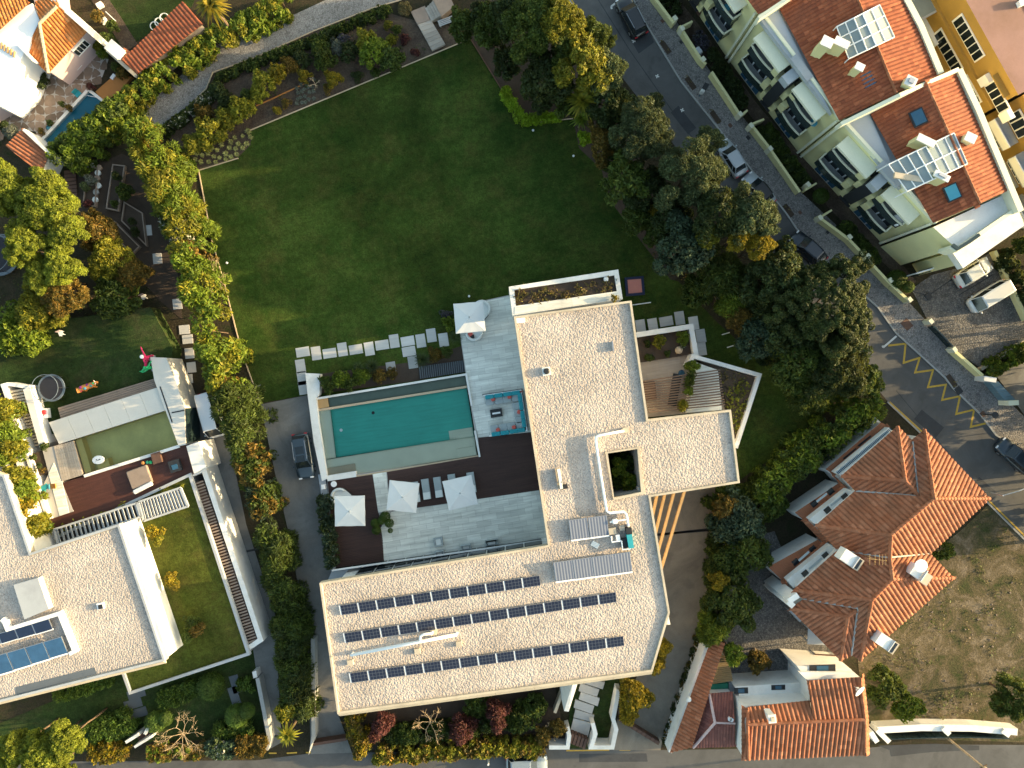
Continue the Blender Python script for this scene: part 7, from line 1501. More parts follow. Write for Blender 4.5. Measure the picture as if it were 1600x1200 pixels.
# small yard things
for u, v, l, sx_, sy_, h_, mt in ((1300, 996, 'grey sheet roof beside the hipped house', 5.0, 1.6, 2.4, 'bluegrey'), (1244, 961, 'narrow blue white sill below the lowest orange roof', 1.6, .5, 1.5, 'bluegrey'), (1190, 868, 'dark stacked furniture in the stony yard', 2.0, 1.4, 1.0, 'dark'), (1292, 1030, 'dark covered car shape in the yard of the white house', 2.6, 1.0, 1.2, 'brownwood')):
    c = P(u, v, h_); t = thing('yard_canopy' if h_ > 2 else 'yard_item', l, 'canopy' if h_ > 2 else 'yard item', (c.x, c.y, 0), -.05 if h_ != 1.5 else -.8); MB().box((0, 0, h_), (sx_, sy_, .1)).build('top', M[mt], t, world=False); [MB().box((x*sx_*.45, y*sy_*.42, h_/2), (.1, .1, h_)).build('post', M['grey'], t, world=False) for x in (-1, 1) for y in (-1, 1)]

# ================================================================== HOUSES ALONG THE STREET (lower right)
wh = thing('white_house', 'white house with an orange tiled roof on the lower street', 'house', P(1255, 1120, 0))
tm, dm = MB(), MB(); T2 = lambda *a: tile_face(tm, dm, [zz(*p) for p in a], .44, .44, .15)
T2((1168, 1104, 5.9), (1265, 1095, 5.9), (1271, 1127, 7.0), (1168, 1132, 7.0)); T2((1263, 1063, 5.7), (1343, 1058, 5.7), (1351, 1124, 7.0), (1270, 1127.5, 7.0))
T2((1168, 1132, 7.0), (1351, 1124, 7.0), (1351, 1179, 5.7), (1160, 1187, 5.7))
tile_face(tm, dm, [zz(*p) for p in ((1157, 1099, 5.8), (1168, 1106, 6.0), (1168, 1132, 7.0), (1168, 1186, 5.8), (1158, 1187, 5.5))], .44, .44, .08, down=(-1, -.05)); tile_face(tm, dm, [zz(*p) for p in ((1343, 1058, 5.8), (1348, 1056, 5.6), (1360, 1128, 5.9), (1357, 1178, 5.5), (1351, 1179, 5.7), (1351, 1124, 6.9))], .44, .44, .08, down=(1, -.1))
tile_face(tm, dm, [zz(*p) for p in ((1261, 1062, 5.6), (1268, 1068, 5.8), (1275, 1098, 6.2), (1266, 1094, 5.6))], .44, .44, .08, down=(-1, 0))
rf = dm.build('roof', M['tile'], wh); stuff(tm.build('roof_tiles', M['tile'], rf)); rm = MB()
for a, b in (((1168, 1132, 7.1), (1351, 1124, 7.1)), ((1343, 1058, 5.8), (1351, 1124, 7.1)), ((1351, 1124, 7.1), (1351, 1179, 5.8)), ((1168, 1106, 6.0), (1168, 1132, 7.1)), ((1168, 1132, 7.1), (1169, 1186, 5.9))): ridge(rm, zz(*a), zz(*b), .16)
stuff(rm.build('ridge_tiles', M['tile'], rf))
MB().prism(PX([(1160, 1103), (1265, 1097), (1264, 1066), (1346, 1060), (1356, 1128), (1353, 1176), (1161, 1183)], 5.4), 0, 5.4).build('wall', M['white'], wh)
MB().px([(1248, 1050), (1335, 1051), (1340, 1060), (1262, 1064)], 4.9, 5.2).build('eaves_slab', M['white'], wh); MB().px([(1245, 1040), (1330, 1046), (1340, 1060), (1262, 1064)], 0, 4.6).build('rear_wall', M['white'], wh); MB().px([(1148, 1073), (1258, 1066), (1262, 1090), (1160, 1096)], 0, 3.2).build('rear_annex', M['white'], wh)
for u, v, z, w__, h__ in ((1285, 1044, 4.62, 2.6, .7), (1216, 1074, 3.22, 1.4, .5), (1158, 1079, 3.22, 1.4, .6), (1172, 1092, 3.23, 1.9, .35), (1245, 1090, 3.23, 1.9, .4)): c = P(u, v, z); wn = MB().box((c.x, c.y, z), (w__, h__, .05), .03).build('window', M['dark'], wh); MB().box((c.x, c.y, z+.03), (w__*.45, h__*.7, .03), .03).build('pane', M['bluewin'], wn)
chimney('white chimney low on the orange roof of the white house', 1208, 1125, .7, .8, 6.4, 7.9, .1, 'white', 'beige'); c = P(1341, 1078, 7.); t = thing('roof_dish', 'white satellite dish on the right end of the white house roof', 'dish', (c.x, c.y, 6.2)); MB().tube([(0, 0, 0), (0, 0, .9)], .04, 6).build('mast', M['steel'], t, world=False); q = MB().lathe((0, 0, 0), [(.05, 0), (.45, .06), (.6, .17), (.57, .19)], 16).build('dish', M['whitepaint'], t, world=False); q.location = (0, 0, .85); q.rotation_euler = (.5, .6, 0); MB().box((.15, -.1, .5), (.25, .3, .5)).build('box', M['white'], t, world=False)
ps = thing('plum_roof_house', 'small annex with a plum coloured hipped tile roof', 'house', P(1115, 1125, 0)); tm, dm = MB(), MB()
for fc in ([(1109, 1083, 3.4), (1145, 1081, 3.4), (1148, 1130, 4.2), (1117, 1129, 4.4)], [(1117, 1129, 4.4), (1148, 1130, 4.2), (1149, 1166, 3.3), (1083, 1168, 3.3)], [(1108, 1083, 3.4), (1117, 1129, 4.4), (1082, 1168, 3.3)]): tile_face(tm, dm, [zz(*p) for p in fc], .30, .42, .07)
rf = dm.build('roof', M['tileplum'], ps); stuff(tm.build('roof_tiles', M['tileplum'], rf)); rm = MB(); ridge(rm, zz(1108, 1084, 3.5), zz(1117, 1129, 4.45), .14); ridge(rm, zz(1083, 1168, 3.4), zz(1117, 1129, 4.45), .14); ridge(rm, zz(1117, 1129, 4.45), zz(1148, 1130, 4.25), .10); stuff(rm.build('ridge_tiles', M['pinkwall'], rf))
MB().prism(offset(PX([(1109, 1083), (1145, 1081), (1149, 1166), (1083, 1168)], 3.3), .15), 0, 3.15).build('wall', M['white'], ps)
for u, v in ((1139, 1122), (1142, 1123)): c = P(u, v, 4.2); MB().lathe((c.x, c.y, 4.0), [(.14, 0), (.14, .45), (.2, .5)], 8).build('vent_pipe', M['whitepaint'], ps)
ls = thing('long_shed', 'long narrow building with an orange tiled lean-to roof', 'shed', P(1090, 1090, 0)); tm, dm = MB(), MB(); tile_face(tm, dm, [zz(*p) for p in ((1111, 999, 3.2), (1133, 1005, 4.0), (1081, 1167, 4.0), (1047, 1176, 3.2))], .36, .42, .13)
rf = dm.build('roof', M['tile'], ls); stuff(tm.build('roof_tiles', M['tile'], rf)); MB().prism(offset(PX([(1111, 999), (1133, 1005), (1081, 1167), (1047, 1176)], 3.2), .12), 0, 3.0).build('wall', M['white'], ls); c = P(1077, 1094, 3.8); MB().lathe((c.x, c.y, 3.4), [(.25, 0), (.25, .3), (.15, .4)], 10).build('vent_pipe', M['palefab'], ls)
mb = MB(); mb.wall([(1108, 1000), (1047, 1176)], .35, 0, 2.9); tag(mb.build('boundary_wall', M['white']), 'peeling white wall along the long tiled shed', 'wall')
t = thing('sheet_roof', 'tan corrugated sheet roof beside the long tiled shed', 'roof', P(1128, 1045, 0)); q = PX([(1126, 1025), (1138, 1025), (1145, 1063), (1113, 1068)], 2.8); MB().prism(q, 2.65, 2.75).build('deck', M['corrbrown'], t)
for i in range(14): p0, p1 = P(1126-13*i/13., 1025+43*i/13., 2.8), P(1138+7*i/13., 1025+38*i/13., 2.8); MB().tube([p0, p1], .06, 4).build('rib', M['corrbrown'], t)
MB().prism(offset(q, .2), 0, 2.6).build('wall', M['grey'], t)
t = tag(MB().px([(1113, 1069), (1138, 1068), (1138, 1081), (1109, 1082)], 0, 2.2).build('green_canopy', M['greenplastic']), 'flat green canopy between tan roof and plum roof', 'canopy'); tag(MB().px([(1139, 1067), (1147, 1066), (1148, 1080), (1139, 1081)], 0, 2.0).build('grey_cover', M['bluegrey']), 'small grey cover beside the green canopy', 'cover')
tagw('street_wall', 'white wall along the lower edge of the waste ground', 'wall', [(1371, 1141), (1440, 1137), (1520, 1138), (1590, 1144)], .7, 0, 1.3, 'white')
for i, (a, b) in enumerate((((1371, 1141), (1390, 1160)), ((1474, 1138), (1484, 1148)), ((1567, 1142), (1578, 1150)), ((1361, 1144), (1371, 1160)))): tagw('wall_buttress', ['pale pier at the left end of the street wall', 'pale pier in the middle of the street wall', 'pale pier at the right end of the street wall', 'short pale pier beside the corner of the white house'][i], 'pier', [a, b], .5, 0, 1.5, 'white')
t = thing('street_fence', 'dark panel fence between the piers of the street wall', 'fence', P(1480, 1152, 0))
for i in range(16): u = 1394+11.6*i; c = P(u, 1151-2.5*math.sin(math.pi*(i/16))+.6, .8); MB().box((c.x, c.y, .65), (.74, .06, 1.2), 0).build('panel', M['darkgreen'], t)

# ================================================================== STREET FURNITURE
c = P(1492, 757, 0); t = thing('street_lamp', 'grey street lamp with a long arm reaching over the side road', 'street lamp', c); MB().tube([(0, 0, 0), (0, 0, 4), (0, 0, 7.4)], [.11, .09, .07], 8).build('pole', M['steel'], t, world=False); MB().tube([(0, 0, 7.35), (1.2, .5, 7.8), (2.6, 1.1, 7.9)], .05, 6).build('arm', M['steel'], t, world=False); MB().box((2.9, 1.22, 7.9), (.75, .3, .12), .4).build('lamp_head', M['palefab'], t, world=False); MB().box((0, 0, .06), (.4, .4, .12)).build('base', M['grey'], t, world=False)
c = P(1474, 1148, 0); t = thing('utility_pole', 'slender wooden pole leaning over the lower street', 'utility pole', c); MB().tube([(0, 0, 0), (0, 0, 6.5)], [.13, .09], 8).build('pole', M['palebark'], t, world=False); MB().box((0, 0, 6.3), (.9, .1, .1), .5).build('crossarm', M['bark'], t, world=False); MB().rbox((.1, -.05, 6.35), (.35, .3, .3)).build('lamp_head', M['tan'], t, world=False)
c = P(1092, 151, 0); t = thing('parking_meter', 'parking ticket machine with a dark solar plate on the pavement', 'parking meter', (c.x, c.y, .13)); MB().tube([(0, 0, 0), (0, 0, 1.5)], .07, 8).build('pole', M['bluewin'], t, world=False); MB().rbox((0, 0, .75), (.42, .36, .85)).build('cabinet', M['palefab'], t, world=False); MB().box((.1, .15, 2.1), (.5, .7, .05), -.5, .2).build('solar_plate', M['dark'], t, world=False); MB().tube([(0, 0, 1.5), (.1, .15, 2.08)], .04, 6).build('bracket', M['steel'], t, world=False)
c = P(1088, 86, 0); tag(MB().rbox((c.x, c.y, .13), (.8, .5, 1.1), -.9).build('utility_cabinet', M['bluegrey']), 'pale blue grey cabinet against the garden wall', 'cabinet')
c = P(1531, 647, 0); tag(MB().lathe((c.x, c.y, .13), [(.05, 0), (.07, 2.2), (.35, 2.25), (.35, 2.3)], 12).build('road_sign', M['dark']), 'round road sign seen from above at the end of the zigzag line', 'road sign')
for a, b, l in (((988, 476.5), (1017, 472.5), 'thin white pole lying on the dark lawn below the salmon mat'), ((1128, 523), (1140, 519.5), 'short pale stick on the dark grass below the shrubs'), ((1136, 543), (1146, 540), 'tiny pale stick on the dark grass nearest the hedge'), ((398, 604), (408, 602), 'small white garden light at the lawn corner')): tag(MB().tube([P(*a, .12), P(*b, .12)], .055, 6).build('garden_pole', M['palefab']), l, 'pole')
for u, v, l in ((833, 204, 'tiny pale disc on the lawn near the bright low hedge'), (733, 463, 'small grey cube on the lawn above the upper parasol'), (355, 411, 'small white ball at the foot of the bare sunlit tree'), (896, 244, 'faint pale disc on the lawn by the orange conifer')): c = P(u, v, 0); tag(MB().lathe((c.x, c.y, .02), [(.11, 0), (.13, .1), (.08, .18)], 10).build('garden_lamp', M['palefab']), l, 'garden lamp')
c = P(992, 447, .3); t = thing('fire_pit', 'square salmon mat in a dark blue frame on the lawn', 'mat', (c.x, c.y, .02), math.radians(5)); [MB().box((x, y, .14), (sx_, sy_, .28)).build('frame', M['navy'], t, world=False) for x, y, sx_, sy_ in ((0, .86, 1.98, .26), (0, -.86, 1.98, .26), (.86, 0, .26, 1.46), (-.86, 0, .26, 1.46))]; MB().box((0, 0, .12), (1.46, 1.46, .22)).build('mat', M['pink'], t, world=False)
for i, (u, v) in enumerate(((813, 1197), (762, 1196), (786, 1196))): pass
c = P(763, 1192, .8); tag(MB().tube([(c.x, c.y, 0), (c.x, c.y, 1.2)], .1, 8).build('bollard', M['palefab']), 'short pale post at the hedge on the lower street', 'post')
# steps and bench at the top of the lawn
t = thing('garden_steps', 'timber steps and landing at the top of the big lawn', 'steps', P(680, 40, 0)); A, B, C_, D = (652, 37), (673, 30), (696, 69), (675, 79)
for i in range(7): MB().prism(offset(PX([f(A, D, i/7), f(B, C_, i/7), f(B, C_, (i+1)/7), f(A, D, (i+1)/7)], .3), .012), 0, .30).build('plank', M['board'], t)
for i in range(4): A, B, C_, D = (664, 12), (678, 3), (690, 26), (674, 32); MB().prism(PX([f(A, B, i/4), f(A, B, (i+1)/4), f(D, C_, (i+1)/4), f(D, C_, i/4)], .5), 0, .40+.12*i).build('step', M['board'], t)
MB().prism(PX([(642, 18), (664, 9), (672, 31), (652, 38)], .35), 0, .36).build('landing', M['timber'], t); MB().prism(PX([(674, -5), (700, -12), (710, 10), (690, 26), (678, 3)], .8), 0, .86).build('landing', M['timber'], t)
c = P(697, 33, .4); t = thing('garden_bench', 'grey slatted bench beside the timber steps', 'bench', (c.x, c.y, 0), .35); [MB().box((0, -.25+.17*i, .42), (1.7, .12, .04)).build('slat', M['bluegrey'], t, world=False) for i in range(4)]; [MB().box((x, 0, .2), (.08, .5, .4)).build('leg', M['grey'], t, world=False) for x in (-.7, .7)]
for i, (u, v) in enumerate(((778, 84), (783, 90), (788, 96), (793, 103), (796, 110), (786, 100), (799, 117), (791, 92))):
    c = P(u, v, .1); k = .13+.06*(i % 3); tag(MB().lathe((c.x, c.y, -.05), [(k, 0), (k*1.2, k*.5), (k*.9, k*.95), (k*.3, k*1.15)], 7).build('rock', M['beige']), 'pale rock in the line of stones beside the upper lawn corner', 'rock', 'rocks beside the lawn corner')

# ================================================================== CARS
car('parked_car', 'black car parked at the top of the side road', 987, 25, math.radians(118), 4.6, 1.85, 1.5, (.008, .009, .011), None, 0, 'suv', 'parked cars', False, True)
car('parked_car', 'silver hatchback partly under the trees on the side road', 1144, 246, math.radians(122), 4.2, 1.75, 1.48, (.36, .39, .42), None, 0, 'hatch', 'parked cars')
car('parked_car', 'silver car with a black roof parked on the side road', 1186, 296, math.radians(130), 4.1, 1.75, 1.48, (.38, .41, .44), (.01, .01, .012), 0, 'hatch', 'parked cars')
car('parked_car', 'dark blue car half hidden by the big pine', 1264, 388, math.radians(137), 4.3, 1.78, 1.48, (.012, .018, .03), None, 0, 'hatch', 'parked cars')
car('parked_car', 'white hatchback in the parking court', 1523, 425, math.radians(31), 4.1, 1.75, 1.5, (.55, .57, .56), None, .04, 'hatch', 'parked cars')
car('delivery_van', 'white van in the parking court', 1546, 463, math.radians(211), 4.4, 1.85, 1.95, (.62, .64, .64), None, .04, 'van', 'parked cars')
car('parked_car', 'dark blue car at the right edge on the pavement side', 1588, 713, math.radians(138), 4.5, 1.82, 1.5, (.022, .035, .05), None, 0, 'suv', 'parked cars')
car('parked_car', 'blue grey estate car with a glass roof in the left driveway', 473, 713, math.radians(-81), 4.85, 1.92, 1.62, (.03, .048, .065), None, .03, 'suv', 'parked cars', True, True)
car('delivery_van', 'white van half under the tall driveway hedge', 330, 648, math.radians(-75), 4.9, 1.95, 2.1, (.62, .64, .66), None, .03, 'van', 'parked cars')
car('parked_car', 'silver car on the lower street cut by the photo edge', 823, 1194, math.radians(2), 4.4, 1.8, 1.48, (.22, .26, .29), None, 0, 'suv', 'parked cars')
c = P(226, 1148, .8); t = thing('entrance_shelter', 'white curved entrance shelter between clipped bushes', 'shelter', (c.x, c.y, 0), math.radians(32)); MB().box((-.6, .5, .9), (1.6, .3, 1.8)).build('wall', M['white'], t, world=False); MB().box((.2, -.4, .9), (2.2, .25, 1.8)).build('wall', M['white'], t, world=False); MB().box((-.2, .05, .5), (1.5, .6, .3)).build('bench', M['brownwood'], t, world=False); MB().box((1.1, .4, .9), (.9, .3, 1.8), .5).build('wall', M['white'], t, world=False)
mb = MB(); mb.px([(394, 1050), (400, 1048), (402, 1058), (396, 1060)], 0, 1.2); tag(mb.build('wall_block', M['white']), 'white cap on the wall of the narrow driveway', 'wall cap')
# ================================================================== VEGETATION
TR = [  # u, v, r, h, style, foliage, label
 # belt right of the lawn, from the top
 (845, 40, 60, 11, 'fine', 'mid', 'tall dark tree with yellow lit shoots at the top of the lawn belt'),
 (872, 40, 36, 11.6, 'fine', 'yellow', 'crown coloured as sunlit tips in front of the tall dark tree by the yellow kerb line'),  # yellow leaves paint the sun on the tips of the dark tree
 (800, 20, 36, 8.5, 'broad', 'dark', 'dark tree between the timber steps and the tall dark tree'),
 (852, 125, 38, 8.5, 'broad', 'dark', 'dark round tree above the bright low hedge'),
 (928, 66, 28, 8.5, 'olive', 'mid', 'dull grey green tree beside the yellow kerb line'),
 (908, 108, 44, 10.5, 'broad', 'yellow', 'sunlit yellow green tree above the spiky yucca'),
 (945, 118, 34, 9.5, 'fine', 'olive', 'brownish tree right of the sunlit yellow green one'),
 (950, 158, 34, 7.5, 'broad', 'dark', 'dark tree in the shade above the upper grey olive'),
 (970, 170, 30, 6.0, 'broad', 'dark', 'small dark tree at the road edge above the upper olive'),
 (1003, 205, 46, 9.8, 'olive', 'olive', 'upper of two grey olive trees beside the road'),
 (1020, 165, 15, 6.5, 'olive', 'olive', 'small grey olive branch mass leaning over the road'),
 (1077, 272, 56, 10.6, 'olive', 'olive', 'largest grey olive tree beside the silver hatchback'),
 (1105, 225, 22, 7.4, 'olive', 'olive', 'small olive crown above the largest olive'),
 (975, 282, 36, 7.8, 'big', 'mid', 'leafy green bush tree left of the largest olive'),
 (1012, 292, 38, 6.5, 'broad', 'dark', 'dark tree between the leafy bush tree and the largest olive'),
 (998, 335, 26, 4.2, 'conifer', 'mid', 'ferny green tree at the edge of the lawn under the olives'),
 (1022, 330, 12, 4.4, 'fine', 'gold', 'small golden bush beside the ferny green tree'),
 (1050, 345, 36, 6.5, 'broad', 'dark', 'dark tree filling the gap below the largest olive'),
 (1068, 385, 44, 8.6, 'big', 'blue', 'round tree with large blue green leaves above the bare branches'),
 (1098, 372, 20, 9.0, 'broad', 'yellow', 'pale yellow green crown right of the large leaved tree'),
 (1122, 338, 44, 10.6, 'fine', 'dark', 'dark crown between the largest olive and the yellow broom'),
 (1168, 340, 42, 11, 'fine', 'olive', 'loose olive brown tree beside the dark blue car'),
 (1148, 374, 22, 9.6, 'fine', 'gold', 'left yellow flowering broom tree'),
 (1178, 388, 22, 9.6, 'fine', 'gold', 'right yellow flowering broom tree'),
 (1128, 425, 46, 6.2, 'conifer', 'mid', 'ferny green tree behind the bare branches'),
 (1145, 470, 24, 5.0, 'conifer', 'bright', 'bright ferny tree above the rusty shrub'),
 (1158, 495, 26, 4.6, 'fine', 'orange', 'rusty orange shrub between ferny tree and blue green tree'),
 (1215, 430, 52, 8.8, 'broad', 'dark', 'dark tree left of the big pine'),
 (1195, 522, 42, 6.0, 'big', 'blue', 'blue green leafy tree nearest the triangular planter'),
 (1240, 505, 50, 8.0, 'broad', 'dark', 'dark tree between blue green tree and the big pine'),
 (1291, 477, 79, 10.0, 'pine', 'pine', 'huge round dark green pine beside the road'),
 (1255, 560, 48, 6.8, 'broad', 'mid', 'leafy green tree under the lower edge of the big pine'),
 (1310, 575, 52, 7.6, 'fine', 'dark', 'dark green tree below the big pine'),
 (1347, 592, 30, 6.4, 'broad', 'mid', 'green tree at the road edge above the hipped house'),
 (1270, 610, 36, 5.5, 'conifer', 'mid', 'ferny green tree above the diagonal hedge'),
 # right ramp
 (1152, 815, 42, 5.4, 'big', 'blue', 'dense green tree at the upper end of the ramp hedge'),
 (1132, 790, 20, 5.2, 'broad', 'orange', 'rusty green bush at the corner of the gravel roof'),
 (1165, 865, 40, 5.0, 'big', 'mid', 'leafy tree above the stony yard'),
 (1128, 880, 24, 4.6, 'broad', 'mid', 'green bush beside the ramp channel'),
 (1148, 945, 46, 5.6, 'broad', 'mid', 'large round green tree by the lower ramp'),
 (1116, 985, 24, 5.0, 'conifer', 'bright', 'bright ferny crown over the end of the long tiled shed'),
 (1120, 905, 14, 5.2, 'fine', 'gold', 'small golden crown on the left of the round ramp tree'),
 (1146, 1020, 16, 4.6, 'big', 'bright', 'bright leafy bush between round tree and tan roof'),
 # front of the villa
 (1034, 1012, 15, 3.6, 'fine', 'gold', 'upper golden bush at the corner of the gravel roof'),
 (1024, 1036, 16, 3.4, 'fine', 'gold', 'lower golden bush at the corner of the gravel roof'),
 (991, 1090, 27, 3.8, 'fine', 'gold', 'big golden bush right of the entrance slabs'),
 (982, 1118, 14, 3.2, 'fine', 'gold', 'small golden bush below the big golden one'),
 # left
 (770, 40, 30, 6, 'broad', 'mid', 'green tree left of the tall dark tree at the top'),
 (792, 95, 26, 4.5, 'broad', 'dark', 'dark low tree behind the line of pale rocks'),
 (845, 160, 16, 3, 'broad', 'dark', 'dark shrub tree inside the bend of the bright low hedge'),
 (884, 165, 20, 4.5, 'broad', 'mid', 'green tree left of the spiky yucca'),
 (962, 250, 22, 4.5, 'broad', 'mid', 'green shrub tree behind the orange tinted conifer'),
 (912, 216, 11, 2.6, 'big', 'lime', 'small lime green shrub beside the orange tinted conifer'),
 (1025, 365, 20, 4, 'fine', 'mid', 'green shrub tree beside the blue green leaved tree'),
 (1090, 455, 26, 3.6, 'broad', 'mid', 'low green tree under the bare branches'),
 (1200, 552, 18, 2.6, 'broad', 'dark', 'dark low shrub tree above the sharp planter corner'),
 (1243, 592, 26, 5, 'broad', 'mid', 'green tree between the big pine and the sharp planter corner'),
 (1320, 530, 36, 8, 'broad', 'dark', 'dark tree on the road side of the big pine'),
 (1205, 470, 34, 7, 'conifer', 'dark', 'dark ferny tree above the blue green leafy one'),
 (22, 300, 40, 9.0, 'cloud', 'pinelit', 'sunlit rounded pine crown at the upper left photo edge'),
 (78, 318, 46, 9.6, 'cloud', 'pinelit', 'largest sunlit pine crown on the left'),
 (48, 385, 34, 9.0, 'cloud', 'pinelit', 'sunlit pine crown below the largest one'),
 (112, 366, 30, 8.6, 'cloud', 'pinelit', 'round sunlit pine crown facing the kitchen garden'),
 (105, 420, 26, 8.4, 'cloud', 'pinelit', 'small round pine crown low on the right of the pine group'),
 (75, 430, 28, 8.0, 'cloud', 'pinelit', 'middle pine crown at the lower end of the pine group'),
 (100, 458, 34, 6.8, 'fine', 'orange', 'brownish tree below the pine crowns'),
 (60, 478, 38, 6.0, 'fine', 'yellow', 'dull yellow tree at the lower left of the pine group'),
 (170, 405, 36, 5.0, 'fine', 'yellow', 'yellowish tree right of the pine crowns'),
 (150, 360, 30, 4.8, 'fine', 'orange', 'rusty tree between the pines and the slanted raised bed'),
 (205, 425, 26, 4.4, 'fine', 'orange', 'orange tinted shrub tree near the dark lawn corner'),
 (175, 460, 38, 4.4, 'big', 'mid', 'broad leafy green tree above the shaded lawn'),
 (25, 515, 36, 5.0, 'big', 'bright', 'bright leafy tree at the left photo edge above the lawn'),
 (50, 540, 16, 4.0, 'big', 'bright', 'small bright leafy bush below the bright edge tree'),
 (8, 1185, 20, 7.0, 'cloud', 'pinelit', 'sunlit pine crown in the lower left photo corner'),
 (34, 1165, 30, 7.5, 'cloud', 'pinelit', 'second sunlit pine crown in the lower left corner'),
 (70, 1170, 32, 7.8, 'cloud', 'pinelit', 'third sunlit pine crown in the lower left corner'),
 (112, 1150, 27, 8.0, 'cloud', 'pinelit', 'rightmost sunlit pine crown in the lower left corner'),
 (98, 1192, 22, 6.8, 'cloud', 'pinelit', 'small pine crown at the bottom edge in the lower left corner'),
 (725, 36, 25, 4.0, 'broad', 'mid', 'green tree right of the timber steps'),
 (752, 25, 20, 5.0, 'broad', 'dark', 'dark tree behind the green tree by the timber steps'),
 # waste ground
 (1385, 1075, 30, 3.4, 'big', 'mid', 'leafy tree on the waste ground beside the white house'),
 (1420, 1105, 24, 3.0, 'big', 'bright', 'bright leafy tree above the white street wall'),
 (1475, 860, 18, 3.0, 'broad', 'mid', 'green bush at the notch of the hipped roof'),
 (1590, 1095, 34, 5.5, 'fine', 'mid', 'dark green tree at the lower right photo edge'),
 (1185, 1035, 18, 3.2, 'broad', 'orange', 'thin rusty shrub in the back yard of the white house'),
]
for u, v, r, h, st, fo, lb in TR: tree({'pine': 'pine_tree', 'cloud': 'pine_tree', 'olive': 'olive_tree'}.get(st, 'leafy_tree'), lb, u, v, r, h, st, fo)
tree('conifer_tree', 'upright orange tinted conifer at the lawn edge', 938, 226, 22, 5.5, 'fine', 'orange', rx=.75, ry=1.7, ang=.15)
rosette('yucca', 'spiky yellow green yucca below the sunlit tree at the lawn belt', 910, 158, 30, 5.5, 'yellow', 'plant', 90, wid=.055)
rosette('palm_tree', 'yellow palm at the top edge beside the brown shed', 330, 8, 30, 6.5, 'gold', 'tree', 90, wid=.06, droop=.8)
rosette('cordyline', 'green spiky plant at the foot of the lawn belt', 908, 185, 18, 2.5, 'bright', 'plant', 60, wid=.06)
bare_tree('bare_tree', 'leafless pale branches above the ferny green tree', 1112, 448, 26, 6.2, n=4, depth=4)
bare_tree('bare_tree', 'bare sunlit tree leaning over the left lawn edge', 332, 432, 34, 4.4, n=6, depth=4, base=(352, 446))
bare_tree('bare_tree', 'bare pale tree in the middle of the street hedge at the lower left', 287, 1146, 46, 5.5, n=7, depth=4, base=(300, 1185))
bare_tree('bare_tree', 'bare twisting tree among the front bushes of the villa', 672, 1128, 36, 4.6, n=5, depth=4)
bare_tree('bare_tree', 'thin bare branches left of the entrance gate', 862, 1140, 22, 3.0, n=4, depth=3)
bare_tree('bare_tree', 'thin yellowish bare shrub in the back yard of the white house', 1183, 1020, 16, 3.0, n=4, depth=3)
bare_tree('bare_tree', 'small bare shrub in the upper flower bed', 492, 132, 16, 2.0, n=4, depth=3)
# hedges
hedge('boundary_hedge', 'tall mixed sunlit hedge along the upper left side of the lawn', [(222, 195), (240, 250), (262, 310), (285, 365)], 62, 4.8, 'conifer', 'bright', fol2='yellow', share2=.35, br=.85, wob=1.6, dens=.75)
hedge('boundary_hedge', 'sunlit mixed hedge along the lower left side of the lawn', [(288, 372), (300, 430), (322, 500), (335, 560), (348, 610)], 52, 6.2, 'big', 'bright', fol2='yellow', share2=.33, br=.8, wob=1.6, dens=.75)
hedge('flowering_hedge', 'rusty leaved patch in the hedge beside the bare sunlit tree', [(280, 385), (300, 400), (312, 415)], 34, 3.7, 'broad', 'orange', br=.5)
hedge('flowering_hedge', 'whitish flowering stretch of the left hedge', [(262, 325), (282, 375)], 44, 3.8, 'broad', 'flower', br=.5)
hedge('flowering_hedge', 'rusty stretch at the foot of the left lawn hedge', [(345, 590), (356, 606)], 34, 3.6, 'broad', 'orange', br=.45)
hedge('driveway_hedge', 'feathery dark green hedge at the top of the narrow driveway', [(352, 612), (366, 650), (378, 690)], 52, 7.0, 'conifer', 'mid', br=.85, wob=.8)
hedge('driveway_hedge', 'rusty and green middle part of the driveway hedge', [(382, 700), (398, 750), (412, 800)], 48, 4.6, 'big', 'mid', fol2='orange', share2=.42, br=.7)
hedge('driveway_hedge', 'blue green leafy part of the driveway hedge', [(398, 760), (408, 810)], 36, 4.2, 'big', 'blue', br=.5)
hedge('driveway_hedge', 'long feathery lower part of the driveway hedge', [(418, 820), (436, 900), (450, 980), (458, 1060), (462, 1120)], 48, 3.6, 'conifer', 'mid', fol2='dark', br=.75, wob=.8)
rosette('palm_tree', 'sunlit yellow palm tufts at the lower end of the driveway hedge', 449, 1148, 20, 3.6, 'yellow', 'tree', 60, wid=.07); tree('shrub', 'sunlit yellow shrub above the palm tufts of the driveway hedge', 446, 1112, 14, 4.0, 'big', 'yellow', 'shrub')
hedge('path_hedge', 'lit hedge on the far side of the gravel path', [(150, 205), (190, 160), (230, 125), (290, 82), (345, 52), (400, 22), (450, -8)], 34, 2.8, 'broad', 'bright', fol2='yellow', share2=.4, br=.55)
hedge('pool_hedge', 'dense lit hedge beside the narrow teal pool', [(85, 250), (120, 215), (160, 185), (185, 160)], 50, 3.4, 'broad', 'bright', fol2='mid', share2=.4, br=.6)
hedge('path_hedge', 'dark green low hedge on the lower side of the gravel path', [(252, 205), (295, 172), (330, 142), (345, 118), (400, 95), (480, 65), (560, 30), (600, 15)], 16, .9, 'broad', 'mid', fol2='dark', br=.3)
hedge('flowering_shrubs', 'row of white flowering shrubs along the lower path edge', [(262, 200), (290, 180), (318, 155), (330, 145)], 13, 1.0, 'broad', 'flower', br=.25)
hedge('low_hedge', 'bright green low hedge turning round the upper right lawn corner', [(787, 138), (803, 165), (816, 187), (840, 184), (876, 180)], 15, 1.2, 'fine', 'lime', br=.3, box=True, wob=.2)
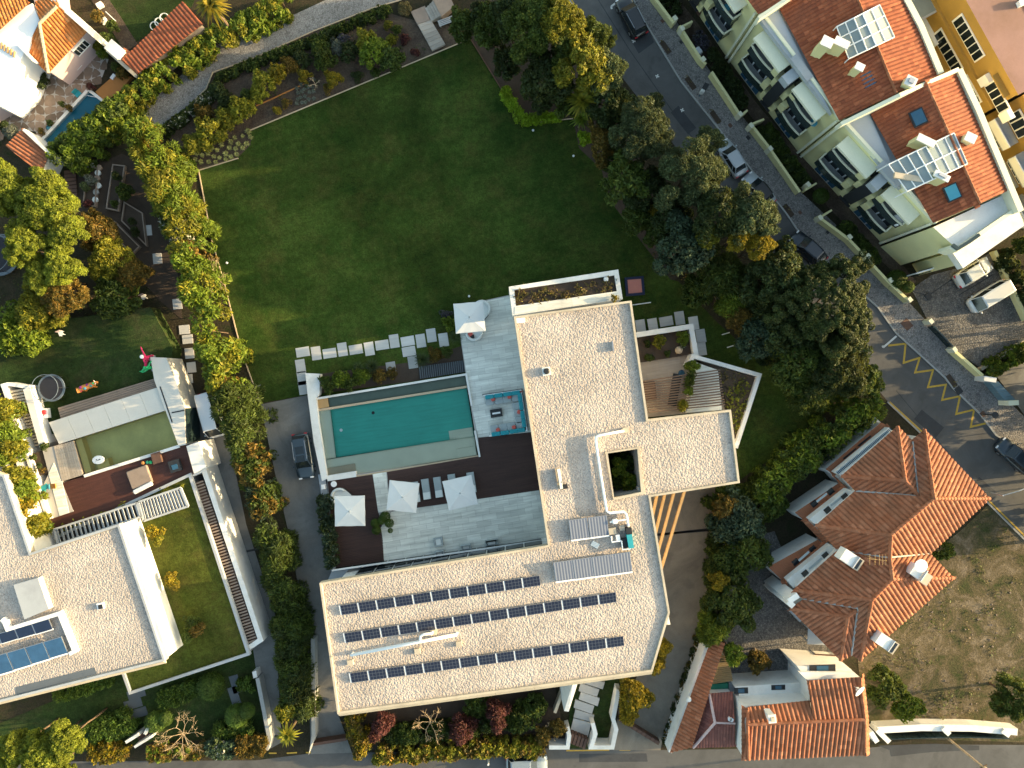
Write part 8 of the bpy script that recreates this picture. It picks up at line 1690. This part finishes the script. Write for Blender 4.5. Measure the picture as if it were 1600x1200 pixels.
hedge('diagonal_hedge', 'broad leafy hedge running down to the ramp from the road', [(1372, 622), (1335, 650), (1300, 680), (1262, 712), (1225, 745), (1190, 775)], 58, 4.2, 'big', 'bright', fol2='mid', share2=.5, br=.8)
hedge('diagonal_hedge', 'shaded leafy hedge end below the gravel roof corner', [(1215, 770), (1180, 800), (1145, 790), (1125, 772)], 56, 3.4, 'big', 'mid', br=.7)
hedge('ramp_hedge', 'dark hedge along the right side of the ramp', [(1122, 800), (1120, 860), (1112, 930), (1108, 975)], 20, 2.2, 'broad', 'mid', fol2='dark', br=.45)
hedge('ramp_hedge', 'thin dark planting between the ramp and the long tiled shed', [(1100, 990), (1082, 1050), (1062, 1110), (1042, 1165)], 16, 1.2, 'broad', 'dark', fol2='orange', share2=.15, br=.3)
hedge('terrace_hedge', 'narrow dark hedge between the driveway and the deck', [(504, 775), (508, 820), (514, 860), (518, 885)], 19, 2.6, 'big', 'blue', fol2='dark', br=.4)
hedge('street_hedge', 'orange and green hedge block on the street left of the curved shelter', [(140, 1178), (200, 1176)], 26, 1.8, 'broad', 'gold', fol2='orange', share2=.4, br=.4, box=True)
hedge('street_hedge', 'mixed hedge on the street below the bare pale tree', [(232, 1178), (320, 1176)], 22, 1.6, 'broad', 'orange', fol2='bright', share2=.4, br=.4, box=True)
hedge('street_hedge', 'green leafy stretch of the lower left street hedge', [(325, 1172), (365, 1170)], 26, 1.7, 'broad', 'blue', fol2='flower', share2=.15, br=.4, box=True)
hedge('street_hedge', 'dull orange hedge block at the end of the narrow driveway wall', [(370, 1168), (416, 1166)], 28, 1.8, 'fine', 'orange', br=.4, box=True)
hedge('street_hedge', 'orange flowering hedge block at the corner of the villa front', [(556, 1122), (558, 1150), (566, 1182)], 32, 2.2, 'broad', 'gold', fol2='orange', share2=.5, br=.45)
hedge('street_hedge', 'long mixed golden hedge along the street in front of the villa', [(585, 1182), (640, 1180), (700, 1176), (760, 1172), (815, 1172), (850, 1178)], 30, 2.0, 'broad', 'yellow', fol2='orange', share2=.4, br=.45)
hedge('front_hedge', 'dark green shrub band between the roof and the golden street hedge', [(590, 1150), (660, 1150), (740, 1140), (800, 1125), (850, 1105)], 30, 1.6, 'broad', 'mid', fol2='dark', br=.5)
hedge('clipped_hedge', 'low clipped green hedge under the fascia of the neighbour roof', [(85, 1085), (130, 1075), (175, 1060)], 22, 1.3, 'fine', 'clip', br=.35, box=True, wob=.2)
hedge('clipped_hedge', 'clipped green mound left of the dark garden slabs', [(140, 1150), (175, 1138), (205, 1125)], 36, 1.6, 'fine', 'clip', br=.5, box=True, wob=.2)
hedge('clipped_hedge', 'clipped green strip between two round bushes in the front garden', [(245, 1098), (280, 1085), (310, 1075)], 26, 1.2, 'fine', 'clip', br=.4, box=True, wob=.2)
hedge('clipped_hedge', 'square clipped patch beside the narrow driveway wall', [(372, 1072), (392, 1068)], 20, 1.0, 'fine', 'clip', br=.3, box=True, wob=.2)
hedge('clipped_hedge', 'rough clipped shrubs below the right round bush', [(335, 1142), (365, 1146), (395, 1140)], 22, 1.2, 'fine', 'clip', br=.35)
for u, v, r, l in ((326, 1076, 21, 'largest clipped ball bush in the front garden'), (240, 1131, 16, 'clipped ball bush beside the dark garden slabs'), (258, 1124, 11, 'smaller clipped ball touching the bush by the dark slabs'), (367, 1122, 18, 'clipped ball bush near the driveway wall'), (385, 1112, 12, 'smaller clipped ball behind the one near the driveway wall')): tree('clipped_bush', l, u, v, r, 2.0, 'clip', 'clip', 'bush')
for u, v, r, l in ((596, 1132, 17, 'burgundy shrub under the left part of the villa front'), (585, 1150, 9, 'small burgundy shrub beside the orange corner hedge'), (722, 1142, 22, 'largest burgundy tree in front of the villa'), (776, 1112, 16, 'upper right burgundy tree in front of the villa'), (778, 1132, 11, 'feathery burgundy plant below the upper right one')): tree('red_tree', l, u, v, r, 3.2, 'conifer', 'red')
for u, v, r, l in ((745, 1100, 26, 'mid green shrub under the roof edge between burgundy trees'), (815, 1125, 26, 'green shrub left of the concrete fin'), (835, 1105, 20, 'dark shrub beside the slanted low wall'), (640, 1150, 18, 'green shrub behind the bare twisting tree'), (850, 1150, 14, 'rusty brown plant behind the left gate wall'), (872, 1138, 13, 'brown spiky plant beside the left gate wall'), (560, 1100, 10, 'golden shrub tucked under the lower left roof corner')): tree('shrub', l, u, v, r, 2.2, 'broad', 'orange' if 'brown' in l else ('gold' if 'golden' in l else 'mid'), 'shrub')
# upper flower bed
UB = [(585, 78, 26, 2.6, 'broad', 'bright', 'largest rounded bush in the upper flower bed'), (610, 90, 22, 2.4, 'broad', 'mid', 'dull green bush right of the largest one in the upper bed'), (572, 60, 18, 2.2, 'broad', 'yellow', 'yellow green bush above the largest one in the upper bed'), (545, 78, 16, 1.8, 'broad', 'dark', 'dark shrub left of the largest bush in the upper bed'),
 (528, 72, 14, 1.5, 'fine', 'silver', 'silvery shrub in the middle of the upper bed'), (536, 62, 11, 1.4, 'fine', 'violet', 'greyish flowering shrub above the silvery one'), (505, 90, 18, 2.0, 'big', 'mid', 'leafy shrub left of the silvery one'), (498, 72, 16, 1.4, 'broad', 'mid', 'low green shrub beside the path in the upper bed'), (450, 100, 14, 1.8, 'fine', 'orange', 'rusty shrub near the short rusty edging'), (470, 92, 16, 1.6, 'broad', 'dark', 'dark shrub above the rusty edging'),
 (410, 128, 20, 2.4, 'broad', 'yellow', 'yellow green bush at the left end of the rusty edging'), (432, 112, 15, 2.2, 'big', 'gold', 'golden leafy bush above the rusty edging'), (402, 148, 13, 1.8, 'broad', 'yellow', 'yellow bush at the corner of the tufted bed'), (475, 118, 11, 1.6, 'broad', 'gold', 'golden shrub beside the small bare shrub'), (520, 122, 13, 1.8, 'fine', 'gold', 'golden shrub at the right of the small bare shrub'), (512, 138, 8, 1.0, 'fine', 'orange', 'low rusty plant at the lawn edging'), (432, 172, 7, .9, 'fine', 'gold', 'small gold plant on the lawn edging by the tufted bed'), (445, 160, 8, .9, 'fine', 'orange', 'rusty low plant in the tufted bed'),
 (375, 170, 20, 2.8, 'big', 'yellow', 'sunlit leafy bush at the top of the tufted bed'), (352, 185, 18, 2.6, 'big', 'yellow', 'sunlit leafy bush left of the tufted bed'), (325, 205, 24, 3.0, 'big', 'yellow', 'broad sunlit bush between the hedge and the tufted bed'), (355, 160, 20, 2.0, 'broad', 'dark', 'dark shrub behind the sunlit bushes of the tufted bed'), (318, 178, 18, 1.8, 'fine', 'orange', 'twiggy rusty shrub beside the white flowering row'), (340, 140, 14, 1.5, 'broad', 'dark', 'dark shrub at the bend of the path'), (300, 225, 16, 2.6, 'broad', 'yellow', 'sunlit bush at the lower end of the tufted bed'),
 (232, 212, 20, 3.4, 'fine', 'orange', 'orange tinted crown at the end of the gravel path'), (620, 45, 9, 1.0, 'fine', 'mid', 'small green plant right of the path end'), (632, 58, 8, .7, 'fine', 'red', 'dark red low plant near the timber steps'), (648, 80, 7, .7, 'fine', 'red', 'dark red low plant at the lawn edging by the steps'), (612, 60, 9, .8, 'fine', 'yellow', 'yellow tuft in the bed near the timber steps'), (605, 38, 8, .8, 'fine', 'yellow', 'yellow tuft beside the end of the path'), (600, 15, 12, 1.0, 'broad', 'mid', 'green shrub at the top of the path'), (632, 12, 12, .8, 'fine', 'dry', 'straw coloured tuft at the top of the bed'), (585, 112, 8, .7, 'fine', 'mid', 'small plant at the lawn edging under the largest bush'), (558, 118, 9, .9, 'fine', 'dark', 'small dark plant at the lawn edging in the upper bed'), (385, 148, 12, 1.6, 'broad', 'mid', 'green shrub between dark shrub and rusty edging')]
for u, v, r, h, st, fo, l in UB: tree('shrub', l, u, v, r, h, st, fo, 'shrub')
# bed along the pool
for u, v, r, h, st, fo, l in ((532, 592, 14, 1.7, 'big', 'bright', 'bright shrub at the upper left corner of the pool'), (512, 600, 14, 1.6, 'big', 'mid', 'green shrub beside the thick white pool wall'), (545, 598, 12, 1.5, 'big', 'mid', 'dark leafy shrub in the bed behind the pool'), (563, 586, 15, 1.5, 'fine', 'bright', 'fine bright shrub in the bed behind the pool'), (592, 587, 13, 1.0, 'fine', 'orange', 'rusty flowering plant behind the pool'), (612, 582, 10, .9, 'fine', 'orange', 'small rusty plant right of the first one behind the pool'), (681, 555, 13, 1.3, 'fine', 'orange', 'rusty green shrub below the parasol terrace wall'), (697, 550, 9, 1.2, 'fine', 'mid', 'small dark shrub at the terrace edge below the parasol'), (702, 505, 12, 1.5, 'broad', 'bright', 'bright round shrub left of the upper parasol'), (696, 492, 9, 1.0, 'fine', 'violet', 'bluish plant at the lawn corner by the upper parasol')): tree('shrub', l, u, v, r, h, st, fo, 'shrub')
for u, v, r, l in ((581, 572, 14, 'dark spiky plant behind the middle of the pool'), (560, 573, 10, 'small dark spiky plant left of the bigger one behind the pool'), (660, 562, 15, 'dark spiky plant at the right end of the bed behind the pool'), (711, 527, 12, 'dark spiky plant under the lower corner of the upper parasol')): rosette('yucca', l, u, v, r, 1.0, 'dark', 'plant', 70, wid=.035)
# tufted bed by the lawn (counted one by one)
base = None; pts = []
pb = [(389, 205), (395, 215), (388, 228), (372, 244), (345, 253), (312, 262), (304, 254), (306, 240), (330, 232), (352, 222), (372, 208)]
pw2 = PX(pb, 0); tries = 0
while len(pts) < 92 and tries < 6000:
    tries += 1; q = Vector((random.uniform(-34, -27), random.uniform(22.5, 27.2)))
    if inside(q, pw2) and all((q-o).length > .60 for o in pts): pts.append(q)
ground('tuft_bed', pb, .03, M['soil'], 'dark bed dotted with pale tufts')
for i, q in enumerate(pts):
    if base is None: base = rosette('grass_tuft', 'pale yellow tuft in the dotted bed at the left lawn corner', 350, 240, 5.2, .14, 'tuft', 'plant', 44, wid=.10, group='pale tufts in the dotted bed', trunk=False, tiers=3); base.location = (q.x, q.y, .03)
    else: c = copy_tree(base, None, (q.x, q.y, .03), random.uniform(0, 6)); k = random.uniform(.75, 1.2); c.scale = (k, k, k)
base = None
for u, v in [(465+6.2*i+random.uniform(-1.5, 1.5), 150-2.6*i+9*j-4+random.uniform(-2, 2)) for i in range(5) for j in range(-1, 3)]:
    q = P(u, v, 0)
    if base is None: base = rosette('grass_tuft', 'bluish grey tuft in the small bed beside the lawn edging', u, v, 4, .12, 'silver', 'plant', 30, wid=.09, group='bluish tufts beside the lawn edging', trunk=False); base.location = (q.x, q.y, .03)
    else: copy_tree(base, None, (q.x, q.y, .03), random.uniform(0, 6))
# apartment gardens
for ln, l, fo in (([(1110, 80), (1140, 120), (1165, 165)], 'dark hedge behind the upper garden wall of the apartments', 'dark'), ([(1195, 195), (1230, 245), (1262, 285)], 'dark hedge behind the middle garden wall of the apartments', 'mid'), ([(1318, 350), (1350, 385), (1372, 410)], 'dark hedge behind the lower garden wall of the apartments', 'mid'), ([(1040, -10), (1058, 20)], 'dark hedge at the top edge of the apartment gardens', 'dark')): hedge('garden_hedge', l, ln, 22, 1.1, 'fine', fo, br=.35, fol2='dark')
hedge('lavender_hedge', 'greyish violet shrubs behind the two slotted wall pillars', [(1086, 50), (1104, 75)], 20, 1.0, 'fine', 'violet', br=.3)
for u, v, r, l in ((1405, 436, 15, 'round clipped bush at the corner of the parking court'), (1420, 448, 9, 'small clipped bush next to the corner bush'), (1285, 305, 12, 'dark round bush beside the garden steps of the apartments')): tree('clipped_bush', l, u, v, r, 1.7, 'clip', 'clip', 'bush')
hedge('court_hedge', 'green hedge on the right below the parking court', [(1545, 578), (1575, 565), (1610, 545)], 26, 1.6, 'broad', 'bright', fol2='mid', br=.45)
hedge('court_hedge', 'dark hedge outside the right wall of the parking court', [(1572, 395), (1600, 440), (1625, 490)], 26, 1.4, 'broad', 'dark', br=.45); tree('leafy_tree', 'green tree at the right photo edge above the parking court', 1602, 382, 14, 2.6, 'broad', 'mid')
# waste ground cover, rubble
scatter_plants('weeds', 'rough weeds on the waste ground', [(1345, 1040), (1400, 965), (1455, 870), (1545, 790), (1600, 845), (1640, 1000), (1600, 1140), (1372, 1135)], 620, .12, .045, 'mid', .02, .22, clump=.35)
scatter_plants('dry_weeds', 'dry grass on the waste ground', [(1390, 1010), (1500, 900), (1600, 900), (1620, 1110), (1400, 1120)], 260, .14, .03, 'dry', .02, .18, clump=.4)
scatter_plants('weeds', 'weeds along the lower edge of the waste ground', [(1450, 1085), (1600, 1080), (1600, 1130), (1450, 1130)], 90, .14, .06, 'mid', .02, .4, clump=.4)
mb = MB()
for i in range(80):
    u, v = random.choice(((1520, 1000), (1480, 960), (1560, 1060), (1545, 960), (1510, 1110), (1410, 1050), (1580, 930))); c = P(random.gauss(u, 32), random.gauss(v, 26), 0); k = random.uniform(.04, .13); mb.box((c.x, c.y, k*.3), (k*1.6, k, k*.7), random.uniform(0, 3), 0, random.uniform(-.3, .3))
stuff(mb.build('rubble', M['timber']), 'scattered rubble on the waste ground')
scatter_plants('ground_cover', 'low plants in the upper flower bed', [(395, 120), (480, 80), (560, 45), (640, 40), (660, 85), (560, 128), (400, 190)], 260, .12, .05, 'mid', .02, .3, clump=.25)
scatter_plants('ground_cover', 'fallen leaves and low plants under the lawn belt', [(960, 300), (1000, 300), (1060, 400), (1105, 470), (1080, 470), (1040, 420), (1000, 378)], 160, .10, .045, 'orange', .02, .1, clump=.3)
scatter_plants('ground_cover', 'ivy on the shaded ground under the pine group', [(100, 400), (220, 400), (260, 470), (60, 500), (-20, 560), (-20, 480)], 200, .14, .07, 'dark', .02, .4, clump=.4)
scatter_plants('ground_cover', 'low dark plants on the slope right of the villa', [(1190, 590), (1290, 640), (1215, 715), (1155, 745)], 120, .10, .04, 'dark', .02, .12, clump=.4)
# unseen trees and a hedge added beyond the right edge to shade the side road
for i in range(10): tree('leafy_tree', 'unseen tree added beyond the right edge to shade the road', 1705+10*(i % 3), 395+52*i, 44, 10 if i < 5 else 8, 'big', 'mid', group='added shade trees beyond the right edge', cover=1.1)
hedge('street_hedge', 'unseen tall hedge added beyond the right edge to shade the road', [(1695, 480), (1700, 860)], 44, 6.6, 'big', 'mid', br=1.1)
hedge('wall_shrubs', 'dense sunlit shrubs against the left edge of the gravel roof', [(16, 745), (34, 790), (52, 842)], 26, 3.3, 'big', 'yellow', z0=3.0, br=.5, fol2='bright')
hedge('wall_shrubs', 'dense sunlit shrubs left of the long thin white wall', [(-6, 625), (4, 670), (12, 725)], 26, 3.3, 'big', 'bright', z0=3.0, br=.5, fol2='yellow')
